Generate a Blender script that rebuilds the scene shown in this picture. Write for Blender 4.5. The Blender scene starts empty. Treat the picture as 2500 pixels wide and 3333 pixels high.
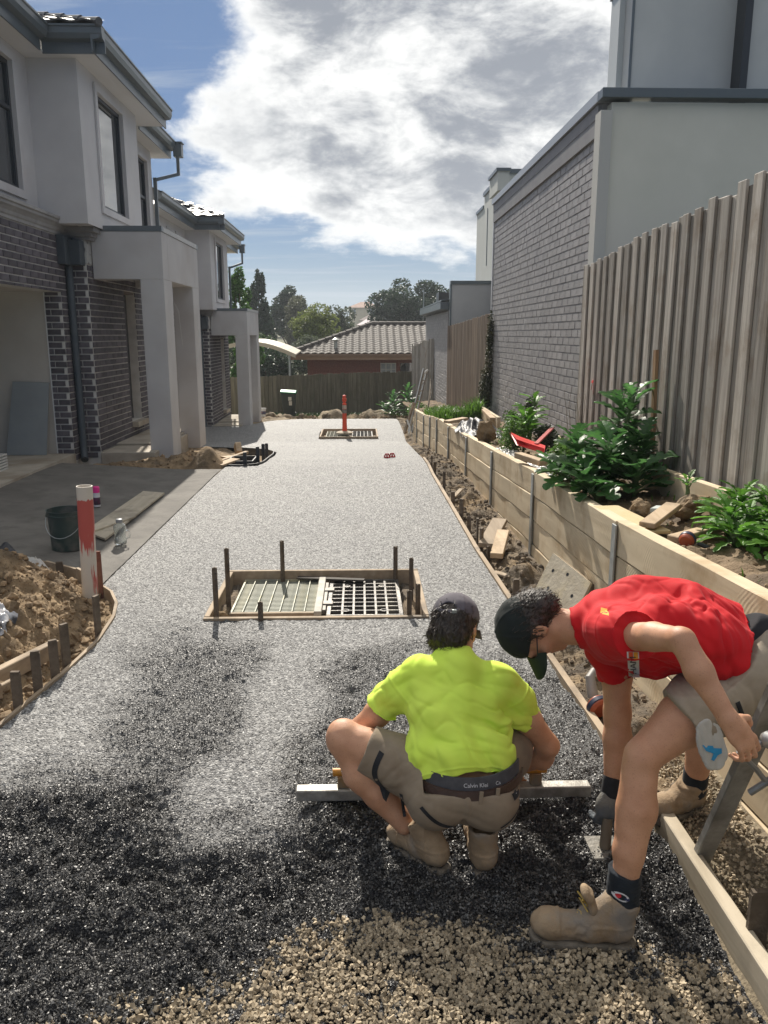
import bpy, bmesh, math, random
import numpy as np
from mathutils import Vector, Matrix, noise as mnoise
from mathutils.bvhtree import BVHTree

R = math.radians
rng = np.random.default_rng(7)
random.seed(7)
scene = bpy.context.scene
col = scene.collection

# ------------------------------------------------------------------ camera
CAM_H, FPX = 1.75, 2600.0
PITCH, YAW = R(12.544), R(1.677)
cam_d = bpy.data.cameras.new('camera')
cam = bpy.data.objects.new('camera', cam_d)
col.objects.link(cam)
cam.location = (0, 0, CAM_H)
cam.rotation_euler = (R(90) - PITCH, 0, -YAW)
cam_d.sensor_fit = 'VERTICAL'
cam_d.sensor_height = 24.0
cam_d.lens = 24.0 * FPX / 3333.0
cam_d.clip_start = 0.05
cam_d.clip_end = 3000
scene.camera = cam

# ------------------------------------------------------------------ light
SUN_EL, SUN_AZ = R(39.5), R(-8.5)          # azimuth from +Y, negative = towards -X
sd = bpy.data.lights.new('sun', 'SUN')
sd.energy = 4.0
sd.angle = R(0.53)
sd.color = (1.0, 0.93, 0.82)
sun = bpy.data.objects.new('sun', sd)
col.objects.link(sun)
SUN_DIR = Vector((math.sin(SUN_AZ) * math.cos(SUN_EL), math.cos(SUN_AZ) * math.cos(SUN_EL), math.sin(SUN_EL)))
sun.rotation_euler = SUN_DIR.to_track_quat('Z', 'Y').to_euler()
sun.location = (0, 10, 30)

scene.view_settings.view_transform = 'Standard'
scene.view_settings.look = 'None'
scene.view_settings.gamma = 1
scene.view_settings.exposure = 0.75
scene.view_settings.use_curve_mapping = False
scene.render.engine = 'CYCLES'
scene.cycles.max_bounces = 6
scene.cycles.diffuse_bounces = 3
scene.cycles.glossy_bounces = 3
scene.cycles.transmission_bounces = 4
scene.cycles.transparent_max_bounces = 6
scene.cycles.sample_clamp_indirect = 6.0
scene.cycles.use_denoising = True

world = bpy.data.worlds.new('World')
scene.world = world
world.use_nodes = True


def build_sky():
    nt = world.node_tree
    N, L = nt.nodes, nt.links
    N.clear()

    def nd(t, **k):
        n = N.new(t)
        for a, b in k.items():
            setattr(n, a, b)
        return n

    def math_(op, a, b=None, c=None, clamp=False):
        n = nd('ShaderNodeMath', operation=op, use_clamp=clamp)
        for i, v in enumerate((a, b, c)):
            if v is None:
                continue
            if isinstance(v, (int, float)):
                n.inputs[i].default_value = v
            else:
                L.new(v, n.inputs[i])
        return n.outputs[0]

    def rng_(v, a, b, c=0.0, d=1.0, smooth=True):
        n = nd('ShaderNodeMapRange', interpolation_type='SMOOTHSTEP' if smooth else 'LINEAR')
        n.clamp = True
        L.new(v, n.inputs['Value'])
        for k, x in zip(('From Min', 'From Max', 'To Min', 'To Max'), (a, b, c, d)):
            n.inputs[k].default_value = x
        return n.outputs[0]

    def mix(f, a, b):
        n = nd('ShaderNodeMix', data_type='RGBA')
        n.clamp_factor = True
        for s, v in ((0, f), (6, a), (7, b)):
            if isinstance(v, (int, float)):
                n.inputs[s].default_value = v
            elif isinstance(v, tuple):
                n.inputs[s].default_value = (*v, 1)
            else:
                L.new(v, n.inputs[s])
        return n.outputs[2]

    sky = nd('ShaderNodeTexSky', sky_type='NISHITA')
    sky.sun_disc = False
    sky.sun_elevation = SUN_EL
    sky.sun_rotation = SUN_AZ
    sky.altitude = 60
    sky.air_density = 1.0
    sky.dust_density = 0.6
    sky.ozone_density = 1.6
    tc = nd('ShaderNodeTexCoord')
    dvec = tc.outputs['Generated']
    sep = nd('ShaderNodeSeparateXYZ')
    L.new(dvec, sep.inputs[0])
    z = sep.outputs['Z']
    # clouds live on a plane overhead: project the direction on it
    zz = math_('ADD', math_('MAXIMUM', z, 0.0), 0.16)
    proj = nd('ShaderNodeVectorMath', operation='DIVIDE')
    comb = nd('ShaderNodeCombineXYZ')
    for i in range(3):
        L.new(zz, comb.inputs[i])
    L.new(dvec, proj.inputs[0])
    L.new(comb.outputs[0], proj.inputs[1])

    def noise(vec, scale, detail, rough=0.55, dist=0.0, off=(0, 0, 0), sc=(1, 1, 1)):
        m = nd('ShaderNodeMapping')
        m.inputs['Location'].default_value = off
        m.inputs['Scale'].default_value = sc
        L.new(vec, m.inputs[0])
        n = nd('ShaderNodeTexNoise')
        n.inputs['Scale'].default_value = scale
        n.inputs['Detail'].default_value = detail
        n.inputs['Roughness'].default_value = rough
        n.inputs['Distortion'].default_value = dist
        L.new(m.outputs[0], n.inputs['Vector'])
        return n.outputs['Fac']

    def blob(c, r0, r1):
        """1 inside an angular radius r0 of direction c, 0 beyond r1"""
        v = Vector(c).normalized()
        n = nd('ShaderNodeVectorMath', operation='DISTANCE')
        L.new(dvec, n.inputs[0])
        n.inputs[1].default_value = v
        return rng_(n.outputs['Value'], r0, r1, 1.0, 0.0)

    P = proj.outputs[0]
    n1 = noise(P, 2.2, 8, 0.56, 0.15, (3.1, 1.7, 0.4))
    n2 = noise(dvec, 9.0, 7, 0.6, 0.3, (0.3, 0.2, 0.9), (1, 1, 1.7))
    n3 = noise(dvec, 26.0, 6, 0.62, 0.2, (2.3, 0.2, 0.1), (1, 1, 1.6))
    base = math_('ADD', math_('MULTIPLY', n1, 0.45), math_('ADD', math_('MULTIPLY', n2, 0.45), math_('MULTIPLY', n3, 0.22)))
    # the big cumulus bank ahead, and the clear gap at its left and below it
    d = base
    for c, r0, r1, w in CLOUDS:
        d = math_('ADD', d, math_('MULTIPLY', blob(c, r0, r1), w))
    low = rng_(z, 0.07, 0.16, -0.30, 0.0)
    d = math_('ADD', d, low)
    # extra cloud cover added overhead, mostly above the view, to raise the fill light
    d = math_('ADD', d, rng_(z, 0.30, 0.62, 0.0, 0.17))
    dens = rng_(d, 0.585, 0.75)
    thick = rng_(d, 0.64, 0.98)
    # body tone: bright rims, grey hearts
    g = noise(dvec, 7.0, 8, 0.62, 0.35, (5.2, 3.3, 1.9), (1, 1, 2.0))
    g2 = noise(dvec, 20.0, 7, 0.6, 0.3, (1.2, 7.3, 1.9), (1, 1, 2.0))
    gg = math_('ADD', math_('MULTIPLY', g, 0.68), math_('MULTIPLY', g2, 0.32))
    grey = math_('MULTIPLY', rng_(gg, 0.37, 0.60), thick, clamp=True)
    ccol = mix(grey, (4.3, 4.3, 4.22), (1.15, 1.26, 1.46))
    # thin high streaks
    st = noise(P, 3.0, 7, 0.6, 0.4, (7.7, 2.2, 0), (0.5, 2.6, 1))
    st2 = math_('MULTIPLY', rng_(st, 0.46, 0.74), 0.62)
    # whitening towards the horizon (far thin cloud)
    hz = rng_(z, 0.0, 0.12, 0.55, 0.0)
    tint = nd('ShaderNodeMix', data_type='RGBA', blend_type='MULTIPLY')
    tint.inputs[0].default_value = 1
    L.new(sky.outputs[0], tint.inputs[6])
    tint.inputs[7].default_value = SKY_TINT
    s1 = mix(st2, tint.outputs[2], (1.7, 2.0, 2.4))
    s1 = mix(hz, s1, (1.25, 1.65, 2.15))
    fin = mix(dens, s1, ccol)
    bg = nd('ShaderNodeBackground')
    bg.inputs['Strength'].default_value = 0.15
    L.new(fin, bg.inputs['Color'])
    out = nd('ShaderNodeOutputWorld')
    L.new(bg.outputs[0], out.inputs[0])


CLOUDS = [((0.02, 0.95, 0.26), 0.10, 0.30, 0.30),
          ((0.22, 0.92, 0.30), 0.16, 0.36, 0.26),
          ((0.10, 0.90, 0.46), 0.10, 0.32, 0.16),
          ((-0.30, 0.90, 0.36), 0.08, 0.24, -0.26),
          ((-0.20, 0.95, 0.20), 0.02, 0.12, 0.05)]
SKY_TINT = (0.062, 0.112, 0.182, 1)
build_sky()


# ------------------------------------------------------------------ helpers
def tag(o, label=None, cat=None, group=None, kind=None):
    if label: o['label'] = label
    if cat: o['category'] = cat
    if group: o['group'] = group
    if kind: o['kind'] = kind
    return o


def empty(name, loc=(0, 0, 0), label=None, cat=None, group=None, rz=0.0):
    o = bpy.data.objects.new(name, None)
    o.empty_display_size = 0.1
    o.location = loc
    o.rotation_euler = (0, 0, rz)
    col.objects.link(o)
    return tag(o, label, cat, group)


def link(name, me, m=None, parent=None):
    o = bpy.data.objects.new(name, me)
    col.objects.link(o)
    if m is not None and not me.materials:
        me.materials.append(m)
    if parent is not None:
        o.parent = parent
        o.matrix_parent_inverse = Matrix.Identity(4)
        # meshes are written in world coordinates: undo the parent's own placement
        o.matrix_local = world_inv(parent)
    return o


def world_mat(o):
    m = Matrix.LocRotScale(o.location, o.rotation_euler, o.scale)
    return (world_mat(o.parent) @ m) if o.parent else m


def world_inv(o):
    return world_mat(o).inverted()


def np_mesh(name, V, F, smooth=False, attrs=None):
    """V (n,3); F (m,k) all faces with k corners"""
    V = np.asarray(V, np.float32)
    F = np.asarray(F, np.int32)
    me = bpy.data.meshes.new(name)
    me.vertices.add(len(V))
    me.vertices.foreach_set('co', V.ravel())
    m, k = F.shape
    me.loops.add(m * k)
    me.loops.foreach_set('vertex_index', F.ravel())
    me.polygons.add(m)
    me.polygons.foreach_set('loop_start', np.arange(0, m * k, k, dtype=np.int32))
    me.polygons.foreach_set('loop_total', np.full(m, k, np.int32))
    me.update(calc_edges=True)
    me.polygons.foreach_set('use_smooth', np.full(m, bool(smooth)))
    for an, (dom, data) in (attrs or {}).items():
        a = me.attributes.new(an, 'FLOAT', dom)
        a.data.foreach_set('value', np.asarray(data, np.float32))
    return me


class MB:
    """collects simple solids into one mesh"""
    def __init__(self):
        self.v, self.f = [], []

    def add(self, vs, fs):
        b = len(self.v)
        self.v += [tuple(p) for p in vs]
        self.f += [tuple(b + i for i in q) for q in fs]
        return self

    def box(self, a, b):
        (x0, y0, z0), (x1, y1, z1) = a, b
        x0, x1 = sorted((x0, x1)); y0, y1 = sorted((y0, y1)); z0, z1 = sorted((z0, z1))
        return self.add([(x0, y0, z0), (x1, y0, z0), (x1, y1, z0), (x0, y1, z0), (x0, y0, z1), (x1, y0, z1), (x1, y1, z1), (x0, y1, z1)],
                        [(0, 3, 2, 1), (4, 5, 6, 7), (0, 1, 5, 4), (1, 2, 6, 5), (2, 3, 7, 6), (3, 0, 4, 7)])

    def bar(self, p, q, w, h, up=(0, 0, 1), roll=0.0):
        """box from p to q, w across and h along up"""
        p, q = Vector(p), Vector(q)
        d = (q - p).normalized()
        u = Vector(up)
        s = d.cross(u)
        if s.length < 1e-5:
            s = d.cross(Vector((1, 0, 0)))
        s.normalize()
        u = s.cross(d).normalized()
        if roll:
            m = Matrix.Rotation(roll, 3, d)
            s, u = m @ s, m @ u
        s *= w / 2; u *= h / 2
        vs = [p - s - u, p + s - u, p + s + u, p - s + u, q - s - u, q + s - u, q + s + u, q - s + u]
        return self.add(vs, [(0, 1, 2, 3), (7, 6, 5, 4), (0, 4, 5, 1), (1, 5, 6, 2), (2, 6, 7, 3), (3, 7, 4, 0)])

    def prism(self, poly, d):
        """closed polygon (list of points) swept by vector d"""
        n = len(poly)
        d = Vector(d)
        vs = [Vector(p) for p in poly] + [Vector(p) + d for p in poly]
        fs = [tuple(range(n))[::-1], tuple(range(n, 2 * n))] + [(i, (i + 1) % n, n + (i + 1) % n, n + i) for i in range(n)]
        return self.add(vs, fs)

    def tube(self, path, r, n=8, cap=True):
        path = [Vector(p) for p in path]
        rs = r if isinstance(r, (list, tuple)) else [r] * len(path)
        b = len(self.v)
        prev = None
        for i, p in enumerate(path):
            t = (path[min(i + 1, len(path) - 1)] - path[max(i - 1, 0)]).normalized()
            if prev is None:
                a = t.cross(Vector((0, 0, 1)))
                if a.length < 1e-3:
                    a = t.cross(Vector((1, 0, 0)))
            else:
                a = prev - t * prev.dot(t)
            a.normalize()
            prev = a
            c = t.cross(a)
            for k in range(n):
                an = 2 * math.pi * k / n
                self.v.append(tuple(p + (a * math.cos(an) + c * math.sin(an)) * rs[i]))
        for i in range(len(path) - 1):
            for k in range(n):
                k2 = (k + 1) % n
                self.f.append((b + i * n + k, b + i * n + k2, b + (i + 1) * n + k2, b + (i + 1) * n + k))
        if cap:
            self.f.append(tuple(b + k for k in range(n))[::-1])
            e = b + (len(path) - 1) * n
            self.f.append(tuple(e + k for k in range(n)))
        return self

    def lathe(self, prof, o, n=20, axis=(0, 0, 1)):
        """prof: list of (radius, height) from bottom to top; open at radius 0"""
        o = Vector(o)
        q = Vector(axis).to_track_quat('Z', 'Y')
        b = len(self.v)
        for r, h in prof:
            for k in range(n):
                a = 2 * math.pi * k / n
                self.v.append(tuple(o + q @ Vector((r * math.cos(a), r * math.sin(a), h))))
        for i in range(len(prof) - 1):
            for k in range(n):
                k2 = (k + 1) % n
                self.f.append((b + i * n + k, b + i * n + k2, b + (i + 1) * n + k2, b + (i + 1) * n + k))
        return self

    def mesh(self, name, smooth=False):
        me = bpy.data.meshes.new(name)
        me.from_pydata(self.v, [], self.f)
        me.validate()
        bm = bmesh.new(); bm.from_mesh(me)
        bmesh.ops.recalc_face_normals(bm, faces=bm.faces)
        bm.to_mesh(me); bm.free()
        if smooth:
            me.polygons.foreach_set('use_smooth', np.ones(len(me.polygons), bool))
            me.set_sharp_from_angle(angle=R(40))
        return me

    def build(self, name, m, parent=None, smooth=False, bevel=0.0, seg=1):
        me = self.mesh(name, smooth)
        if bevel:
            bm = bmesh.new(); bm.from_mesh(me)
            try:
                bmesh.ops.bevel(bm, geom=list(bm.edges), offset=bevel, segments=seg, affect='EDGES', profile=0.6, clamp_overlap=True)
            except Exception:
                pass
            bm.to_mesh(me); bm.free()
        return link(name, me, m, parent)


# vectorised gradient-free value noise
def _hash3(i, j, k, s):
    h = (i * 374761393 + j * 668265263 + k * 2147483647 + s * 974711) & 0xffffffff
    h = ((h ^ (h >> 13)) * 1274126177) & 0xffffffff
    h = (h ^ (h >> 16)) & 0xffffff
    return h.astype(np.float32) / 8388607.5 - 1.0


_a, _b = 0.67, 0.41
_ROT = np.array([[math.cos(_a), -math.sin(_a), 0], [math.sin(_a), math.cos(_a), 0], [0, 0, 1]]) @ np.array([[1, 0, 0], [0, math.cos(_b), -math.sin(_b)], [0, math.sin(_b), math.cos(_b)]])


def vnoise(p, scale=1.0, seed=0):
    p = (np.asarray(p, np.float64) @ _ROT + 13.7) * scale
    i = np.floor(p).astype(np.int64)
    f = p - i
    f = f * f * f * (f * (f * 6 - 15) + 10)
    out = 0
    for dx in (0, 1):
        wx = f[..., 0] if dx else 1 - f[..., 0]
        for dy in (0, 1):
            wy = f[..., 1] if dy else 1 - f[..., 1]
            for dz in (0, 1):
                wz = f[..., 2] if dz else 1 - f[..., 2]
                out = out + wx * wy * wz * _hash3(i[..., 0] + dx, i[..., 1] + dy, i[..., 2] + dz, seed)
    return out


def fbm(p, scale=1.0, oct=4, seed=0, gain=0.5):
    a, o = 1.0, 0
    for k in range(oct):
        o = o + a * vnoise(p, scale * 2 ** k, seed + 17 * k)
        a *= gain
    return o


def xy3(x, y):
    return np.stack([x, y, np.zeros_like(x)], -1)


# ------------------------------------------------------------------ materials
MATS = {}


def mat(name, c1, c2=None, scale=8.0, rough=0.6, bump=0.0, bscale=60.0, metal=0.0, spec=0.5, detail=5, vary=0.0,
        sc=(1, 1, 1), c3=None, s3=2.0, lo=0.35, hi=0.65, trans=0.0, rvar=0.0, coord='Object', bdist=0.01, attr=None, alpha=None):
    """noise between c1 and c2, an optional wide patch colour c3, per-object brightness variation, noise bump"""
    if name in MATS:
        return MATS[name]
    m = bpy.data.materials.new(name)
    m.use_nodes = True
    nt = m.node_tree
    N, L = nt.nodes, nt.links
    b = N['Principled BSDF']
    b.inputs['Roughness'].default_value = rough
    b.inputs['Metallic'].default_value = metal
    b.inputs['Specular IOR Level'].default_value = spec
    tc = N.new('ShaderNodeTexCoord')
    mp = N.new('ShaderNodeMapping')
    mp.inputs['Scale'].default_value = sc
    L.new(tc.outputs[coord], mp.inputs[0])
    c2 = c2 or c1

    def noise(s, d, rough_=0.55):
        n = N.new('ShaderNodeTexNoise')
        n.inputs['Scale'].default_value = s
        n.inputs['Detail'].default_value = d
        n.inputs['Roughness'].default_value = rough_
        L.new(mp.outputs[0], n.inputs['Vector'])
        return n.outputs['Fac']

    def mr(v, a, bb, c=0.0, d=1.0):
        n = N.new('ShaderNodeMapRange')
        L.new(v, n.inputs[0])
        for i, x in enumerate((a, bb, c, d)):
            n.inputs[1 + i].default_value = x
        return n.outputs[0]

    def mixc(f, a, bb, bt='MIX'):
        n = N.new('ShaderNodeMix')
        n.data_type = 'RGBA'
        n.blend_type = bt
        for s, v in ((0, f), (6, a), (7, bb)):
            if isinstance(v, tuple):
                n.inputs[s].default_value = (*v, 1)
            elif isinstance(v, (int, float)):
                n.inputs[s].default_value = v
            else:
                L.new(v, n.inputs[s])
        return n.outputs[2]

    cc = mixc(mr(noise(scale, detail), lo, hi), c1, c2)
    if c3:
        cc = mixc(mr(noise(s3, 4), 0.48, 0.68), cc, c3)
    if vary:
        oi = N.new('ShaderNodeObjectInfo')
        v = mr(oi.outputs['Random'], 0, 1, 1 - vary, 1 + vary)
        hs = N.new('ShaderNodeHueSaturation')
        L.new(v, hs.inputs['Value'])
        L.new(cc, hs.inputs['Color'])
        cc = hs.outputs[0]
    if attr:
        at = N.new('ShaderNodeAttribute')
        at.attribute_name = attr[0]
        v = mr(at.outputs['Fac'], 0, 1, 1 - attr[1], 1 + attr[1])
        hs = N.new('ShaderNodeHueSaturation')
        L.new(v, hs.inputs['Value'])
        L.new(cc, hs.inputs['Color'])
        cc = hs.outputs[0]
    L.new(cc, b.inputs['Base Color'])
    if rvar:
        L.new(mr(noise(scale * 1.7, 4), 0.3, 0.7, max(0.02, rough - rvar), min(1, rough + rvar)), b.inputs['Roughness'])
    if bump:
        bp = N.new('ShaderNodeBump')
        bp.inputs['Strength'].default_value = bump
        bp.inputs['Distance'].default_value = bdist
        L.new(noise(bscale, 6, 0.6), bp.inputs['Height'])
        L.new(bp.outputs[0], b.inputs['Normal'])
    if trans:
        tr = N.new('ShaderNodeBsdfTranslucent')
        L.new(cc, tr.inputs[0])
        mx = N.new('ShaderNodeMixShader')
        mx.inputs[0].default_value = trans
        L.new(b.outputs[0], mx.inputs[1])
        L.new(tr.outputs[0], mx.inputs[2])
        L.new(mx.outputs[0], N['Material Output'].inputs[0])
    MATS[name] = m
    return m


def wood_mat(name, c1, c2, axis=1, scale=6.0, rough=0.75, ring=18.0, dirt=None, vary=0.12, bump=0.25, stretch=9.0, kerf=False):
    """sawn timber: grain stretched along one axis of the object"""
    if name in MATS:
        return MATS[name]
    m = bpy.data.materials.new(name)
    m.use_nodes = True
    N, L = m.node_tree.nodes, m.node_tree.links
    b = N['Principled BSDF']
    b.inputs['Roughness'].default_value = rough
    b.inputs['Specular IOR Level'].default_value = 0.3
    tc = N.new('ShaderNodeTexCoord')
    mp = N.new('ShaderNodeMapping')
    s = [ring, ring, ring]
    s[axis] = ring / stretch
    mp.inputs['Scale'].default_value = s
    oi = N.new('ShaderNodeObjectInfo')
    add = N.new('ShaderNodeVectorMath'); add.operation = 'ADD'
    cb = N.new('ShaderNodeCombineXYZ')
    ml = N.new('ShaderNodeMath'); ml.operation = 'MULTIPLY'; ml.inputs[1].default_value = 37.0
    L.new(oi.outputs['Random'], ml.inputs[0])
    for i in range(3):
        L.new(ml.outputs[0], cb.inputs[i])
    L.new(tc.outputs['Object'], add.inputs[0]); L.new(cb.outputs[0], add.inputs[1])
    L.new(add.outputs[0], mp.inputs[0])
    n1 = N.new('ShaderNodeTexNoise'); n1.inputs['Scale'].default_value = 1.0; n1.inputs['Detail'].default_value = 7; n1.inputs['Distortion'].default_value = 0.6
    L.new(mp.outputs[0], n1.inputs[0])
    rp = N.new('ShaderNodeValToRGB')
    rp.color_ramp.elements[0].position = 0.32; rp.color_ramp.elements[1].position = 0.68
    rp.color_ramp.elements[0].color = (*c1, 1); rp.color_ramp.elements[1].color = (*c2, 1)
    L.new(n1.outputs['Fac'], rp.inputs[0])
    c = rp.outputs[0]
    if dirt:
        n2 = N.new('ShaderNodeTexNoise'); n2.inputs['Scale'].default_value = 3.2; n2.inputs['Detail'].default_value = 6; n2.inputs['Roughness'].default_value = 0.65
        L.new(add.outputs[0], n2.inputs[0])
        mr = N.new('ShaderNodeMapRange'); mr.inputs[1].default_value = 0.5; mr.inputs[2].default_value = 0.72; mr.inputs[4].default_value = 0.8
        L.new(n2.outputs['Fac'], mr.inputs[0])
        mx = N.new('ShaderNodeMix'); mx.data_type = 'RGBA'
        L.new(mr.outputs[0], mx.inputs[0]); L.new(c, mx.inputs[6]); mx.inputs[7].default_value = (*dirt, 1)
        c = mx.outputs[2]
    hs = N.new('ShaderNodeHueSaturation')
    mv = N.new('ShaderNodeMapRange'); mv.inputs[3].default_value = 1 - vary; mv.inputs[4].default_value = 1 + vary
    L.new(oi.outputs['Random'], mv.inputs[0]); L.new(mv.outputs[0], hs.inputs['Value']); L.new(c, hs.inputs['Color'])
    L.new(hs.outputs[0], b.inputs['Base Color'])
    bp = N.new('ShaderNodeBump'); bp.inputs['Strength'].default_value = bump; bp.inputs['Distance'].default_value = 0.006
    height = n1.outputs['Fac']
    if kerf:
        # curved saw marks across the face, in patches
        def mth(op, a, bb):
            n = N.new('ShaderNodeMath'); n.operation = op
            for i, v in enumerate((a, bb)):
                if isinstance(v, (int, float)): n.inputs[i].default_value = v
                else: L.new(v, n.inputs[i])
            return n.outputs[0]
        sp = N.new('ShaderNodeSeparateXYZ'); L.new(add.outputs[0], sp.inputs[0])
        so = N.new('ShaderNodeSeparateXYZ'); L.new(tc.outputs['Object'], so.inputs[0])
        zz = mth('ADD', so.outputs['Z'], .14)
        yy = mth('ADD', sp.outputs['Y'], mth('MULTIPLY', mth('MULTIPLY', zz, zz), 2.6))
        yy = mth('ADD', yy, mth('MULTIPLY', n1.outputs['Fac'], .03))
        sw = mth('SINE', mth('MULTIPLY', yy, 230.0), 0)
        n3 = N.new('ShaderNodeTexNoise'); n3.inputs['Scale'].default_value = 2.6; n3.inputs['Detail'].default_value = 3
        L.new(add.outputs[0], n3.inputs[0])
        mk = N.new('ShaderNodeMapRange'); mk.inputs[1].default_value = .50; mk.inputs[2].default_value = .66; L.new(n3.outputs['Fac'], mk.inputs[0])
        sw = mth('MULTIPLY', sw, mk.outputs[0])
        height = mth('ADD', n1.outputs['Fac'], mth('MULTIPLY', sw, .13))
        hs2 = N.new('ShaderNodeHueSaturation')
        L.new(mth('ADD', 1.0, mth('MULTIPLY', sw, .13)), hs2.inputs['Value']); L.new(hs.outputs[0], hs2.inputs['Color'])
        L.new(hs2.outputs[0], b.inputs['Base Color'])
    L.new(height, bp.inputs['Height']); L.new(bp.outputs[0], b.inputs['Normal'])
    MATS[name] = m
    return m


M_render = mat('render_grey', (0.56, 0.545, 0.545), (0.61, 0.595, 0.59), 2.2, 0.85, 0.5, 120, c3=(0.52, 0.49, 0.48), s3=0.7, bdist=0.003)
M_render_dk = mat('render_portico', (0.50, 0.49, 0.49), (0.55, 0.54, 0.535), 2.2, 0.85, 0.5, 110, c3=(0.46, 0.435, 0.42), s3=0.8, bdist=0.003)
M_render_pale = mat('render_pale', (0.60, 0.595, 0.53), (0.65, 0.64, 0.575), 2, 0.85, 0.2, 150, c3=(0.58, 0.55, 0.51), s3=0.5, bdist=0.003)
M_brick = mat('brick_charcoal', (0.065, 0.058, 0.07), (0.115, 0.103, 0.115), 9, 0.75, 0.5, 90, vary=0.3, attr=None)
M_brick_s = mat('brick_charcoal_mass', (0.065, 0.058, 0.07), (0.115, 0.103, 0.115), 9, 0.75, 0.5, 90, attr=('rnd', 0.3))
M_mortar = mat('mortar_white', (0.68, 0.66, 0.62), (0.56, 0.54, 0.50), 6, 0.9, 0.6, 120)
M_brick_g = mat('brick_painted_grey', (0.29, 0.28, 0.285), (0.35, 0.335, 0.335), 7, 0.55, 0.35, 70, vary=0.12)
M_brick_gs = mat('brick_painted_grey_mass', (0.29, 0.28, 0.285), (0.35, 0.335, 0.335), 7, 0.55, 0.35, 70, attr=('rnd', 0.10))
M_mortar_g = mat('mortar_painted_grey', (0.27, 0.26, 0.265), (0.32, 0.31, 0.31), 7, 0.6, 0.5, 90)
M_gutter = mat('gutter_steel', (0.10, 0.125, 0.14), (0.12, 0.14, 0.155), 3, 0.35)
M_soffit = mat('soffit', (0.72, 0.71, 0.70), None, 3, 0.8)
M_frame = mat('window_frame_dark', (0.03, 0.035, 0.042), None, 3, 0.4)
M_glass = mat('glass', (0.02, 0.026, 0.03), None, 3, 0.015, spec=0.5)
M_glass.node_tree.nodes['Principled BSDF'].inputs['IOR'].default_value = 2.6
M_roof = mat('roof_tile_dark', (0.06, 0.06, 0.065), (0.10, 0.10, 0.105), 12, 0.4, 0.4, 60, vary=0.15)
M_steel = mat('galvanised_steel', (0.42, 0.45, 0.46), (0.33, 0.36, 0.37), 14, 0.45, metal=0.75, rvar=0.12)
M_stake = mat('rusty_stake', (0.10, 0.075, 0.055), (0.17, 0.135, 0.10), 22, 0.8, 0.4, 90, metal=0.2, vary=0.25)
M_slate = mat('slate_plastic', (0.05, 0.065, 0.078), (0.065, 0.08, 0.092), 6, 0.5)
M_black = mat('black_plastic', (0.022, 0.024, 0.027), (0.035, 0.036, 0.04), 6, 0.4)
M_timber = wood_mat('pine_timber', (0.42, 0.30, 0.185), (0.56, 0.43, 0.29), 1, dirt=(0.20, 0.145, 0.095))
M_form = wood_mat('form_board', (0.30, 0.225, 0.15), (0.42, 0.33, 0.235), 1, dirt=(0.13, 0.11, 0.09))
M_sleeper = wood_mat('sleeper_pine', (0.55, 0.445, 0.30), (0.70, 0.59, 0.42), 1, dirt=(0.40, 0.28, 0.155), ring=10, stretch=12, vary=0.1, bump=0.5, kerf=True)
M_paling = wood_mat('grey_paling', (0.25, 0.225, 0.198), (0.42, 0.388, 0.345), 2, ring=34, stretch=26, vary=0.34, bump=0.5, dirt=(0.20, 0.15, 0.105))
M_paling2 = wood_mat('brown_paling', (0.13, 0.095, 0.07), (0.24, 0.185, 0.14), 2, ring=30, stretch=24, vary=0.25, bump=0.6)
M_fence_back = wood_mat('old_paling', (0.085, 0.078, 0.055), (0.16, 0.145, 0.105), 2, ring=26, stretch=20, vary=0.22, bump=0.6, dirt=(0.07, 0.08, 0.045))
M_clay = mat('clay_soil', (0.19, 0.13, 0.072), (0.34, 0.24, 0.138), 9, 0.95, 1.0, 45, c3=(0.13, 0.095, 0.06), s3=4.0, bdist=0.02)
M_soil = mat('dark_soil', (0.085, 0.07, 0.055), (0.17, 0.135, 0.10), 11, 0.95, 0.9, 50, c3=(0.26, 0.185, 0.11), s3=2.2, bdist=0.02)
M_conc_old = mat('slab_concrete', (0.38, 0.34, 0.28), (0.47, 0.42, 0.35), 6, 0.85, 0.3, 60, c3=(0.30, 0.25, 0.19), s3=2)
# ================================================================== GROUND
def zg(y):
    return np.interp(y, [10, 11, 12, 19, 20.2, 23, 24, 30, 40], [0, -.02, -.09, -.75, -.69, -.72, -.76, -1.2, -1.5])


def edge_r(y):
    return np.interp(y, [1.0, 3.2, 5.0, 6.4, 8.3, 10, 14.2, 19, 25], [1.10, 1.06, .985, .94, .92, .90, .98, 1.08, 1.12])


def edge_l(y):       # board edge of the wide part near the camera
    return np.interp(y, [1.0, 2.6, 3.1, 3.37, 3.67, 4.0, 4.42, 4.84, 5.1, 5.35, 5.51, 5.75, 6.1, 6.4], [-2.05, -1.80, -1.70, -1.65, -1.61, -1.565, -1.53, -1.56, -1.62, -1.73, -1.86, -2.10, -2.65, -3.20])


def wall_x(y):       # face of the retaining wall
    return np.interp(y, [0, 4, 6.3, 10, 15, 20, 26], [1.43, 1.42, 1.40, 1.36, 1.32, 1.29, 1.28])


def wall_z(y):       # top of the retaining wall
    return np.interp(y, [0.5, 2.63, 4.28, 6.34, 8.28, 10.18, 12.16, 13.92, 15.2, 16.6, 18.45, 19.9, 26], [.93, .845, .737, .667, .566, .476, .388, .325, .233, .121, .023, -.045, -.35])


def sstep(a, b, x):
    t = np.clip((x - a) / (b - a), 0, 1)
    return t * t * (3 - 2 * t)


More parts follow.
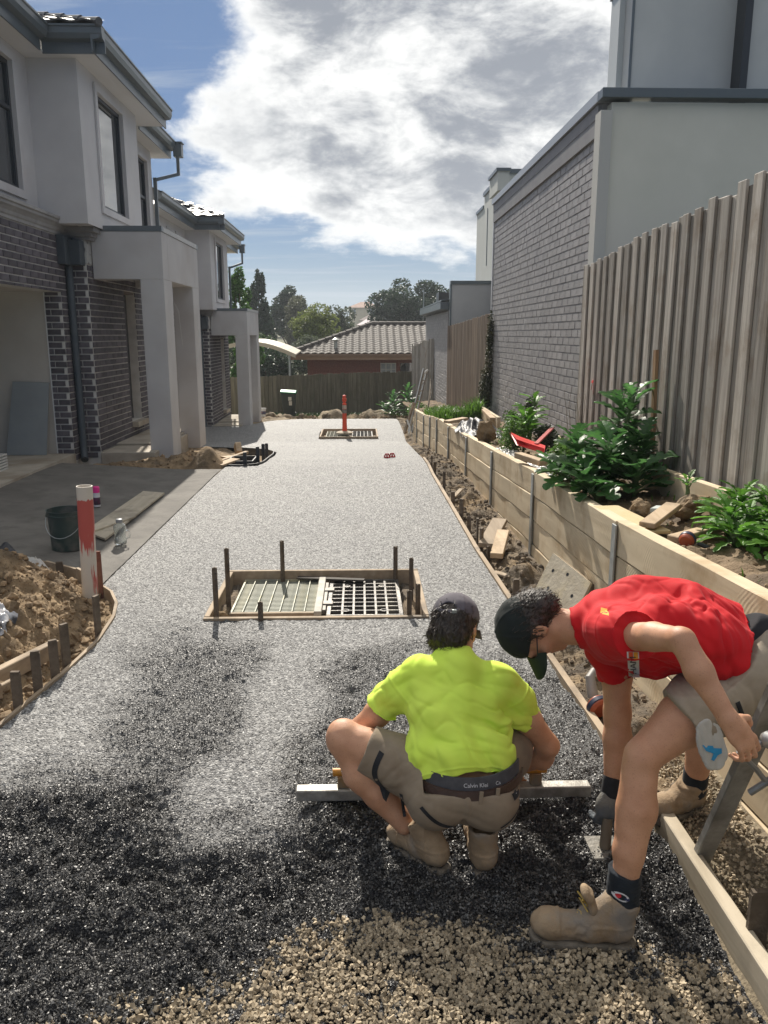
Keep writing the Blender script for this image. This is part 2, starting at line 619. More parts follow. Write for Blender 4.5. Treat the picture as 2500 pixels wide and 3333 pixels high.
def smooth_mask(x, y):
    """1 where the concrete has been screeded and floated, 0 where it still lies as tipped"""
    n = fbm(xy3(x, y), 3.0, 3, 5) * 0.16
    s = sstep(3.65, 4.6, y + n * 2 + 0.12 * x)
    # floated strip that runs down between the two rough patches
    cx = np.interp(y, [2.3, 2.6, 3.2, 4.2], [-.52, -.49, -.42, -.33])
    s = np.maximum(s, sstep(.42, .06, np.abs(x - cx) + n * 0.7) * sstep(2.38, 2.75, y + n))
    s = np.maximum(s, sstep(-.65, -1.35, x + n * 1.5 + (y - 3.4) * 0.2) * sstep(2.7, 3.2, y + n))
    s = np.maximum(s, 0.45 * sstep(2.75, 2.95, y + n * .3))
    return np.clip(s, 0, 1)


def gravel_front(x):  # where the tipped concrete ends and the bare crushed rock shows
    return np.interp(x, [-2.2, -1.2, -.95, -.6, -.35, 0.0, .25, .5, .9, 1.2], [1.50, 1.62, 1.74, 1.86, 2.02, 2.16, 2.14, 2.06, 1.98, 1.9])


def surf_z(x, y):
    """height of the concrete / crushed rock surface near the camera"""
    s = smooth_mask(x, y)
    n0 = fbm(xy3(x, y), 2.3, 2, 11)
    n1 = fbm(xy3(x, y), 6.0, 3, 3)
    n2 = fbm(xy3(x, y), 26.0, 3, 9)
    n3 = fbm(xy3(x, y), 70.0, 2, 21)
    f = gravel_front(x) + n1 * 0.10
    slope = sstep(-0.12, 0.55, y - f)            # tipped heap thins out towards the rock bed
    rough = (1 - s)
    z = -0.075 * (1 - slope)
    z = z + rough * slope * (n0 * 0.020 + n1 * 0.030 - 0.012) + n2 * (0.004 + 0.013 * rough) + n3 * (0.0016 + 0.004 * rough)
    # foot holes trodden in the heap
    for hx, hy, r, d in HOLES:
        z = z - d * np.exp(-((x - hx) ** 2 + ((y - hy) * 0.8) ** 2) / r ** 2)
    return np.maximum(z, -.080 + n1 * .006) + zg(y)


HOLES = [(-.12, 2.40, .11, .05), (-.28, 2.30, .12, .03), (-.55, 2.32, .10, .04), (-.95, 2.5, .09, .035), (-.75, 2.1, .10, .025), (-1.2, 2.2, .12, .03), (.75, 2.55, .10, .04)]


def concrete_mat():
    m = bpy.data.materials.new('fresh_concrete')
    m.use_nodes = True
    N, L = m.node_tree.nodes, m.node_tree.links
    b = N['Principled BSDF']
    tc = N.new('ShaderNodeTexCoord')
    at = N.new('ShaderNodeAttribute'); at.attribute_name = 'smooth'

    def noise(s, d, r=0.6):
        n = N.new('ShaderNodeTexNoise'); n.inputs['Scale'].default_value = s; n.inputs['Detail'].default_value = d; n.inputs['Roughness'].default_value = r
        L.new(tc.outputs['Object'], n.inputs[0])
        return n.outputs['Fac']

    def mr(v, a, bb, c, d):
        n = N.new('ShaderNodeMapRange'); L.new(v, n.inputs[0])
        for i, x in enumerate((a, bb, c, d)):
            n.inputs[1 + i].default_value = x
        return n.outputs[0]

    def mix(f, a, bb, bt='MIX'):
        n = N.new('ShaderNodeMix'); n.data_type = 'RGBA'; n.blend_type = bt
        for s, v in ((0, f), (6, a), (7, bb)):
            if isinstance(v, tuple): n.inputs[s].default_value = (*v, 1)
            elif isinstance(v, (int, float)): n.inputs[s].default_value = v
            else: L.new(v, n.inputs[s])
        return n.outputs[2]
    speck = N.new('ShaderNodeTexVoronoi'); speck.inputs['Scale'].default_value = 98
    L.new(tc.outputs['Object'], speck.inputs[0])
    sp = N.new('ShaderNodeSeparateColor'); L.new(speck.outputs['Color'], sp.inputs[0])
    dry = mix(mr(noise(1.1, 5), .35, .65, 0, 1), (.175, .175, .178), (.225, .222, .218))
    dry = mix(mr(sp.outputs[0], .34, .80, 0, .80), dry, (.040, .040, .042))
    dry = mix(mr(sp.outputs[1], .52, .92, 0, .72), dry, (.56, .555, .54))
    wet = mix(mr(sp.outputs[0], .2, 1.0, 0, 1), (.014, .014, .016), (.034, .034, .037))
    L.new(mix(at.outputs['Fac'], wet, dry), b.inputs['Base Color'])
    L.new(mr(at.outputs['Fac'], 0, 1, .34, .58), b.inputs['Roughness'])
    b.inputs['Specular IOR Level'].default_value = 0.45
    bp = N.new('ShaderNodeBump'); bp.inputs['Distance'].default_value = 0.008; bp.inputs['Strength'].default_value = 1.0
    ad = N.new('ShaderNodeMath'); ad.operation = 'ADD'
    L.new(noise(150, 4), ad.inputs[0]); L.new(mr(speck.outputs['Distance'], 0, .7, 1.0, 0), ad.inputs[1])
    L.new(ad.outputs[0], bp.inputs['Height'])
    L.new(bp.outputs[0], b.inputs['Normal'])
    return m


M_conc = concrete_mat()
M_stone_wet = mat('wet_aggregate', (.038, .036, .034), (.092, .088, .083), 30, 0.43, 0.3, 220, spec=0.85, bdist=.003, attr=('rnd', .6))
M_stone_dry = mat('crushed_rock', (.25, .20, .135), (.43, .355, .25), 16, 0.85, 0.3, 150, attr=('rnd', .45), bdist=.004)
M_terrain = mat('terrain', (.09, .10, .045), (.17, .15, .085), .5, 0.95, 0.5, 4)
M_bed = mat('rock_bed', (.13, .105, .07), (.28, .23, .155), 60, 0.9, 0.8, 90, bdist=.01)


def grid_mesh(xa, xb, ys, nx, zf, name, attrs=None):
    """strip grid between two edges xa(y), xb(y)"""
    t = np.linspace(0, 1, nx)
    Y = np.repeat(ys[:, None], nx, 1)
    A, B = xa(ys)[:, None], xb(ys)[:, None]
    X = A + (B - A) * t[None]
    Z = zf(X, Y)
    V = np.stack([X, Y, Z], -1).reshape(-1, 3)
    i = np.arange((len(ys) - 1) * nx).reshape(len(ys) - 1, nx)[:, :-1].ravel()
    F = np.stack([i, i + 1, i + nx + 1, i + nx], -1)
    at = {k: ('POINT', f(X, Y).ravel()) for k, f in (attrs or {}).items()}
    return V, F, at


# terrain: one sheet to the horizon, a shallow valley then a hill
gy = np.concatenate([np.linspace(-12, 31, 60), np.linspace(33, 120, 40), np.linspace(130, 900, 40)])


def terr_z(X, Y):
    z = zg(Y) - 0.28
    z = z + np.interp(Y, [30, 36, 60, 120, 260, 500, 900], [0, -1.2, -2.2, -0.5, 6, 9, 9])
    return z + np.where(Y > 34, fbm(xy3(X, Y), 0.02, 3, 4) * np.clip((Y - 34) / 60, 0, 1.5), 0)


V, F, _ = grid_mesh(lambda y: np.full_like(y, -1) * (14 + np.clip(y, 0, 900) * 0.9), lambda y: 14 + np.clip(y, 0, 900) * 0.9, gy, 90, terr_z, 'ground')
tag(link('ground', np_mesh('ground', V, F, True), M_terrain), kind='structure')


# ---- driveway, near piece with the fresh surface modelled
def in_pit(x, y):
    return (x > -.995) & (x < .425) & (y > 4.77) & (y < 5.80)


ys = [1.35]
while ys[-1] < 10.9:
    ys.append(ys[-1] + 0.0028 * ys[-1])
ys = np.array(ys)
V, F, at = grid_mesh(lambda y: np.where(y < 5.51, edge_l(y), -1.85), lambda y: edge_r(y) - 0.0, ys, 400, surf_z, 'driveway', {'smooth': smooth_mask})
cen = V[F].mean(1)
F = F[~in_pit(cen[:, 0], cen[:, 1])]
drive = tag(link('driveway', np_mesh('driveway', V, F, True, at), M_conc), kind='structure')


# ---- far piece, beyond the crest
def far_l(y):
    return np.interp(y, [10.4, 10.9, 11.4, 13.0, 14.0, 14.8, 15.6, 16.3, 16.35, 22.3, 22.5, 23.6, 25.2], [-1.85, -1.42, -1.37, -1.40, -1.48, -1.68, -2.3, -2.95, -4.15, -4.4, -3.0, -2.7, -1.9])


ys2 = np.linspace(ys[-1], 25.2, 190)


def far_z(x, y):
    return surf_z(x, y)


V, F, at = grid_mesh(far_l, edge_r, ys2, 90, far_z, 'far', {'smooth': lambda x, y: 1 + .35 * sstep(11, 14, y)})
cen = V[F].mean(1)
F = F[~((cen[:, 0] > -1.01) & (cen[:, 0] < .43) & (cen[:, 1] > 19.36) & (cen[:, 1] < 21.0))]
tag(link('driveway_far', np_mesh('driveway_far', V, F, True, at), M_conc), kind='structure')

# ---- the apron in front of the garage
def apron_z(x, y):
    return zg(y) + 0.0 + np.clip((-2.4 - x) * .06, 0, .10) + fbm(xy3(x, y), 40, 3, 8) * .0025 + fbm(xy3(x, y), 2, 2, 8) * .003


def apron_l(y):
    return np.interp(y, [5.5, 5.75, 6.1, 6.4, 6.6, 10.3, 10.8], [-1.86, -2.10, -2.65, -3.2, -4.05, -4.05, -3.9])


ya = np.linspace(5.5, 10.62, 200)
V, F, _ = grid_mesh(apron_l, lambda y: np.full_like(y, -1.862), ya, 110, apron_z, 'apron')
M_apron = mat('apron_concrete', (.135, .125, .112), (.18, .168, .15), 2, 0.85, 0.9, 150, c3=(.12, .112, .10), s3=5, bdist=.006)
tag(link('garage_apron', np_mesh('garage_apron', V, F, True), M_apron), kind='structure')

# ---- crushed rock bed under everything near the camera
V, F, _ = grid_mesh(lambda y: np.full_like(y, -2.6), lambda y: wall_x(y) + .02, np.linspace(.9, 3.0, 90), 180,
                    lambda x, y: -0.100 + fbm(xy3(x, y), 9, 3, 2) * .008 + np.where(x > 1.1, np.clip(x - 1.14, 0, .5) * .38 + .02, 0), 'rock_bed')
tag(link('rock_bed', np_mesh('rock_bed', V, F, True), M_bed), kind='structure')


# ---- soil trench between the form board and the retaining wall
def trench_z(x, y):
    n = fbm(xy3(x, y), 3.2, 4, 31)
    n2 = fbm(xy3(x, y), 14, 3, 33)
    w = (x - edge_r(y)) / np.maximum(wall_x(y) - edge_r(y), .05)
    hump = np.sin(np.clip(w, 0, 1) * math.pi) ** .7
    base = zg(y) - .05 + .02 * w
    big = 0
    for hx, hy, r, h in TR_HUMPS:
        big = big + h * np.exp(-(((x - hx) / r) ** 2 + ((y - hy) / (1.6 * r)) ** 2))
    return base + (n * .035 + n2 * .02) * (0.3 + hump) + big


TR_HUMPS = [(1.18, 5.65, .10, .10), (1.20, 6.9, .13, .14), (1.22, 8.7, .10, .10), (1.16, 10.5, .12, .06), (1.3, 3.3, .2, .08), (1.22, 6.0, .08, .08)]
V, F, _ = grid_mesh(lambda y: edge_r(y) + .005, lambda y: wall_x(y) + .03, np.linspace(2.75, 25.5, 1100), 34, trench_z, 'trench')
M_trench = mat('trench_soil', (.095, .075, .055), (.20, .155, .105), 8, 0.95, 1.0, 55, c3=(.31, .22, .125), s3=2.4, bdist=.02)
tag(link('soil_trench', np_mesh('soil_trench', V, F, True), M_trench), kind='structure')


# ---- excavated bank at the left
def bank_z(x, y):
    d = edge_l(y) - x                       # distance behind the board
    n = fbm(xy3(x, y), 2.6, 4, 41)
    n2 = fbm(xy3(x, y), 11, 4, 43)
    ridge = 0
    for hx, hy, rx, ry, h in [(-2.35, 5.0, .42, .62, .38), (-2.12, 4.45, .30, .45, .32), (-2.7, 4.2, .45, .8, .50), (-2.05, 5.2, .22, .25, .15), (-3.1, 5.4, .6, .7, .40), (-2.3, 3.6, .3, .5, .12)]:
        ridge = np.maximum(ridge, h * np.exp(-(((x - hx) / rx) ** 2 + ((y - hy) / ry) ** 2)))
    k = sstep(.02, .30, d)
    return -.07 + k * (ridge + n * .045) + n2 * (.012 + .028 * k)


yb = np.linspace(.6, 6.35, 420)
V, F, _ = grid_mesh(lambda y: np.full_like(y, -4.2), lambda y: edge_l(y) - .012, yb, 260, bank_z, 'bank')
tag(link('clay_bank', np_mesh('clay_bank', V, F, True), M_clay), kind='structure')


# ---- soil of the raised garden bed
def bed_z(x, y):
    n = fbm(xy3(x, y), 3.0, 4, 51)
    return wall_z(y) - .055 + n * .03 + fbm(xy3(x, y), 13, 3, 53) * .018 + np.clip(x - 1.75, 0, 1) * .08


V, F, _ = grid_mesh(lambda y: wall_x(y) + .05, lambda y: np.full_like(y, 2.55), np.linspace(.6, 26, 800), 50, bed_z, 'bed')
M_gsoil = mat('garden_soil', (.15, .105, .06), (.26, .185, .115), 9, .95, .9, 50, c3=(.09, .065, .045), s3=2, bdist=.02)
tag(link('garden_soil', np_mesh('garden_soil', V, F, True), M_gsoil), kind='structure')


# ---- soil round the portico and at the far end of the drive
def pit_z(x, y):
    n = fbm(xy3(x, y), 4, 4, 61)
    h = 0
    for hx, hy, r, hh in [(-2.12, 10.98, .25, .40), (-2.45, 11.25, .3, .22), (-2.9, 11.3, .35, .10), (-3.3, 11.1, .4, .06), (-2.45, 12.4, .4, .16)]:
        h = np.maximum(h, hh * np.exp(-((x - hx) / r) ** 2 - ((y - hy) / (1.2 * r)) ** 2))
    return zg(y) - .13 + h + n * .025 + fbm(xy3(x, y), 16, 3, 63) * .014 + .10 * sstep(-2.3, -2.75, x)


V, F, _ = grid_mesh(lambda y: np.full_like(y, -4.1), far_l, np.linspace(10.55, 16.3, 200), 110, pit_z, 'pit')
tag(link('portico_soil', np_mesh('portico_soil', V, F, True), M_clay), kind='structure')
V, F, _ = grid_mesh(lambda y: np.full_like(y, -6.5), lambda y: np.full_like(y, 2.6), np.linspace(22.4, 29.3, 120), 170,
                    lambda x, y: zg(y) - .06 + np.clip(fbm(xy3(x, y), 1.3, 4, 71) + .15, 0, 2) * .30 * sstep(23.8, 25.6, y) * sstep(28.8, 26.5, y) * sstep(1.6, .6, x) + fbm(xy3(x, y), 7, 3, 72) * .03 - .2 * ((x > far_l(y) - .05) & (y < 25.3)), 'far_soil')
M_fsoil = mat('far_soil', (.13, .10, .065), (.27, .205, .13), 5, .95, .9, 20, c3=(.36, .29, .19), s3=1.2, bdist=.03)
tag(link('far_soil', np_mesh('far_soil', V, F, True), M_fsoil), kind='structure')


# ---- loose stones
def rand_rot(n):
    q = rng.normal(size=(n, 4)); q /= np.linalg.norm(q, axis=1, keepdims=True)
    w, x, y, z = q.T
    return np.stack([np.stack([1 - 2 * (y * y + z * z), 2 * (x * y - z * w), 2 * (x * z + y * w)], -1),
                     np.stack([2 * (x * y + z * w), 1 - 2 * (x * x + z * z), 2 * (y * z - x * w)], -1),
                     np.stack([2 * (x * z - y * w), 2 * (y * z + x * w), 1 - 2 * (x * x + y * y)], -1)], 1)


OCT_V = np.array([(1, 0, 0), (-.5, .87, 0), (-.5, -.87, 0), (0, 0, .8), (0, 0, -.8)], float)      # six faces are enough for a grain
OCT_F = np.array([(0, 1, 3), (1, 2, 3), (2, 0, 3), (1, 0, 4), (2, 1, 4), (0, 2, 4)])
_c = 0.72
CUB_V = np.array([(a * _c, b * _c, c * _c) for a in (-1, 1) for b in (-1, 1) for c in (-1, 1)], float)
CUB_F = np.array([(0, 1, 3), (0, 3, 2), (4, 6, 7), (4, 7, 5), (0, 4, 5), (0, 5, 1), (2, 3, 7), (2, 7, 6), (0, 2, 6), (0, 6, 4), (1, 5, 7), (1, 7, 3)])


_bm = bmesh.new(); bmesh.ops.create_icosphere(_bm, subdivisions=1, radius=1.0)
ICO_V = np.array([v.co[:] for v in _bm.verts]); ICO_F = np.array([[v.index for v in f.verts] for f in _bm.faces]); _bm.free()


def stones(name, pts, size, base='oct', flat=None, jit=0.28):
    n = len(pts)
    BV, BF = {'oct': (OCT_V, OCT_F), 'cub': (CUB_V, CUB_F), 'ico': (ICO_V, ICO_F)}[base]
    k = len(BV)
    v = BV[None] * (1 + rng.normal(scale=jit, size=(n, k, 1))) + rng.normal(scale=.12 if base != 'ico' else .05, size=(n, k, 3))
    v = v * (rng.uniform(.6, 1.25, size=(n, 1, 3)))
    v = np.einsum('nij,nkj->nki', rand_rot(n), v)
    if flat is not None:
        v[..., 2] *= flat[:, None]
    v = v * size[:, None, None] * .5 + pts[:, None]
    F = (BF[None] + (np.arange(n) * k)[:, None, None]).reshape(-1, 3)
    return np_mesh(name, v.reshape(-1, 3), F, False, {'rnd': ('POINT', np.repeat(rng.random(n), k))})


def scatter(n, x0, x1, y0, y1):
    return rng.uniform(x0, x1, n), rng.uniform(y0, y1, n)


# wet aggregate on the tipped and screeded concrete: denser and rounder where rough
x, y = scatter(400000, -2.05, 1.12, 1.5, 4.9)
s = smooth_mask(x, y)
f = gravel_front(x) + fbm(xy3(x, y), 6.0, 3, 3) * .10
inside = (x > edge_l(y) + .01) & (x < edge_r(y) - .01) & ~((x > -1.02) & (x < .45) & (y > 4.74) & (y < 5.82))
dens = sstep(-.12, .08, y - f) * np.interp(y, [1.7, 3.0, 4.9], [1, .75, .2]) * (1 - .78 * s)
k = inside & (rng.random(len(x)) < dens)
x, y, s = x[k], y[k], s[k]
sz = (.0045 + .0082 * rng.random(len(x)) ** 1.6) * (1 - .35 * s)
z = surf_z(x, y) + sz * (.30 - .42 * s) + (1 - s) * rng.random(len(x)) * .007
tag(link('wet_aggregate', stones('wet_aggregate', np.stack([x, y, z], -1), sz, 'oct', 1 - .6 * s), M_stone_wet), kind='stuff')

# bare crushed rock in front
x, y = scatter(46000, -1.9, 1.12, 1.35, 2.45)
f = gravel_front(x) + fbm(xy3(x, y), 6.0, 3, 3) * .10
k = (rng.random(len(x)) < sstep(.10, -.06, y - f)) & (x < edge_r(y) - .02)
x, y = x[k], y[k]
x2, y2 = scatter(6500, 1.17, 1.62, 1.2, 3.1)
k = x2 < wall_x(y2) - .02
x, y = np.concatenate([x, x2[k]]), np.concatenate([y, y2[k]])
sz = rng.uniform(.007, .0155, len(x))
z = np.where(x > 1.1, -.088, -.072) + fbm(xy3(x, y), 9, 3, 2) * .008 + np.where(x > 1.1, np.clip(x - 1.14, 0, .5) * .38 + .02, 0) + sz * .3 + rng.random(len(x)) * .009
tag(link('crushed_rock', stones('crushed_rock', np.stack([x, y, z], -1), sz, 'cub', None, .16), M_stone_dry), kind='stuff')


# clods of clay and soil
def clods(name, m, n, x0, x1, y0, y1, zf, ok, smin, smax, p=3.0):
    x, y = scatter(n, x0, x1, y0, y1)
    k = ok(x, y)
    x, y = x[k], y[k]
    sz = smin + (smax - smin) * rng.random(len(x)) ** p
    tag(link(name, stones(name, np.stack([x, y, zf(x, y) + sz * .15], -1), sz, 'ico', None, .17), m), kind='stuff')


M_clod = mat('clay_clod', (.17, .115, .065), (.31, .22, .13), 14, .95, .6, 60, attr=('rnd', .35), bdist=.01)
M_clod_d = mat('soil_clod', (.10, .08, .06), (.23, .175, .12), 14, .95, .6, 60, attr=('rnd', .4), bdist=.01)
clods('clay_clods', M_clod, 15000, -3.4, -1.55, 3.0, 6.2, bank_z, lambda x, y: (x < edge_l(y) - .05), .008, .075, 12.0)
clods('trench_clods', M_clod_d, 16000, .9, 1.6, 2.8, 16, trench_z, lambda x, y: (x > edge_r(y) + .03) & (x < wall_x(y) - .02), .006, .055, 12.0)
clods('portico_clods', M_clod, 1500, -3.6, -1.4, 10.6, 13.5, pit_z, lambda x, y: x < far_l(y) - .08, .010, .07, 9.0)
clods('garden_clods', M_clod, 2200, 1.45, 2.2, 2.0, 12, bed_z, lambda x, y: x > wall_x(y) + .12, .007, .05, 8.0)
clods('far_clods', M_clod, 900, -4.5, 1.8, 24.6, 27.5, lambda x, y: zg(y) + .02, lambda x, y: y > 25.25, .03, .13, 5)
# ================================================================== BUILDING HELPERS
def inst(name, me, M, parent=None):
    o = bpy.data.objects.new(name, me)
    col.objects.link(o)
    if parent is not None:
        o.parent = parent
        o.matrix_local = world_inv(parent) @ M
    else:
        o.matrix_world = M
    return o


def brick_mesh(m, l=.23, h=.076, d=.05, be=.004):
    mb = MB()
    # front face slightly smaller than the body: a worn arris
    vs = [(-l / 2, 0, -h / 2), (l / 2, 0, -h / 2), (l / 2, 0, h / 2), (-l / 2, 0, h / 2),
          (-l / 2 + be, -d, -h / 2 + be), (l / 2 - be, -d, -h / 2 + be), (l / 2 - be, -d, h / 2 - be), (-l / 2 + be, -d, h / 2 - be)]
    vs = vs[:4] + vs[4:]
    mb.add(vs, [(4, 5, 6, 7), (0, 1, 5, 4), (1, 2, 6, 5), (2, 3, 7, 6), (3, 0, 4, 7)])
    me = mb.mesh('brick')
    me.materials.append(m)
    return me


class BrickWork:
    """lays bricks on vertical planes; the nearest become parts, the rest one joined part"""
    def __init__(self, m, m_mass, depth=.012, l=.23, h=.076, joint=.010):
        self.m, self.mm, self.l, self.h, self.j, self.d = m, m_mass, l, h, joint, depth
        self.items = []

    def plane(self, p0, p1, z0, z1, holes=(), phase=0.0, zref=0.0, hide=None):
        """from p0 to p1 (xy); the face looks to the right hand side of the direction p0 to p1"""
        p0, p1 = Vector((*p0, 0)), Vector((*p1, 0))
        W = (p1 - p0).length
        u = (p1 - p0) / W
        n = Vector((u.y, -u.x, 0))
        ang = math.atan2(u.y, u.x)
        pitch = self.h + self.j
        k0 = math.floor((z0 - zref) / pitch)
        k = k0
        while zref + k * pitch < z1 - .02:
            za, zb = max(z0, zref + k * pitch), min(z1, zref + k * pitch + self.h)
            if zb - za > .03:
                off = (0 if k % 2 else -.5) * (self.l + self.j) + phase
                s = off - (self.l + self.j)
                while s < W:
                    a, b = max(0, s), min(W, s + self.l)
                    segs = [(a, b)]
                    for (ha, hb, hz0, hz1) in holes:
                        if zb > hz0 + .02 and za < hz1 - .02:
                            ns = []
                            for (c, d) in segs:
                                if d <= ha or c >= hb: ns.append((c, d))
                                else:
                                    if c < ha: ns.append((c, ha))
                                    if d > hb: ns.append((hb, d))
                            segs = ns
                    for (c, d) in segs:
                        if d - c > .03:
                            ctr = p0 + u * ((c + d) / 2) + Vector((0, 0, (za + zb) / 2))
                            if hide is None or not hide(ctr):
                                self.items.append((ctr, ang, (d - c), (zb - za), n))
                    s += self.l + self.j
            k += 1

    def finish(self, parent, limit=300, name='brick', jit=.0025):
        eye = Vector((0, 0, CAM_H))
        def show(it):
            v = eye - it[0]
            return -(it[2] * it[3] * max(.02, v.normalized().dot(it[4])) / v.length_squared)
        self.items.sort(key=show)
        me = brick_mesh(self.m, self.l, self.h, .05)
        V, F, A = [], [], []
        base = np.array([v.co[:] for v in me.vertices])
        fb = np.array([p.vertices[:] for p in me.polygons])
        for i, (c, ang, w, h, n) in enumerate(self.items):
            M = Matrix.Translation(c + n * (self.d - .05 + random.uniform(-jit, jit))) @ Matrix.Rotation(ang, 4, 'Z') @ Matrix.Diagonal((w / self.l, 1, h / self.h, 1))
            if i < limit:
                inst(name, me, M, parent)
            else:
                m3 = np.array(M)
                V.append(base @ m3[:3, :3].T + m3[:3, 3]); F.append(fb + len(base) * (len(V) - 1)); A.append(np.full(len(base), random.random()))
        if V:
            o = link(name + '_mass', np_mesh('bricks_rest', np.concatenate(V), np.concatenate(F), False, {'rnd': ('POINT', np.concatenate(A))}), self.mm, parent)
            o.name = 'brickwork'
            tag(o, kind='stuff')


def window_x(parent, X, y0, y1, z0, z1, trim=.09, m_trim=None, transom=None, proud=.03, fw=.05, name='window'):
    """window in a wall whose outer face is the plane X and looks to +X; y0..y1, z0..z1 is the opening"""
    T = MB()
    a = proud
    T.box((X, y0 - trim, z0 - trim), (X + a, y1 + trim, z0))
    T.box((X, y0 - trim, z1), (X + a, y1 + trim, z1 + trim))
    T.box((X, y0 - trim, z0), (X + a, y0, z1))
    T.box((X, y1, z0), (X + a, y1 + trim, z1))
    w = T.build(name, m_trim or M_render, parent, bevel=.004)
    Fm = MB()
    xi = X - .09
    for q in (((xi, y0, z0), (xi + .06, y1, z0 + fw)), ((xi, y0, z1 - fw), (xi + .06, y1, z1)), ((xi, y0, z0 + fw), (xi + .06, y0 + fw, z1 - fw)), ((xi, y1 - fw, z0 + fw), (xi + .06, y1, z1 - fw))):
        Fm.box(*q)
    if transom:
        Fm.box((xi, y0 + fw, transom - fw / 2), (xi + .06, y1 - fw, transom + fw / 2))
    Fm.build('frame', M_frame, w, bevel=.003)
    gl = MB()
    zs = [z0 + fw, z1 - fw] if not transom else [z0 + fw, transom - fw / 2, transom + fw / 2, z1 - fw]
    for i in range(0, len(zs), 2):
        g = MB().box((xi + .02, y0 + fw, zs[i]), (xi + .032, y1 - fw, zs[i + 1]))
        g.build('pane', M_glass, w)
    # dim room behind the glass
    return w



def slab_with_hole_x(mb, X, th, y0, y1, z0, z1, holes):
    """wall slab, outer face at X, thickness th towards -X, rectangular holes (ya, yb, za, zb)"""
    ysp = sorted({y0, y1, *[h[0] for h in holes], *[h[1] for h in holes]})
    for a, b in zip(ysp[:-1], ysp[1:]):
        zs = [(z0, z1)]
        for h in holes:
            if a >= h[0] - 1e-6 and b <= h[1] + 1e-6:
                ns = []
                for c, d in zs:
                    if h[2] > c: ns.append((c, min(d, h[2])))
                    if h[3] < d: ns.append((max(c, h[3]), d))
                zs = ns
        for c, d in zs:
            mb.box((X - th, a, c), (X, b, d))


def cornice_profile(d, h):
    """classical moulding: (out, up) points"""
    return [(0, 0), (.022, 0), (.022, .035), (.035, .05), (.045, .085), (.07, .115), (.095, .135), (.095, .165), (.115, .175), (.115, .21), (0, .21)]


def roof_tile_mesh(w=.30, l=.42, t=.022, m=None, wave=.028, n=8):
    """one concrete roof tile with a rolled profile; x across, y up the slope, nose at y=0"""
    V, F = [], []
    for j, (y, zt) in enumerate(((0, 0), (l, 0))):
        for i in range(n + 1):
            u = i / n
            z = wave * (0.5 - 0.5 * math.cos(2 * math.pi * min(1, max(0, (u - .0) / 1.0)))) 
            V.append((u * w - w / 2, y, z + t)); V.append((u * w - w / 2, y, z))
    k = 2 * (n + 1)
    for i in range(n):
        a = 2 * i
        F.append((a, a + 2, k + a + 2, k + a))            # top
        F.append((a + 1, a, a + 2, a + 3)[::-1])          # nose
    mb = MB().add(V, F)
    me = mb.mesh('roof_tile')
    me.materials.append(m)
    return me


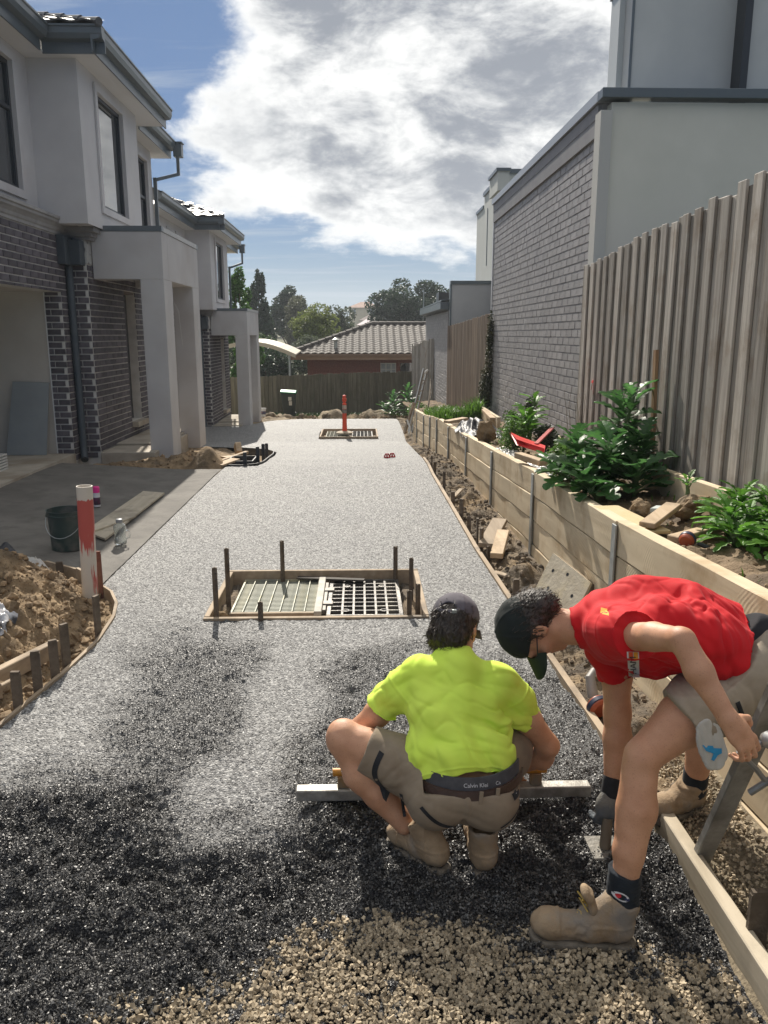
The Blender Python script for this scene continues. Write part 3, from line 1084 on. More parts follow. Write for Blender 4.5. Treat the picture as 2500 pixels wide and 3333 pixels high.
def townhouse(O, label, near):
    ox, oy, oz = O
    root = empty('townhouse', (-4.0 + ox, 11.5 + oy, oz), label, 'house', 'rendered townhouses along the left of the driveway')

    def B(mb, name, m, parent=root, **k):
        mb.v = [(x + ox, y + oy, z + oz) for x, y, z in mb.v]
        return mb.build(name, m, parent, **k)

    # ---------------- upper storey
    yL = 6.0 if near else 7.4
    up = MB()
    slab_with_hole_x(up, -3.53, .22, 11.08, 13.8, 3.16, 5.12, [(11.78, 12.96, 3.46, 4.93)])
    up.box((-4.15, 11.08, 3.16), (-3.75, 11.30, 5.12))          # bay end that faces the camera
    slab_with_hole_x(up, -3.92, .22, 13.8, 16.25, 3.0, 5.10, [(14.9, 15.85, 3.3, 4.85)])
    up.box((-7.5, 16.03, 3.0), (-4.14, 16.25, 5.10))
    up.box((-3.92, 13.58, 3.16), (-3.75, 13.8, 5.10))
    slab_with_hole_x(up, -4.15, .22, yL, 11.08, 3.20, 5.12, [(9.2, 10.58, 3.48, 4.94)] if near else [(8.1, 8.7, 3.9, 4.9), (9.1, 9.7, 3.9, 4.9), (10.0, 10.55, 3.9, 4.9)])
    B(up, 'upper_wall', M_render)
    room = MB()
    room.box((-7.4, yL + .1, 3.18), (-7.3, 16.0, 5.1)).box((-7.4, yL, 3.05), (-4.4, 16.0, 3.12))
    room.box((-7.3, 11.35, 3.2), (-4.4, 11.45, 5.1))
    B(room, 'inner_wall', mat('room_dark', (.20, .19, .18)))
    for args in ([(-3.53, 11.78, 12.96, 3.46, 4.93, .09, None, None)] + [(-3.92, 14.9, 15.85, 3.3, 4.85, .08, None, 4.2)] + ([(-4.15, 9.2, 10.58, 3.48, 4.94, .10, None, 4.40)] if near else [(-4.15, a, b, 3.9, 4.9, .07, None, None) for a, b in ((8.1, 8.7), (9.1, 9.7), (10.0, 10.55))])):
        X, a, b, c, d, tr, mt, ts = args
        window_x(root, X + ox, a + oy, b + oy, c + oz, d + oz, tr, mt, ts + oz if ts else None)
    # ---------------- eaves
    so = MB()
    so.box((-4.3, 10.90, 5.12), (-3.24, 14.45, 5.14))
    so.box((-4.4, yL - .4, 5.121), (-3.86, 10.90, 5.141))
    so.box((-4.4, 14.45, 5.10), (-3.66, 16.85, 5.12))
    B(so, 'soffit', M_soffit)
    gu = MB()
    def gutter(p, q, out, z0=5.105, z1=5.40):
        """fascia board and box gutter; out = outward direction"""
        p, q, o = Vector(p), Vector(q), Vector(out)
        t = (q - p).normalized()
        gu.prism([p + o * 0 + Vector((0, 0, z0)), p + o * .02 + Vector((0, 0, z0)), p + o * .02 + Vector((0, 0, z0 + .13)), p + o * .10 + Vector((0, 0, z0 + .145)), p + o * .125 + Vector((0, 0, z0 + .20)),
                  p + o * .125 + Vector((0, 0, z1 - .03)), p + o * .14 + Vector((0, 0, z1 - .02)), p + o * .14 + Vector((0, 0, z1)), p + o * 0 + Vector((0, 0, z1 - .02))], q - p)
    gutter((-3.24, 10.78, 0), (-3.24, 14.55, 0), (1, 0, 0))
    gutter((-3.864, 10.90, 0), (-3.10, 10.90, 0), (0, -1, 0), 5.107, 5.402)
    gutter((-3.86, yL - .4, 0), (-3.86, 10.76, 0), (1, 0, 0), 5.103, 5.398)
    gutter((-3.66, 14.45, 0), (-3.66, 16.75, 0), (1, 0, 0), 5.08, 5.37)
    gu.box((-4.3, 14.45, 5.12), (-3.243, 14.47, 5.42))
    B(gu, 'gutter', M_gutter, bevel=0)
    ro = MB()
    tp = math.tan(R(22))
    ro.prism([(-3.12, 10.80, 5.38), (-3.12, 14.5, 5.38), (-6.2, 14.5, 5.38 + 3.08 * tp), (-6.2, 13.88, 5.38 + 3.08 * tp)], (0, 0, .03))
    ro.prism([(-3.12, 10.80, 5.379), (-6.2, 13.88, 5.379 + 3.08 * tp), (-6.2, 10.80, 5.379)], (0, 0, .03))
    ro.prism([(-3.74, yL - .4, 5.36), (-3.74, 10.79, 5.36), (-6.6, 10.79, 5.36 + 2.86 * tp), (-6.6, yL - .4, 5.36 + 2.86 * tp)], (0, 0, .03))
    ro.prism([(-3.54, 14.5, 5.35), (-3.54, 16.8, 5.35), (-6.6, 16.8, 5.35 + 3.06 * tp), (-6.6, 14.5, 5.35 + 3.06 * tp)], (0, 0, .03))
    rf = B(ro, 'roof', M_roof)
    tm = roof_tile_mesh(.30, .36, .022, M_roof, .022)
    for r_ in range(9):
        yy = 10.76 + r_ * .31
        x1 = -3.13 - r_ * .31
        i = 0
        while True:
            xc = x1 - .16 - i * .30
            if xc < -3.95 - r_ * .1: break
            M = Matrix.Translation((xc + ox, yy + oy, 5.41 + (yy - 10.8) * tp + .02 + oz)) @ Matrix.Rotation(R(19), 4, 'X')
            inst('roof_tile', tm, M, rf)
            i += 1
        # hip capping
        cap = MB().tube([(x1 + .02, yy - .02, 5.435 + (yy - 10.8) * tp), (x1 - .32, yy + .32, 5.43 + (yy + .31 - 10.8) * tp)], [.05, .045], 8)
        B(cap, 'hip_tile', M_roof, rf)
    # ---------------- brick ground floor
    mo = MB()
    mo.box((-4.22, yL, 2.3), (-4.0, 11.2, 3.04))                   # lintel over the garage
    mo.box((-4.22, 11.2, -.1), (-4.0, 11.5, 3.04))                 # pier
    mo.box((-4.22, 11.5, -.1), (-3.73, 11.6, 3.0))                 # entry block, front
    slab_with_hole_x(mo, -3.73, .2, 11.6, 14.6, -.1, 3.0, [(13.15, 13.78, .36, 2.42)])
    mo.box((-4.22, 14.4, -.6), (-3.93, 14.6, 3.0))
    slab_with_hole_x(mo, -4.0, .2, 14.6, 16.25, -.6, 3.0, [])
    mo.box((-7.5, 16.05, -.8), (-4.2, 16.25, 3.0))
    B(mo, 'mortar_bed', M_mortar)
    bw = BrickWork(M_brick, M_brick_s)
    zr = oz + .02
    P = lambda x, y: (x + ox, y + oy)
    bw.plane(P(-4.0, yL), P(-4.0, 11.2), 2.3 + oz, 3.03 + oz, zref=zr)
    bw.plane(P(-4.22, 11.2), P(-4.0, 11.2), 0 + oz, 2.3 + oz, zref=zr, phase=.07)
    bw.plane(P(-4.0, 11.2), P(-4.0, 11.5), 0 + oz, 2.7 + oz, zref=zr)
    bw.plane(P(-4.0, 11.5), P(-3.73, 11.5), 0 + oz, 3.0 + oz, zref=zr, phase=.12)
    bw.plane(P(-3.73, 11.5), P(-3.73, 14.6), 0 + oz, 2.7 + oz, holes=[(1.65, 2.28, .36 + oz, 2.42 + oz)], zref=zr, phase=.02)
    bw.finish(root, 300)
    # ---------------- mouldings
    cp = cornice_profile(0, 0)
    co = MB()
    co.prism([(-4.0 + a, yL, 3.035 + b) for a, b in cp], (0, 11.98 - yL, 0))
    ca = MB()
    for (a, b) in ((.02, .05), (.05, .08), (.10, .11), (.13, .14)):
        z = {.02: 3.0, .05: 3.04, .10: 3.10, .13: 3.16}[a]
        ca.box((-3.98 - .0, 11.5 - a, z), (-3.73 + a + .06, 12.0, z + .062))
    m_cor = mat('moulding_cement', (.27, .265, .26), (.36, .35, .34), 5, .85, .4, 40)
    B(co, 'cornice', m_cor); B(ca, 'capital', mat('moulding_dark', (.22, .21, .21), (.30, .29, .28), 6, .85, .4, 40))
    if near:
        B(MB().box((-3.885, 11.484, 2.69), (-3.722, 11.5, 2.995)).box((-3.738, 11.50, 2.69), (-3.716, 11.70, 2.994)), 'render_patch', mat('smeared_render', (.42, .42, .40), (.16, .15, .155), 9, .9, .7, 40, lo=.5, hi=.62))
    # ---------------- garage inside
    ga = MB()
    ga.box((-9, 11.21, 0), (-4.221, 11.33, 2.298)).box((-9.1, yL, 0), (-9, 11.2, 2.298)).box((-9, yL, 2.30), (-4.221, 11.2, 2.36))
    B(ga, 'garage_wall', mat('garage_plaster', (.50, .46, .40), (.56, .52, .46), 2, .9))
    B(MB().box((-9, yL, -.2), (-3.98, 11.19, .125)), 'garage_slab', M_conc_old)
    B(MB().box((-4.236, 11.190, .127), (-4.221, 11.209, 2.295)), 'corner_bead', mat('white_bead', (.75, .75, .73)))
    # ---------------- door
    dr = B(MB().box((-3.93, 13.15, .36), (-3.87, 13.78, 2.42)), 'door', mat('door_dark', (.035, .038, .045), None, 3, .5))
    B(MB().box((-3.87, 13.15, .36), (-3.742, 13.18, 2.42)).box((-3.87, 13.18, 2.38), (-3.742, 13.78, 2.42)), 'door_frame', mat('door_frame_timber', (.10, .072, .048), (.14, .10, .07), 8, .7), dr)
    B(MB().box((-3.87, 13.15, .27), (-3.62, 13.8, .355)), 'door_sill', M_conc_old)
    # ---------------- portico
    po = MB()
    po.box((-3.07, 11.7, -.05), (-2.74, 12.2, 2.5)).box((-3.07, 13.68, -.15), (-2.74, 14.18, 2.5))
    po.box((-3.71, 11.7, 2.5), (-2.74, 12.02, 3.14)).box((-3.07, 12.02, 2.5), (-2.74, 13.86, 3.14)).box((-3.92, 13.86, 2.5), (-2.74, 14.18, 3.14))
    po.box((-3.71, 12.02, 2.9), (-3.07, 13.86, 3.12))
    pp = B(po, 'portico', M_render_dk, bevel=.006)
    B(MB().box((-3.71, 11.69, 3.142), (-2.73, 11.80, 3.21)), 'capping', M_gutter, pp); B(MB().box((-3.71, 14.1, 3.142), (-2.73, 14.19, 3.21)), 'capping', M_gutter, pp)
    B(MB().box((-2.85, 11.80, 3.142), (-2.729, 14.1, 3.209)), 'capping', mat('capping_pale', (.45, .45, .44), None, 3, .5), pp)
    B(MB().box((-3.72, 11.45, -.2), (-2.95, 14.3, .10)).box((-3.72, 12.2, .1), (-3.0, 14.2, .13)), 'porch_slab', M_conc_old, bevel=.01)
    # loose wires left hanging in the portico openings
    for (wy, wz, dy) in ((12.25, 2.2, .35), (13.9, 1.9, -.25)):
        B(MB().tube([(-2.735, wy, wz), (-2.70, wy + dy * .3, wz - .12), (-2.71, wy + dy * .6, wz - .35), (-2.72, wy + dy, wz - .62)], .004, 5), 'wire', mat('white_wire', (.6, .6, .58)))
    # ---------------- rainwater goods
    rh = MB()
    rh.box((-4.06, 11.16, 2.66), (-3.885, 11.48, 3.03)).box((-3.885, 11.30, 2.66), (-3.74, 11.485, 2.985))
    B(rh, 'rainhead', M_slate, bevel=.006)
    B(MB().tube([(-3.945, 11.42, 2.68), (-3.945, 11.42, .2), (-3.93, 11.38, .08), (-3.90, 11.30, .02)], .052, 12), 'downpipe', M_slate, smooth=True)
    b2 = MB()
    b2.box((-3.58, 16.64, 5.10), (-3.42, 16.82, 5.34)).box((-3.60, 16.62, 5.341), (-3.40, 16.84, 5.365))
    B(b2, 'gutter_box', M_gutter, bevel=.004)
    dp = MB()
    dp.bar((-3.50, 16.66, 5.11), (-3.50, 16.66, 4.76), .055, .05, (0, 1, 0)).bar((-3.50, 16.66, 4.78), (-3.86, 16.24, 4.60), .05, .06).bar((-3.86, 16.24, 4.64), (-3.86, 16.24, 3.0), .065, .05, (0, 1, 0))
    B(dp, 'downpipe', M_gutter)
    return root


townhouse((0, 0, 0), 'nearest grey rendered townhouse with tall bay window, dark brick garage and square portico', True)
townhouse((-.30, 10.5, -.78), 'farther grey townhouse down the slope with three small upper windows and portico', False)
# ================================================================== RIGHT HAND SIDE
def neighbour():
    root = empty('neighbour_house', (3.2, 11, 0), 'neighbour building with painted grey brick side wall and flat parapet', 'house')
    XB = 2.33
    mo = MB()
    mo.box((XB, 8.26, -.3), (XB + .22, 14.42, 3.72))
    mo.box((XB + .002, 8.262, 3.72), (XB + .22, 14.418, 3.93))
    mo.build('mortar_bed', M_mortar_g, root)
    bw = BrickWork(M_brick_g, M_brick_gs, depth=.007, l=.235, h=.077, joint=.009)
    # this wall looks to -X, so it runs towards the camera
    bw.plane((XB, 14.42), (XB, 8.27), .15, 3.60, zref=0)
    bw.finish(root, 300, jit=.002)
    fa = MB()
    fa.box((XB - .03, 8.25, 3.62), (XB - .001, 14.43, 3.78)).box((XB - .035, 8.25, 3.78), (XB - .001, 14.43, 3.90))
    fa.build('parapet_board', mat('parapet_paint', (.20, .195, .205), (.235, .23, .235), 4, .6), root)
    cap = MB().box((XB - .06, 8.20, 3.91), (XB + .25, 14.46, 4.0))
    cap.build('capping', mat('capping_zinc', (.40, .42, .45), None, 3, .4, metal=.3), root)
    MB().box((XB - .02, 14.43, .2), (XB + .05, 14.50, 3.92)).build('corner_flashing', mat('flashing_pale', (.55, .55, .57), None, 3, .4), root)
    MB().box((2.27, 8.05, .5), (2.38, 8.24, 3.80)).build('corner_trim', mat('trim_render', (.46, .46, .44), None, 3, .85, .2, 100), root)
    fw = MB().box((2.381, 8.10, 0), (7.5, 8.24, 3.88))
    fw.build('front_wall', M_render_pale, root)
    MB().box((2.27, 8.03, 3.905), (7.5, 8.19, 3.99)).build('front_capping', M_gutter, root, bevel=.004)
    MB().box((2.6, 8.25, 3.84), (7.5, 14.4, 3.90)).build('roof', M_gutter, root)
    # upper storey set back
    ms = mat('wall_sheet', (.47, .485, .48), (.52, .53, .525), 2, .6, c3=(.44, .455, .46), s3=.9)
    MB().box((2.715, 8.70, 3.90), (3.752, 9.25, 5.6)).build('upper_wall', ms, root)
    MB().box((2.655, 8.94, 3.90), (2.714, 9.24, 5.15)).build('upper_wall', mat('sheet_edge', (.47, .50, .51), None, 3, .5), root)
    MB().box((2.64, 8.92, 5.151), (2.714, 9.26, 5.20)).build('flashing', M_gutter, root)
    MB().box((2.705, 8.685, 3.9), (2.730, 8.699, 5.6)).build('sheet_joint', M_gutter, root)
    MB().box((3.755, 8.50, 3.9), (3.828, 8.72, 5.8)).build('corner_post', M_frame, root)
    MB().box((3.835, 8.56, 3.9), (7.5, 8.7, 5.8)).build('upper_wall', ms, root)
    return root


neighbour()


def tall_block():
    root = empty('rendered_block', (5, 21, 0), 'tall pale rendered block rising behind the grey brick wall', 'building')
    m = mat('block_render', (.52, .54, .51), (.56, .57, .54), 1, .85)
    MB().box((3.5, 20.3, -.5), (9, 23.6, 5.5)).build('wall', m, root)
    MB().box((3.46, 20.26, 5.50), (9.05, 23.65, 5.60)).build('parapet_cap', M_gutter, root)
    MB().box((3.5, 23.61, -.5), (9, 25.0, 5.2)).build('wall', m, root)
    MB().box((3.47, 23.66, 5.2), (9, 25.05, 5.28)).build('parapet_cap', M_gutter, root)
    b = MB().box((3.22, 19.7, 5.02), (3.49, 20.9, 5.44)).build('vent_box', m, root)
    MB().box((3.18, 19.66, 5.441), (3.52, 20.95, 5.51)).build('vent_lid', M_gutter, b)
    MB().box((3.485, 22.9, 3.6), (3.499, 22.93, 5.1)).build('joint', M_gutter, root)


tall_block()


def low_garage():
    root = empty('brick_garage', (3.4, 25, -.5), 'low grey brick garage with sloping gutter beyond the second fence', 'garage')
    MB().box((2.40, 22.3, -.9), (2.6, 29.8, 2.36)).build('mortar_bed', M_mortar_g, root)
    bw = BrickWork(M_brick_g, M_brick_gs, depth=.010, l=.235, h=.077, joint=.009)
    bw.plane((2.40, 29.8), (2.40, 22.3), -.3, 2.3, zref=.02)
    bw.finish(root, 0)
    MB().box((2.45, 22.0, -.4), (7, 22.2, 3.05)).build('parapet_wall', mat('parapet_render', (.42, .42, .43), (.46, .46, .465), 2, .85), root)
    MB().box((2.42, 21.97, 3.051), (7, 22.25, 3.14)).build('parapet_cap', M_gutter, root)
    MB().box((2.41, 21.975, 1.9), (2.449, 22.22, 3.05)).build('edge_flashing', M_gutter, root)
    g = MB()
    g.prism([(2.18, 22.25, 2.42), (2.42, 22.25, 2.40), (2.42, 22.25, 2.62), (2.18, 22.25, 2.60)], (0, 7.7, 0))
    g.build('gutter', M_gutter, root)
    MB().prism([(2.2, 22.25, 2.62), (6, 22.25, 3.2), (6, 22.25, 3.24), (2.2, 22.25, 2.66)], (0, 7.8, 0)).build('roof', M_gutter, root)
    MB().box((2.6, 29.62, -.9), (6, 29.8, 2.6)).build('end_wall', M_brick_gs, root)
    MB().box((2.7, 28.2, 2.7), (3.3, 29.2, 3.15)).build('roof_box', M_black, root)
    MB().tube([(2.3, 29.75, 2.2), (2.3, 29.75, 3.3)], .02, 6).build('vent_pipe', M_steel, root)


low_garage()


# ------------------------------------------------------------------ fences
def paling_fence(name, label, p0, p1, zt0, zt1, zb0, zb1, m, board=.14, lap=.10, gap=.065, limit=300, jag=.012, group=None, rails=True):
    """board-on-board fence from p0 to p1 (xy); boards on the left hand side of the run face the driveway"""
    p0, p1 = Vector(p0), Vector(p1)
    L = (p1 - p0).length
    u = (p1 - p0) / L
    n = Vector((-u.y, u.x))
    root = empty(name, ((p0.x + p1.x) / 2, (p0.y + p1.y) / 2, min(zb0, zb1)), label, 'fence', group)
    ang = math.atan2(u.y, u.x)
    pitch = lap + gap
    cnt = int(L / pitch)
    def board_at(s, w, off, th, dz):
        c = p0 + u * s + n * off
        t = s / L
        z1 = zt0 + (zt1 - zt0) * t + dz
        z0 = zb0 + (zb1 - zb0) * t
        h = z1 - z0
        mb = MB().box((-w / 2, -th / 2, -h / 2), (w / 2, th / 2, h / 2))
        o = mb.build('paling', m, None, bevel=.003)
        o.parent = root
        o.matrix_local = world_inv(root) @ Matrix.Translation((c.x, c.y, (z0 + z1) / 2)) @ Matrix.Rotation(ang + random.uniform(-.02, .02), 4, 'Z') @ Matrix.Rotation(random.uniform(-.007, .007), 4, 'Y')
    for i in range(cnt + 1):
        s = i * pitch
        board_at(s + pitch / 2, gap + .05, 0, .015, random.uniform(-jag, jag) - .012)
        board_at(s, lap * random.uniform(.90, 1.08), .0185, .018, random.uniform(-jag, jag))
    if rails:
        rb = MB()
        for f in (.12, .5, .86):
            a, b = p0 - n * .04, p1 - n * .04
            rb.bar((a.x, a.y, zb0 + (zt0 - zb0) * f), (b.x, b.y, zb1 + (zt1 - zb1) * f), .05, .08)
            r = rb.build('rail', m, root); rb = MB()
    return root


paling_fence('paling_fence', 'tall weathered grey lapped paling fence beside the raised garden bed', (2.20, 2.6), (2.20, 8.02), 2.70, 2.40, .85, .55, M_paling, lap=.105, gap=.092, jag=.022)
paling_fence('paling_fence', 'brown paling fence between the grey brick wall and the low garage', (2.36, 14.55), (2.40, 22.2), 2.12, 1.96, .10, -.4, M_paling2, lap=.10, gap=.08)
paling_fence('paling_fence', 'old dark paling fence closing the far end of the driveway', (1.9, 29.0), (-6.6, 29.0), .46, .20, -1.45, -1.45, M_fence_back, lap=.13, gap=.02, jag=.03)
paling_fence('paling_fence', 'short grey fence turning the corner beside the ladder at the far right', (2.38, 26.3), (1.86, 28.85), 1.62, 1.36, -.9, -1.2, M_paling, lap=.12, gap=.03, jag=.04)


# ------------------------------------------------------------------ retaining wall of sleepers between steel posts
def retaining_wall():
    root = empty('retaining_wall', (1.35, 8, 0), 'long retaining wall of pine sleepers between steel posts along the driveway', 'wall')
    py = [0.6, 2.40, 4.28, 6.34, 8.28, 10.18, 12.16, 13.92, 15.2, 16.6, 18.45, 19.9]
    for a, b in zip(py[:-1], py[1:]):
        za, zb_ = float(wall_z(a)), float(wall_z(b))
        xa, xb = float(wall_x(a)), float(wall_x(b))
        bot = min(float(zg(a)), float(zg(b))) - .25
        k = 0
        while max(za, zb_) - k * .2 > bot and k < 6:
            # each sleeper lies level in pairs with a slight sag; the top one follows the line of the bed
            j = random.uniform(-.006, .006)
            z0, z1 = za - k * .203, zb_ - k * .203
            L = math.hypot(b - a, xb - xa)
            h, t = .196, .075
            nseg = 10
            V = []
            for i in range(nseg + 1):
                s = -L / 2 + L * i / nseg
                w = .003 * math.sin(i * 1.3 + k * 2 + a)
                V += [(-t / 2 + j + w, s, -h / 2), (t / 2 + j, s, -h / 2), (t / 2 + j, s, h / 2), (-t / 2 + j + w, s, h / 2)]
            Fc = [(0, 1, 2, 3), (4 * nseg + 3, 4 * nseg + 2, 4 * nseg + 1, 4 * nseg)]
            for i in range(nseg):
                for q in range(4):
                    Fc.append((4 * i + q, 4 * i + 4 + q, 4 * i + 4 + (q + 1) % 4, 4 * i + (q + 1) % 4))
            o = MB().add(V, Fc).build('sleeper', M_sleeper, None, bevel=.004)
            o.parent = root
            ang = math.atan2(xa - xb, b - a)
            o.matrix_local = world_inv(root) @ Matrix.Translation(((xa + xb) / 2 + .042, (a + b) / 2, (z0 + z1) / 2 - .098)) @ Matrix.Rotation(ang, 4, 'Z') @ Matrix.Rotation(math.atan2(z1 - z0, b - a), 4, 'X')
            k += 1
    for y in py[1:]:
        x, z = float(wall_x(y)), float(wall_z(y))
        b = float(zg(y)) - .3
        pm = MB().box((x - .014, y - .032, b), (x - .006, y + .032, z - .02)).box((x - .006, y - .004, b), (x + .08, y + .004, z - .02)).box((x + .085, y - .03, b), (x + .092, y + .03, z - .02))
        pm.build('post', M_steel, root)
    return root


retaining_wall()

# edging sleepers at the back of the bed
for (a, b, lab) in [((2.06, 4.3, .80), (2.06, 5.75, .74), 'sawn edging sleeper at the back of the bed below the near fence'),
                    ((1.98, 7.0, .64), (2.10, 8.4, .60), 'sawn edging sleeper in the bed behind the red dustpan'),
                    ((2.05, 11.8, .45), (2.12, 13.9, .42), 'edging sleeper at the foot of the brown paling fence')]:
    tag(MB().bar(a, b, .05, .2).build('edging_sleeper', M_sleeper, None, bevel=.005), lab, 'timber', 'edging sleepers of the bed')


# ------------------------------------------------------------------ beyond the back fence
def brick_house():
    root = empty('brick_house', (0, 36, -1), 'red brick house with brown tiled hip roof beyond the back fence', 'house')
    ez, ey = .93, 33.9
    rz, ry = 2.16, 36.9
    x0, xh, x1 = -2.95, .55, 6.0
    m_rb = mat('red_brick', (.13, .042, .030), (.19, .07, .05), 18, .85, .4, 60)
    w = MB()
    w.box((-2.24, 34.5, -2.4), (.86, 34.7, .80)).box((.86, 34.5, -2.4), (1.53, 34.7, .02)).box((1.53, 34.5, -2.4), (1.70, 34.7, .80)).box((1.70, 34.5, -2.4), (6, 34.7, .1)).box((2.2, 34.5, .1), (6, 34.7, .8))
    w.box((.86, 34.5, .56), (1.53, 34.7, .8)).box((1.70, 34.5, .56), (2.2, 34.7, .8)).box((-2.24, 34.71, -2.4), (-2.04, 40, .8))
    w.build('wall', m_rb, root)
    win = MB().box((.86, 34.55, .02), (1.53, 34.6, .56)).build('window', mat('curtained_glass', (.34, .37, .40), (.26, .29, .32), 5, .25), root)
    f = MB()
    for xx in (.86, 1.08, 1.30, 1.49): f.box((xx, 34.53, .02), (xx + .03, 34.549, .56))
    for zz in (.02, .28, .53): f.box((.86, 34.526, zz), (1.53, 34.529, zz + .025))
    f.build('frame', mat('pale_frame', (.5, .5, .48)), win)
    MB().box((1.70, 34.55, .1), (2.2, 34.6, .56)).build('window', M_glass, root)
    m_fa = mat('timber_fascia', (.24, .15, .095), (.28, .18, .12), 3, .7)
    MB().box((x0, ey, ez - .22), (x1, ey + .06, ez)).build('fascia', m_fa, root)
    MB().box((x0 - .05, ey - .08, ez - .05), (x1, ey - .001, ez + .03)).build('gutter', mat('brown_gutter', (.20, .13, .09), None, 3, .5), root)
    MB().box((x0, ey + .06, ez - .20), (x1, 34.5, ez - .18)).build('soffit', m_fa, root)
    sl = MB()
    sl.prism([(x0, ey, ez), (x1, ey, ez), (x1, ry, rz), (xh, ry, rz)], (0, 0, -.03))
    sl.prism([(x0, ey, ez), (xh, ry, rz), (x0, 2 * ry - ey, ez)], (0, 0, -.03))
    sl.prism([(x0, 2 * ry - ey, ez), (xh, ry, rz), (x1, ry, rz), (x1, 2 * ry - ey, ez)], (0, 0, -.03))
    mt = mat('brown_roof_tile', (.05, .041, .035), (.095, .08, .068), 6, .75, .5, 30, vary=.22)
    roof = sl.build('roof', mt, root)
    tm = roof_tile_mesh(.30, .36, .03, mt, .045)
    pitch = math.atan2(rz - ez, ry - ey)
    sl_len = math.hypot(rz - ez, ry - ey)
    rows = int(sl_len / .235)
    for r_ in range(rows):
        d = r_ * .235
        yy, zz = ey + d * math.cos(pitch) - .03, ez + d * math.sin(pitch) + .015
        xs = x0 + (xh - x0) * d / sl_len
        xc = math.ceil(xs / .30) * .30 + .05
        while xc < 2.95:
            inst('roof_tile', tm, Matrix.Translation((xc + .15, yy, zz)) @ Matrix.Rotation(pitch - .05, 4, 'X'), roof)
            xc += .30
    n = 12
    for i in range(n):
        t0, t1 = i / n, (i + 1) / n
        P = lambda t: Vector((x0 + (xh - x0) * t, ey + (ry - ey) * t, ez + (rz - ez) * t + .06))
        MB().tube([P(t0) , P(t1 + .012)], [.125, .10], 8).build('hip_tile', mt, roof)
    for i in range(9):
        MB().tube([(xh + i * .32, ry, rz + .05), (xh + i * .32 + .34, ry, rz + .05)], [.12, .10], 8).build('ridge_tile', mt, roof)
    # flue on the roof
    MB().lathe([(.075, 0), (.075, .45), (.09, .46), (.17, .50), (.02, .60), (0, .60)], (-1.03, 34.35, 1.02), 14).build('flue', mat('galv_flue', (.36, .38, .36), (.28, .30, .28), 8, .5, metal=.4), root, smooth=True)
    MB().box((-1.2, 34.3, 1.10), (-.86, 34.62, 1.14)).build('flashing', mat('lead_flashing', (.5, .5, .47), None, 4, .5), root)
    return root


brick_house()


def carport():
    root = empty('carport', (-3.6, 32.5, -1), 'cream curved carport canopy between the portico and the brick house', 'carport')
    m = mat('cream_sheet', (.50, .45, .34), (.56, .51, .40), 2, .5)
    n = 9
    for k in range(n):
        a0, a1 = k / n, (k + 1) / n
        P = lambda t: (-5.2 + 2.75 * t, 1.05 + .45 * math.sin(math.pi * (.18 + .80 * t)) - .08 * t)
        (xa, za), (xb, zb) = P(a0), P(a1)
        MB().prism([(xa, 31.0, za), (xb - .012, 31.0, zb), (xb - .012, 31.0, zb - .05), (xa, 31.0, za - .05)], (0, 3.2, .1)).build('roof_sheet', m, root)
    e = MB()
    pts = [P(t / 20) for t in range(21)]
    poly = [(x, 30.96, z + .02) for x, z in pts] + [(x, 30.96, z - .13) for x, z in pts[::-1]]
    e.prism(poly, (0, .04, 0))
    e.build('edge_beam', mat('cream_beam', (.42, .37, .28)), root)
    for x in (-4.6, -2.7):
        MB().tube([(x, 31.2, -2.2), (x, 31.2, 1.1)], .04, 8).build('post', M_steel, root)


carport()


def far_house(name, label, X, Y, zb, w, d, h, rh, mw, mr, windows=(), group=None):
    root = empty(name, (X, Y, zb), label, 'house', group)
    MB().box((X - w / 2, Y, zb - 3), (X + w / 2, Y + d, zb + h)).build('wall', mw, root)
    e = .5
    a = [(X - w / 2 - e, Y - e, zb + h), (X + w / 2 + e, Y - e, zb + h), (X + w / 2 + e, Y + d + e, zb + h), (X - w / 2 - e, Y + d + e, zb + h)]
    k = min(w, d) * .45
    r0, r1 = (X - w / 2 + k, Y + d / 2, zb + h + rh), (X + w / 2 - k, Y + d / 2, zb + h + rh)
    MB().add(a + [r0, r1], [(0, 1, 5, 4), (1, 2, 5), (2, 3, 4, 5), (3, 0, 4), (0, 3, 2, 1)]).build('roof', mr, root)
    for (wx, wz, ww, wh) in windows:
        wo = MB().box((X + wx, Y - .08, zb + wz), (X + wx + ww, Y - .02, zb + wz + wh)).build('window', mat('far_frame', (.75, .75, .72)), root)
        MB().box((X + wx + .1, Y - .11, zb + wz + .1), (X + wx + ww - .1, Y - .081, zb + wz + wh - .1)).build('pane', M_glass, wo)
    return root


m_cream = mat('cream_render', (.50, .43, .30), (.55, .48, .35), 1, .85)
m_terra = mat('terracotta', (.26, .13, .085), (.33, .18, .12), 1.5, .8)
far_house('hill_house', 'cream two storey house with terracotta roof on the far hillside', 1.35, 220, 4.0, 8.4, 7, 4.7, 1.6, m_cream, m_terra, [(.9, 2.9, 1.7, 1.5), (-3.6, 2.9, 1.2, 1.4), (-1, .3, 1.5, 1.4)])
far_house('hill_house', 'small house with pale pinkish roof below the terracotta house', 1.7, 150, 1.2, 3.6, 5, 2.2, 1.3, m_cream, mat('pink_roof', (.50, .42, .43), (.58, .47, .49), 1.5, .7), [(-1.2, .6, 1, 1)])
far_house('hill_house', 'white house half hidden among the trees at the left', -10.2, 140, 1.0, 4.4, 6, 2.4, 1.2, mat('white_weatherboard', (.55, .55, .52)), mat('grey_roof', (.26, .26, .26), (.32, .32, .31), 1, .7), [(-1.8, .6, 1.1, 1.2), (.3, .6, 1.1, 1.2)])
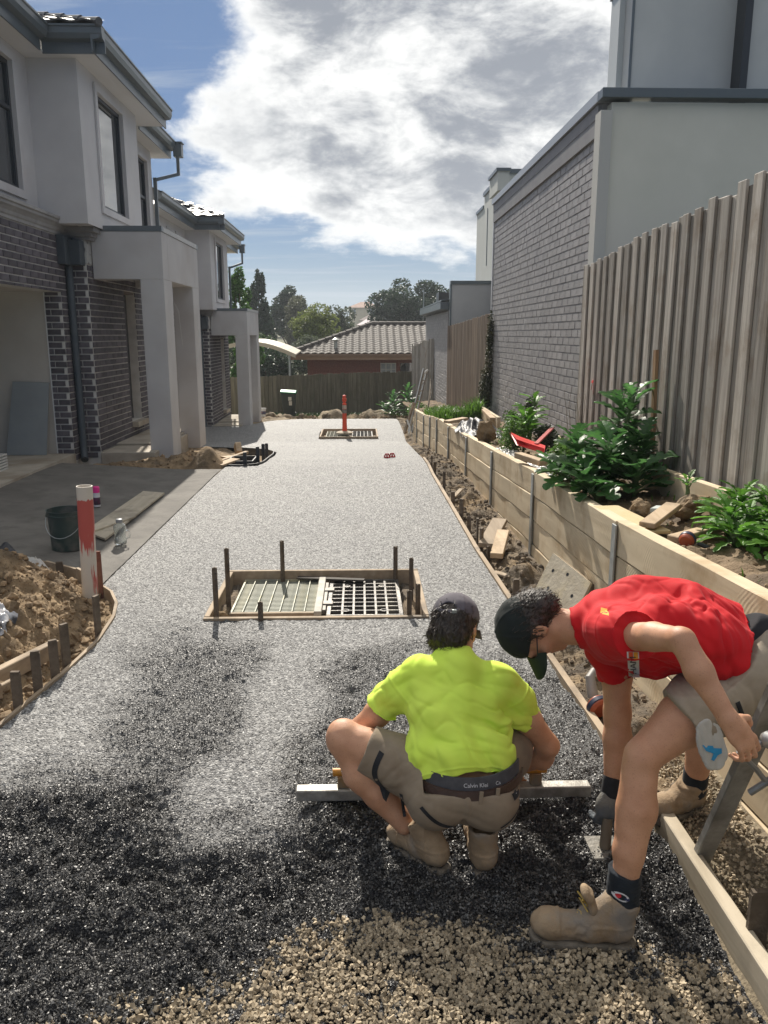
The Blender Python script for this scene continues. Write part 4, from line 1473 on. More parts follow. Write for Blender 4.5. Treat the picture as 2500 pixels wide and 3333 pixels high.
far_house('hill_house', 'low house with dark roof behind the cream one', 2.7, 185, 2.2, 5.0, 6, 2.6, 1.5, m_cream, mat('dark_roof', (.12, .075, .06), (.15, .1, .08), 1, .8), [(-1.6, .9, 1.2, 1.1)])
# ================================================================== TREES AND PLANTS
def leaf_mat(name, c1, c2, trans=.35, rough=.5, vary=.45, spec=.4):
    return mat(name, c1, c2, 3.0, rough, spec=spec, attr=('rnd', vary), trans=trans)


def leaf_cloud(pts, size, aspect=1.6, droop=0.0, up=0.25):
    """folded leaf cards (2 triangles each) at points"""
    n = len(pts)
    d = rng.normal(size=(n, 3)); d[:, 2] = d[:, 2] * .6 - droop; d /= np.linalg.norm(d, axis=1, keepdims=True)
    nn = rng.normal(size=(n, 3)); nn[:, 2] = np.abs(nn[:, 2]) + up
    s = np.cross(d, nn); s /= np.linalg.norm(s, axis=1, keepdims=True) + 1e-9
    nn = np.cross(s, d)
    L = (size * rng.uniform(.6, 1.3, n))[:, None]
    Wd = L / aspect * .5
    a, b = pts - d * L * .5, pts + d * L * .5
    c1, c2 = pts + s * Wd + nn * Wd * .35 - d * L * .05, pts - s * Wd + nn * Wd * .35 - d * L * .05
    V = np.stack([a, c1, b, c2], 1).reshape(-1, 3)
    F = np.stack([np.arange(n) * 4 + k for k in range(4)], -1)
    F = np.concatenate([F[:, [0, 1, 2]], F[:, [0, 2, 3]]])
    return V, F, np.repeat(rng.random(n), 4)


def crown_points(n, blobs, shell=.55):
    """blobs: (centre, radii, weight)"""
    w = np.array([b[2] if len(b) > 2 else np.prod(b[1]) ** .67 for b in blobs], float); w /= w.sum()
    idx = rng.choice(len(blobs), n, p=w)
    C_ = np.array([b[0] for b in blobs]); R_ = np.array([b[1] for b in blobs])
    d = rng.normal(size=(n, 3)); d /= np.linalg.norm(d, axis=1, keepdims=True)
    r = (shell + (1.06 - shell) * rng.random(n)) ** .8
    return C_[idx] + d * R_[idx] * r[:, None]


def tree(label, x, y, zt, w, zb, m_leaf, style='round', n=5200, leaf=.22, zc=None, cat='tree', name='tree', group='trees beyond the back fence', seed=0):
    """zt top, w crown width, zb ground, zc lowest foliage"""
    rs = np.random.default_rng(100 + seed)
    root = empty(name, (x, y, zb), label, cat, group)
    zc = zb + (zt - zb) * .25 if zc is None else zc
    h = zt - zc
    blobs = []
    if style == 'cone':
        for k in range(26):
            t = rs.random() ** .8
            rr = (w / 2) * (1 - t) ** .75 * rs.uniform(.45, .95) + .05 * w
            a = rs.uniform(0, 2 * math.pi)
            blobs.append(((x + math.cos(a) * rr * .75, y + math.sin(a) * rr * .75, zc + t * h * .97), (w * .16 * (1.2 - t), w * .16 * (1.2 - t), h * .075)))
        blobs.append(((x, y, zc + h * .5), (w * .16, w * .16, h * .46)))
    elif style == 'spread':
        for k in range(44):
            a, rr = rs.uniform(0, 2 * math.pi), (w / 2) * math.sqrt(rs.random()) * .86
            t = rs.uniform(.12, 1) ** .8 * (1 - .35 * (rr / (w / 2)) ** 2)
            s = w * rs.uniform(.10, .19)
            blobs.append(((x + math.cos(a) * rr, y + math.sin(a) * rr, zc + t * h * .90), (s, s, s * .72)))
    elif style == 'feather':
        for k in range(34):
            a, rr = rs.uniform(0, 2 * math.pi), (w / 2) * rs.random() * .9
            t = rs.random()
            s = w * rs.uniform(.06, .12)
            blobs.append(((x + math.cos(a) * rr * (1.1 - .6 * t), y + math.sin(a) * rr * .8, zc + t * h * .95), (s * .7, s * .7, s * 1.6)))
    else:
        for k in range(26):
            v = rs.normal(size=3); v /= np.linalg.norm(v)
            q = rs.uniform(.35, .80)
            s = w * rs.uniform(.11, .19)
            blobs.append(((x + v[0] * q * w / 2, y + v[1] * q * w / 2, zc + h * .5 + v[2] * q * h * .5), (s, s, s * .85)))
    pts = crown_points(n, blobs)
    V, F, r_ = leaf_cloud(pts, np.full(n, leaf), 1.7)
    # clumps differ in tone a little
    link('crown', np_mesh('crown', V, F, False, {'rnd': ('POINT', r_)}), m_leaf, root)
    mb = MB()
    tr = max(.06, w * .035)
    top = zc + h * .6
    mb.tube([(x, y, zb - .3), (x + .04 * w, y, zb + (top - zb) * .4), (x, y, top)], [tr, tr * .75, tr * .35], 8)
    for b in blobs[:10]:
        c = b[0]
        s0 = zb + (top - zb) * rs.uniform(.35, .8)
        mb.tube([(x, y, s0), ((x + c[0]) / 2, (y + c[1]) / 2, (s0 + c[2]) / 2 + .1), c], [tr * .45, tr * .3, tr * .12], 5)
    mb.build('trunk', mat('bark', (.07, .055, .045), (.14, .115, .09), 10, .9, .6, 30), root)
    return root


L_dark = leaf_mat('foliage_dark', (.032, .060, .036), (.058, .092, .050), .3)
L_mid = leaf_mat('foliage_mid', (.045, .085, .03), (.075, .12, .045), .35)
L_olive = leaf_mat('foliage_olive', (.10, .11, .065), (.14, .145, .09), .35)
L_yel = leaf_mat('foliage_yellow', (.13, .17, .045), (.20, .23, .07), .45)
L_grey = leaf_mat('foliage_grey', (.085, .11, .07), (.13, .15, .095), .35)
L_bright = leaf_mat('foliage_bright', (.055, .14, .025), (.10, .21, .04), .4)

tree('tall dark conifer rising left of the far view beside the portico', -7.35, 60, 6.2, 4.4, -3.2, L_dark, 'cone', 16000, .24, -3.0, seed=1)
tree('feathery light green tree just past the far townhouse', -5.2, 36, 4.7, 3.0, -2.5, L_bright, 'feather', 9000, .16, -1.2, seed=2)
tree('dark rounded tree behind the tall conifer', -7.2, 82, 7.3, 4.6, -2, L_dark, 'round', 9000, .28, .2, seed=3)
tree('olive brown tree right of the dark conifer', -5.7, 76, 6.0, 4.4, -2.2, L_olive, 'round', 9000, .22, -.4, seed=4)
tree('yellow green tree in front of the hillside', -2.65, 52, 3.7, 3.6, -2.6, L_yel, 'spread', 8000, .18, -.6, seed=5)
tree('grey green bushy tree left of the pinkish roof', -1.6, 66, 4.2, 4.6, -2.3, L_grey, 'round', 9500, .2, -1.2, seed=6)
tree('low grey green tree beside the roof flue of the brick house', -2.7, 44, 2.1, 3.4, -2.6, L_grey, 'round', 7500, .16, -.9, seed=7)
tree('broad dark gum tree on the right skyline above the brick house', 4.6, 72, 7.0, 7.4, -2.2, L_dark, 'spread', 30000, .24, -1.2, seed=8)
tree('dark tree at the right end of the skyline beside the low garage', 7.6, 76, 6.6, 4.8, -2.2, L_dark, 'spread', 9000, .25, 1.0, seed=9)
tree('small dark tree on the hillside left of the cream house', -5.4, 108, 4.9, 3.0, -1, L_dark, 'round', 2400, .28, 1.5, seed=10)
tree('mid green tree filling the gap below the conifer', -6.4, 48, 2.8, 3.8, -2.6, L_mid, 'round', 8000, .18, -1.8, seed=11)
tree('dark low tree behind the carport canopy', -4.5, 40, 1.6, 3.4, -2.6, L_dark, 'round', 7500, .16, -2.0, seed=12)
tree('treetop showing above the low parapet at the right', 11.3, 80, 6.6, 4.0, -1, L_mid, 'spread', 2400, .25, 2.6, seed=13)
tree('distant olive tree on the hill behind the olive brown one', -9.0, 125, 6.3, 6, 0, L_olive, 'round', 2600, .34, 1.5, seed=14)
tree('mid green tree below the white hillside house', -8.8, 70, 1.3, 4.2, -2.2, L_mid, 'spread', 3600, .2, -1.5, seed=15)
tree('dark tree mass behind the far townhouse', -10.8, 66, 4.6, 5, -2.4, L_dark, 'round', 3600, .24, -2, seed=16)
tree('grey green tree right of the cream house', 2.6, 100, 2.9, 3.6, -.5, L_grey, 'round', 2600, .26, .2, seed=17)
for i, (xx, yy) in enumerate([(-16, 170), (-7, 185), (2, 245), (11, 160)]):
    zb = 1.2
    tree('hazy distant tree on the hill crest ' + ['left of the olive brown tree', 'above the yellow green tree', 'behind the terracotta roofed house', 'behind the broad dark gum tree'][i], xx, yy, 5.0 + (i * 37 % 7) * .45, 10, zb, [L_olive, L_grey, L_mid][i % 3], 'spread', 2200, .42, zb + .4, seed=30 + i)


def bare_tree(label, x, y, zb, h, w, m, n=70, seed=0):
    rs = random.Random(seed)
    root = empty('bare_tree', (x, y, zb), label, 'tree', 'leafless trees beyond the back fence')
    mb = MB()
    def grow(p, d, l, r, k):
        q = p + d * l
        mb.tube([p, (p + q) / 2 + Vector((rs.uniform(-.05, .05), rs.uniform(-.05, .05), 0)) * l, q], [r, r * .8, r * .6], 4, False)
        if k:
            for _ in range(3):
                nd = (d + Vector((rs.uniform(-1, 1) * w / h, rs.uniform(-1, 1) * w / h, rs.uniform(-.2, .5)))).normalized()
                grow(q, nd, l * rs.uniform(.6, .8), r * .58, k - 1)
    for _ in range(3):
        grow(Vector((x, y, zb)), Vector((rs.uniform(-.5, .5) * w / h, rs.uniform(-.4, .4), 1)).normalized(), h * .32, h * .018, 4)
    mb.build('branches', m, root)


M_twig = mat('grey_twig', (.26, .23, .20), (.36, .32, .28), 6, .8)
bare_tree('pale leafless tree on the hillside between the olive and yellow trees', -5.2, 90, -1, 5.6, 4.5, M_twig, seed=3)
bare_tree('low grey leafless shrub just over the back fence', -3.4, 32.5, -1.6, 1.9, 3.2, M_twig, seed=5)
bare_tree('thin leafless tree before the white house', -7.6, 95, -1, 5.0, 3.5, M_twig, seed=8)

# ------------------------------------------------------------------ the broad leaved plant in the bed
M_leafbig = None


def big_leaf_mat():
    m = mat('lobed_leaf', (.042, .125, .034), (.080, .19, .05), 9, .40, .5, 40, vary=.5, spec=.4, trans=.5, c3=(.055, .12, .05), s3=14, bdist=.004)
    return m


def lobed_leaf(l=.34, w=.20, lobes=6, curl=.35, m=None, seed=0):
    """a jagged, deeply lobed leaf on the +Y axis, folded along the midrib and arching down"""
    rs = random.Random(seed)
    V, F = [], []
    mid, eL, eR = [], [], []
    n = lobes * 4
    for i in range(n + 1):
        t = i / n
        y = l * t
        arch = -curl * l * t * t
        mid.append(len(V)); V.append((0, y, arch))
        env = w * .5 * (math.sin(math.pi * min(1, t * .93 + .05)) ** .7) * (1 - .25 * t) + .003
        ph = (t * lobes) % 1
        tooth = .42 + .58 * (abs(math.sin(math.pi * ph)) ** .8) + rs.uniform(-.07, .07)
        if i == n: tooth = 0
        for s, E in ((-1, eL), (1, eR)):
            x = s * env * tooth
            V.append((x * .5, y + .012, arch + abs(x) * .20)); E.append((len(V) - 1, len(V)))
            V.append((x, y + .03 * tooth, arch + abs(x) * .38 - .02 * math.sin(ph * math.pi) + rs.uniform(-.006, .006)))
    for i in range(n):
        for E, fl in ((eL, False), (eR, True)):
            a, b = mid[i], mid[i + 1]
            (c, e), (d, f) = E[i], E[i + 1]
            q1, q2 = (a, b, d, c), (c, d, f, e)
            F += [q1, q2] if fl else [q1[::-1], q2[::-1]]
    # stalk
    mb = MB().add(V, F)
    me = mb.mesh('leaf', True)
    me.materials.append(m)
    return me


def place_leaf(root, me, p, az, tilt, s, roll=0.0, name='leaf'):
    M = Matrix.Translation(p) @ Matrix.Rotation(az, 4, 'Z') @ Matrix.Rotation(tilt, 4, 'X') @ Matrix.Rotation(roll, 4, 'Y') @ Matrix.Scale(s, 4)
    return inst(name, me, M, root)


def big_plant(name, label, stems, m, leaf_kw, cat='plant', group=None, seed=1, stalk=.006):
    rs = random.Random(seed)
    mes = [lobed_leaf(m=m, seed=k, **leaf_kw) for k in range(5)]
    root = empty(name, (stems[0][0], stems[0][1], stems[0][2]), label, cat, group)
    sb = MB()
    for (x, y, z, h, lean, leaves, size) in stems:
        top = Vector((x + lean[0], y + lean[1], z + h))
        sb.tube([(x, y, z - .05), (x + lean[0] * .3, y + lean[1] * .3, z + h * .5), top], [.014, .012, .008], 6)
        for i in range(leaves):
            t = (i + .5) / leaves
            base = Vector((x, y, z)).lerp(top, .15 + .85 * t)
            az = i * 2.399 + rs.uniform(-.3, .3)
            s = size * rs.uniform(.75, 1.2) * (1 - .35 * t)
            tilt = R(rs.uniform(5, 35) + 35 * t)
            out = Vector((-math.sin(az), math.cos(az), 0))
            q = base + out * (.10 * s / .3 * (1 - .5 * t)) + Vector((0, 0, .04))
            sb.tube([base, q], [.006, .004], 4, False)
            place_leaf(root, rs.choice(mes), q, az, tilt, s / .34, rs.uniform(-.3, .3))
    tag(sb.build('stems', mat('green_stem', (.08, .14, .05), (.12, .18, .07), 8, .6), root), kind='stuff')
    return root


M_bl = big_leaf_mat()
big_plant('broad_leaved_plant', 'large dark green plant with jagged lobed leaves spilling over the retaining wall',
          [(1.86, 5.75, .70, .62, (.10, -.05), 24, .235), (1.76, 5.45, .64, .36, (-.06, -.08), 22, .235), (1.92, 5.5, .66, .38, (.02, -.06), 20, .235), (1.70, 5.85, .66, .30, (-.12, -.02), 18, .23), (1.84, 5.25, .64, .24, (.0, -.10), 18, .22), (1.92, 5.95, .68, .60, (.04, .04), 16, .21), (1.64, 5.40, .66, .16, (-.14, -.1), 16, .26), (1.56, 5.65, .68, .10, (-.14, -.02), 14, .25), (1.58, 5.15, .66, .10, (-.10, -.10), 14, .22)],
          M_bl, dict(l=.34, w=.31, lobes=4, curl=.42), seed=4)
M_bl2 = mat('bright_leaf', (.075, .20, .025), (.14, .31, .045), 8, .42, .4, 40, vary=.35, spec=.4, trans=.42)
big_plant('leafy_weed', 'bright green leafy weed clump in the bed at the right edge',
          [(1.90, 3.95, .70, .14, (-.02, -.05), 26, .17), (2.0, 4.12, .71, .18, (.03, .0), 26, .17), (1.86, 3.76, .69, .10, (-.05, -.05), 22, .165), (2.06, 3.78, .70, .17, (.02, -.04), 26, .175), (1.97, 3.55, .69, .13, (0, -.05), 24, .165), (2.1, 3.98, .70, .20, (.02, .02), 24, .165), (1.93, 3.82, .70, .16, (0, 0), 20, .13)],
          M_bl2, dict(l=.34, w=.17, lobes=4, curl=.5), seed=6)
big_plant('leafy_weed', 'green weed with broad leaves beside the fine leaved bush in the middle of the bed',
          [(1.70, 8.25, .60, .34, (.0, -.05), 18, .22), (1.82, 8.5, .60, .46, (.03, 0), 18, .20)],
          M_bl2, dict(l=.34, w=.22, lobes=4, curl=.4), seed=9)
big_plant('seedling', 'small weed seedling on the clay lump by the edging sleeper',
          [(1.92, 4.55, .83, .06, (-.01, 0), 7, .09)], M_bl2, dict(l=.34, w=.2, lobes=3, curl=.3), seed=12)
big_plant('glossy_shrub', 'dark glossy leaved shrub in the far right corner by the back fence',
          [(1.15, 26.2, -.95, .75, (-.1, -.1), 26, .34), (1.5, 26.4, -.9, .9, (.05, -.1), 26, .34), (1.0, 26.6, -.95, .4, (-.2, -.1), 18, .34), (1.65, 26.0, -.9, .55, (.1, -.1), 20, .30)],
          M_bl, dict(l=.34, w=.2, lobes=3, curl=.3), seed=15)


def bush(name, label, blobs, n, leaf, m, cat='plant', stems=None, group=None):
    c = blobs[0][0]
    root = empty(name, (c[0], c[1], c[2] - blobs[0][1][2]), label, cat, group)
    pts = crown_points(n, blobs, .3)
    V, F, r_ = leaf_cloud(pts, np.full(n, leaf), 1.8, 0, .5)
    link('foliage', np_mesh('foliage', V, F, False, {'rnd': ('POINT', r_)}), m, root)
    mb = MB()
    for b in blobs:
        mb.tube([(c[0], c[1], c[2] - blobs[0][1][2] - .05), b[0]], [.008, .004], 4, False)
    tag(mb.build('stems', mat('bark', (.1, .1, .1)), root), kind='stuff')
    return root


bush('fine_leaved_bush', 'fine leaved light green bush behind the white plastic film', [((1.58, 8.2, .72), (.17, .25, .17)), ((1.55, 8.0, .80), (.12, .14, .13)), ((1.68, 8.4, .76), (.16, .2, .15)), ((1.58, 8.35, .90), (.09, .1, .09))], 2600, .035, leaf_mat('fine_leaf', (.07, .15, .03), (.12, .22, .05), .4))
bush('climbing_bush', 'small dark ivy bush against the painted brick wall', [((1.92, 8.2, .70), (.12, .2, .14)), ((1.82, 8.55, .95), (.07, .07, .16)), ((2.02, 8.0, .64), (.08, .1, .1))], 1100, .05, leaf_mat('ivy_leaf', (.04, .075, .03), (.10, .10, .06), .25))
bush('creeper', 'dark ivy creeper climbing the end of the brown paling fence', [((2.27, 14.25, 1.2), (.07, .16, .85)), ((2.24, 14.5, .7), (.10, .25, .5)), ((2.27, 14.2, 1.8), (.06, .10, .35)), ((2.25, 14.75, .35), (.10, .25, .25))], 4200, .05, leaf_mat('creeper_leaf', (.045, .055, .025), (.10, .095, .055), .2), 'creeper')
bush('light_shrub', 'light green shrub by the foot of the large jagged leaved plant', [((1.62, 6.35, .78), (.12, .16, .10)), ((1.72, 6.6, .82), (.1, .14, .1)), ((1.55, 6.1, .72), (.08, .1, .06))], 900, .045, leaf_mat('fine_leaf', (.1, .1, .1), None))
bush('far_shrub', 'pale green shrub beside the ladder at the far end', [((1.5, 21.0, -.2), (.28, .5, .22)), ((1.35, 20.3, -.25), (.15, .3, .14))], 1500, .06, leaf_mat('fine_leaf', (.1, .1, .1), None))


def grass_clump(name, label, n, x0, x1, y0, y1, zf, h, m, w=.012, kind=None, cat='plant', ok=None):
    x, y = scatter(n, x0, x1, y0, y1)
    if ok is not None:
        k = ok(x, y); x, y = x[k], y[k]
    n = len(x)
    z = zf(x, y) - .01
    a = rng.uniform(0, 2 * np.pi, n); L = h * rng.uniform(.5, 1.2, n); le = rng.uniform(.1, .9, n)
    d = np.stack([np.cos(a), np.sin(a), np.zeros(n)], -1); s = np.stack([-np.sin(a), np.cos(a), np.zeros(n)], -1)
    p0 = np.stack([x, y, z], -1); up = np.array([0, 0, 1.])
    p1 = p0 + d * (L * le * .3)[:, None] + up * (L * .55)[:, None]
    p2 = p0 + d * (L * le * .9)[:, None] + up * (L * (.95 - .3 * le))[:, None]
    V = np.stack([p0 - s * w / 2, p0 + s * w / 2, p1 + s * w / 2, p1 - s * w / 2, p2], 1).reshape(-1, 3)
    b = np.arange(n) * 5
    F = np.concatenate([np.stack([b, b + 1, b + 2], -1), np.stack([b, b + 2, b + 3], -1), np.stack([b + 3, b + 2, b + 4], -1)])
    o = link(name, np_mesh(name, V, F, False, {'rnd': ('POINT', np.repeat(rng.random(n), 5))}), m)
    return tag(o, label, None if kind else cat, None, kind)


M_grass = leaf_mat('grass_blade', (.07, .16, .02), (.13, .25, .04), .4)
grass_clump('grass_clump', 'bright green grass clump at the far end of the raised bed', 1500, 1.36, 1.95, 13.8, 17.2, bed_z, .27, M_grass, .022)
grass_clump('grass_clump', 'taller grass tuft against the brown paling fence', 220, 1.9, 2.15, 13.8, 14.6, bed_z, .42, M_grass, .022)
grass_clump('weeds', None, 1500, 1.4, 2.2, 2.8, 12.5, bed_z, .07, M_grass, .008, 'stuff', ok=lambda x, y: (x > wall_x(y) + .12) & (fbm(xy3(x, y), 2.5, 3, 77) > .18))
grass_clump('far_grass', None, 2600, -3.2, 1.8, 27.0, 28.9, lambda x, y: zg(y) - .02, .22, leaf_mat('far_grass_blade', (.03, .07, .015), (.06, .10, .025), .3), .02, 'stuff')
tw = MB()
rs_ = random.Random(3)
for k in range(9):
    x, y = 2.16 + rs_.uniform(-.06, .06), 7.9 + rs_.uniform(-.35, .35)
    p = Vector((x, y, .6)); pts = [p]
    for j in range(6):
        p = p + Vector((rs_.uniform(-.03, .02), rs_.uniform(-.04, .04), rs_.uniform(.06, .13))); pts.append(p)
    tw.tube(pts, [.004, .0035, .003, .003, .0025, .002, .0015], 4, False)
tag(tw.build('dry_twigs', mat('dry_twig', (.16, .13, .09), (.24, .2, .15), 6, .8)), 'dry leafless twigs against the end of the painted brick wall', 'twigs')
# ================================================================== SITE OBJECTS
ORD = ['first', 'second', 'third', 'fourth', 'fifth', 'sixth', 'seventh', 'eighth', 'ninth', 'tenth', 'eleventh', 'twelfth']


def stake(x, y, zt, label, group, zb=None, w=.036, lean=(0, 0), m=None, rz=0.0, flat=False):
    """steel form stake: star section with nail holes suggested by notches, or flat timber peg"""
    zb = float(zg(y)) - .12 if zb is None else zb
    root = empty('form_stake', (x, y, zb), label, 'stake', group, rz)
    h = zt - zb
    mb = MB()
    q = w / 2
    top = (lean[0], lean[1])
    def fin(ax, ay, t):
        n = Vector((-ay, ax, 0)) * t / 2
        a = Vector((ax, ay, 0)) * q
        mb.add([-n, a - n, a + n, n, Vector((top[0], top[1], h)) - n, a * .96 - n + Vector((top[0], top[1], h - .004)), a * .96 + n + Vector((top[0], top[1], h - .004)), n + Vector((top[0], top[1], h))],
               [(0, 1, 2, 3), (4, 5, 6, 7)[::-1], (0, 1, 5, 4), (1, 2, 6, 5), (2, 3, 7, 6), (3, 0, 4, 7)])
    if flat:
        mb.box((-q, -.008, 0), (q, .008, h)).box((-q * .9, -.010, h), (q * .9, .010, h + .012))
    else:
        for a in (-.5, R(120) - .5, R(240) - .5):
            fin(math.cos(a), math.sin(a), .007)
    mm = m or M_stake
    me = mb.mesh('stake_bar'); me.materials.append(mm)
    o = bpy.data.objects.new('stake_bar', me); col.objects.link(o); o.parent = root
    if not flat:
        hb = MB()
        for k in range(1, int(h / .05)):
            a = -.5
            c = Vector((math.cos(a), math.sin(a), 0)) * q * .55 + Vector((0, 0, h - .04 * k)) + Vector((top[0], top[1], 0)) * (1 - .04 * k / h)
            if k > 4: break
            hb.box(c - Vector((.004, .006, .004)), c + Vector((.004, .006, .004)))
        me2 = hb.mesh('nail_holes'); me2.materials.append(M_black)
        if len(me2.vertices):
            o2 = bpy.data.objects.new('nail_holes', me2); col.objects.link(o2); o2.parent = root
            tag(o2, kind='stuff')
    return root


# ---- drain pits
def pit(name_i, x0, x1, y0, y1, label_form, near):
    zt = float(zg((y0 + y1) / 2)) + .012
    fr = empty('pit_formwork', ((x0 + x1) / 2, y0, zt - .15), label_form, 'formwork', 'timber frames round the drain pits')
    t = .035
    for q in (((x0 - t, y0 - t, zt - .16), (x1 + t, y0, zt)), ((x0 - t, y1, zt - .16), (x1 + t, y1 + t, zt + .006)), ((x0 - t, y0 + .001, zt - .16), (x0, y1 - .001, zt + .003)), ((x1, y0 + .001, zt - .16), (x1 + t, y1 - .001, zt + .003))):
        MB().box(*q).build('form_board', M_form, fr, bevel=.003)
    return zt


def grate_galv(x0, x1, y0, y1, z, label, nb=26, nc=6, m=None):
    g = empty('drain_grate', ((x0 + x1) / 2, y0, z), label, 'drain grate', 'drain grates in the pits')
    m = m or M_grate
    f = MB()
    f.box((x0, y0, z - .05), (x1, y0 + .012, z)).box((x0, y1 - .012, z - .05), (x1, y1, z)).box((x0, y0 + .012, z - .05), (x0 + .012, y1 - .012, z)).box((x1 - .012, y0 + .012, z - .05), (x1, y1 - .012, z))
    f.build('frame', m, g)
    for i in range(nb):
        yy = y0 + .02 + (y1 - y0 - .04) * (i + .5) / nb
        inst('bar', _bar((x1 - x0 - .026), .009, .030, m), Matrix.Translation(((x0 + x1) / 2, yy, z - .026)), g)
    for i in range(nc):
        xx = x0 + (x1 - x0) * (i + 1) / (nc + 1)
        inst('cross_bar', _bar(.006, (y1 - y0 - .026), .008, m), Matrix.Translation((xx, (y0 + y1) / 2, z + .001)), g)
    # pale slime and silt lying just under the bars
    return g


_bars = {}


def _bar(a, b, c, m):
    k = (round(a, 4), round(b, 4), round(c, 4), m.name)
    if k not in _bars:
        me = MB().box((-a / 2, -b / 2, -c / 2), (a / 2, b / 2, c / 2)).mesh('bar')
        me.materials.append(m)
        _bars[k] = me
    return _bars[k]


M_grate = mat('grate_zinc', (.26, .27, .23), (.36, .37, .30), 5, .6, metal=.1, rvar=.1, c3=(.46, .42, .28), s3=5)
M_cast = mat('cast_frame', (.06, .058, .056), (.12, .11, .10), 14, .45, .4, 60, metal=.3, c3=(.22, .2, .17), s3=9)


def infill(x0, x1, y0, y1, z, label, nx=5, ny=8, near=True):
    g = empty('infill_cover', ((x0 + x1) / 2, y0, z), label, 'pit cover', 'open ribbed pit covers')
    f = MB()
    f.box((x0, y0, z - .06), (x1, y0 + .02, z)).box((x0, y1 - .02, z - .06), (x1, y1, z)).box((x0, y0 + .02, z - .06), (x0 + .03, y1 - .02, z)).box((x1 - .03, y0 + .02, z - .06), (x1, y1 - .02, z))
    f.build('frame', M_cast, g, bevel=.003)
    MB().box((x0 + .03, y0 + .02, z - .058), (x1 - .03, y1 - .02, z - .050)).build('tray', M_cast, g)
    for i in range(ny):
        yy = y0 + .02 + (y1 - y0 - .04) * (i + 1) / (ny + 1)
        inst('rib', _bar(x1 - x0 - .06, .012, .05, M_cast), Matrix.Translation(((x0 + x1) / 2, yy, z - .027)), g)
    for i in range(nx):
        xx = x0 + .03 + (x1 - x0 - .06) * (i + 1) / (nx + 1)
        inst('cross_rib', _bar(.014, y1 - y0 - .04, .05, M_cast), Matrix.Translation((xx, (y0 + y1) / 2, z - .0245)), g)
    if near:
        for (hx, hy) in ((.25, .12), (.75, .12), (.25, .78), (.75, .78)):
            MB().lathe([(0, 0), (.026, 0), (.026, .006), (.018, .006), (.018, .002), (0, .002)], (x0 + (x1 - x0) * hx, y0 + (y1 - y0) * hy, z - .004), 14).build('lifting_eye', M_cast, g)
        hg = MB().box((x0 - .045, y0 + .1, z - .03), (x0 - .005, y1 - .08, z + .004))
        for k in (.25, .62): hg.box((x0 - .03, y0 + (y1 - y0) * k, z - .02), (x0 + .04, y0 + (y1 - y0) * k + .07, z + .012))
        hg.build('hinge_rail', mat('muddy_steel', (.30, .28, .25), (.18, .16, .14), 12, .6, .4, 50, metal=.3), g, bevel=.003)
    return g


zt = pit(1, -.96, .39, 4.80, 5.77, 'timber form frame round the near drain pit in the fresh concrete', True)
V, F, _ = grid_mesh(lambda y: np.full_like(y, -.97), lambda y: np.full_like(y, .40), np.linspace(4.79, 5.78, 50), 70, lambda x, y: -.135 + fbm(xy3(x, y), 10, 3, 5) * .02 + .05 * ((x > .30) | (x < -.90)), 'pit_floor')
tag(link('pit_floor', np_mesh('pit_floor', V, F, True), M_soil), kind='structure')
V, F, _ = grid_mesh(lambda y: np.full_like(y, -.86), lambda y: np.full_like(y, -.31), np.linspace(5.03, 5.76, 24), 20, lambda x, y: -.088 + fbm(xy3(x, y), 14, 3, 6) * .006, 'pit_silt')
tag(link('pit_silt', np_mesh('pit_silt', V, F, True), mat('silt_water', (.50, .53, .46), (.26, .29, .26), 7, .10, c3=(.56, .53, .42), s3=9, spec=.9)), kind='structure')
grate_galv(-.87, -.30, 5.02, 5.77 - .01, -.045, 'shiny galvanised grate at the left of the near drain pit')
infill(-.235, .275, 4.96, 5.75, -.045, 'dark ribbed cover at the right of the near drain pit')
tag(MB().bar((-.29, 4.97, -.035), (-.29, 5.74, -.035), .05, .03).build('steel_angle', mat('pale_mud_steel', (.5, .48, .42), (.36, .33, .28), 14, .7), None, bevel=.003), 'muddy steel angle between the two covers of the near pit', 'steel angle')
tag(MB().bar((-.48, 5.745, -.028), (.02, 5.66, -.024), .045, .012).build('timber_strip', wood_mat('dark_strip', (.035, .03, .027), (.07, .06, .05), 0), None), 'dark thin timber strip lying across the near drain covers', 'timber')
tag(MB().bar((-.87, 5.0, -.07), (-.30, 5.0, -.07), .03, .07).build('timber_packer', M_form, None, bevel=.003), 'pale timber packer along the front of the shiny grate', 'timber')
cl = bmesh.new(); bmesh.ops.create_icosphere(cl, subdivisions=3, radius=.06)
for v in cl.verts:
    v.co *= 1 + .45 * mnoise.noise(v.co * 20) + .22 * mnoise.noise(v.co * 55)
me = bpy.data.meshes.new('clay_lump'); cl.to_mesh(me); cl.free()
def lump(label, p, s, m=M_clay, grp=None):
    o = bpy.data.objects.new('clay_lump', me.copy()); col.objects.link(o); o.data.materials.append(m)
    o.location = p; o.scale = s; o.rotation_euler = (random.uniform(0, 3), random.uniform(0, .5), random.uniform(0, 6))
    return tag(o, label, 'clay lump', grp)
lump('clay lump wedged inside the near pit frame at the left', (-.93, 4.95, -.06), (.6, 1, .9))

for i, (x, y, h, lab) in enumerate([(-.925, 4.86, .32, 'rusty stake at the left front corner of the near pit frame'), (-.915, 5.25, .34, 'tall rusty stake at the left rear of the near pit frame'), (-.59, 5.74, .262, 'rusty stake behind the shiny grate of the near pit'),
                                   (.255, 5.74, .212, 'thin stake behind the dark ribbed cover of the near pit'), (.35, 5.36, .23, 'tallest stake inside the right end of the near pit frame'), (-.63, 4.745, .13, 'short stake in front of the shiny grate of the near pit'),
                                   (.30, 4.82, .17, 'stake inside the right front corner of the near pit frame'), (.365, 4.95, .17, 'leaning stake against the right board of the near pit frame')]):
    stake(x, y, h, lab, 'stakes round the near pit', rz=i * .4)

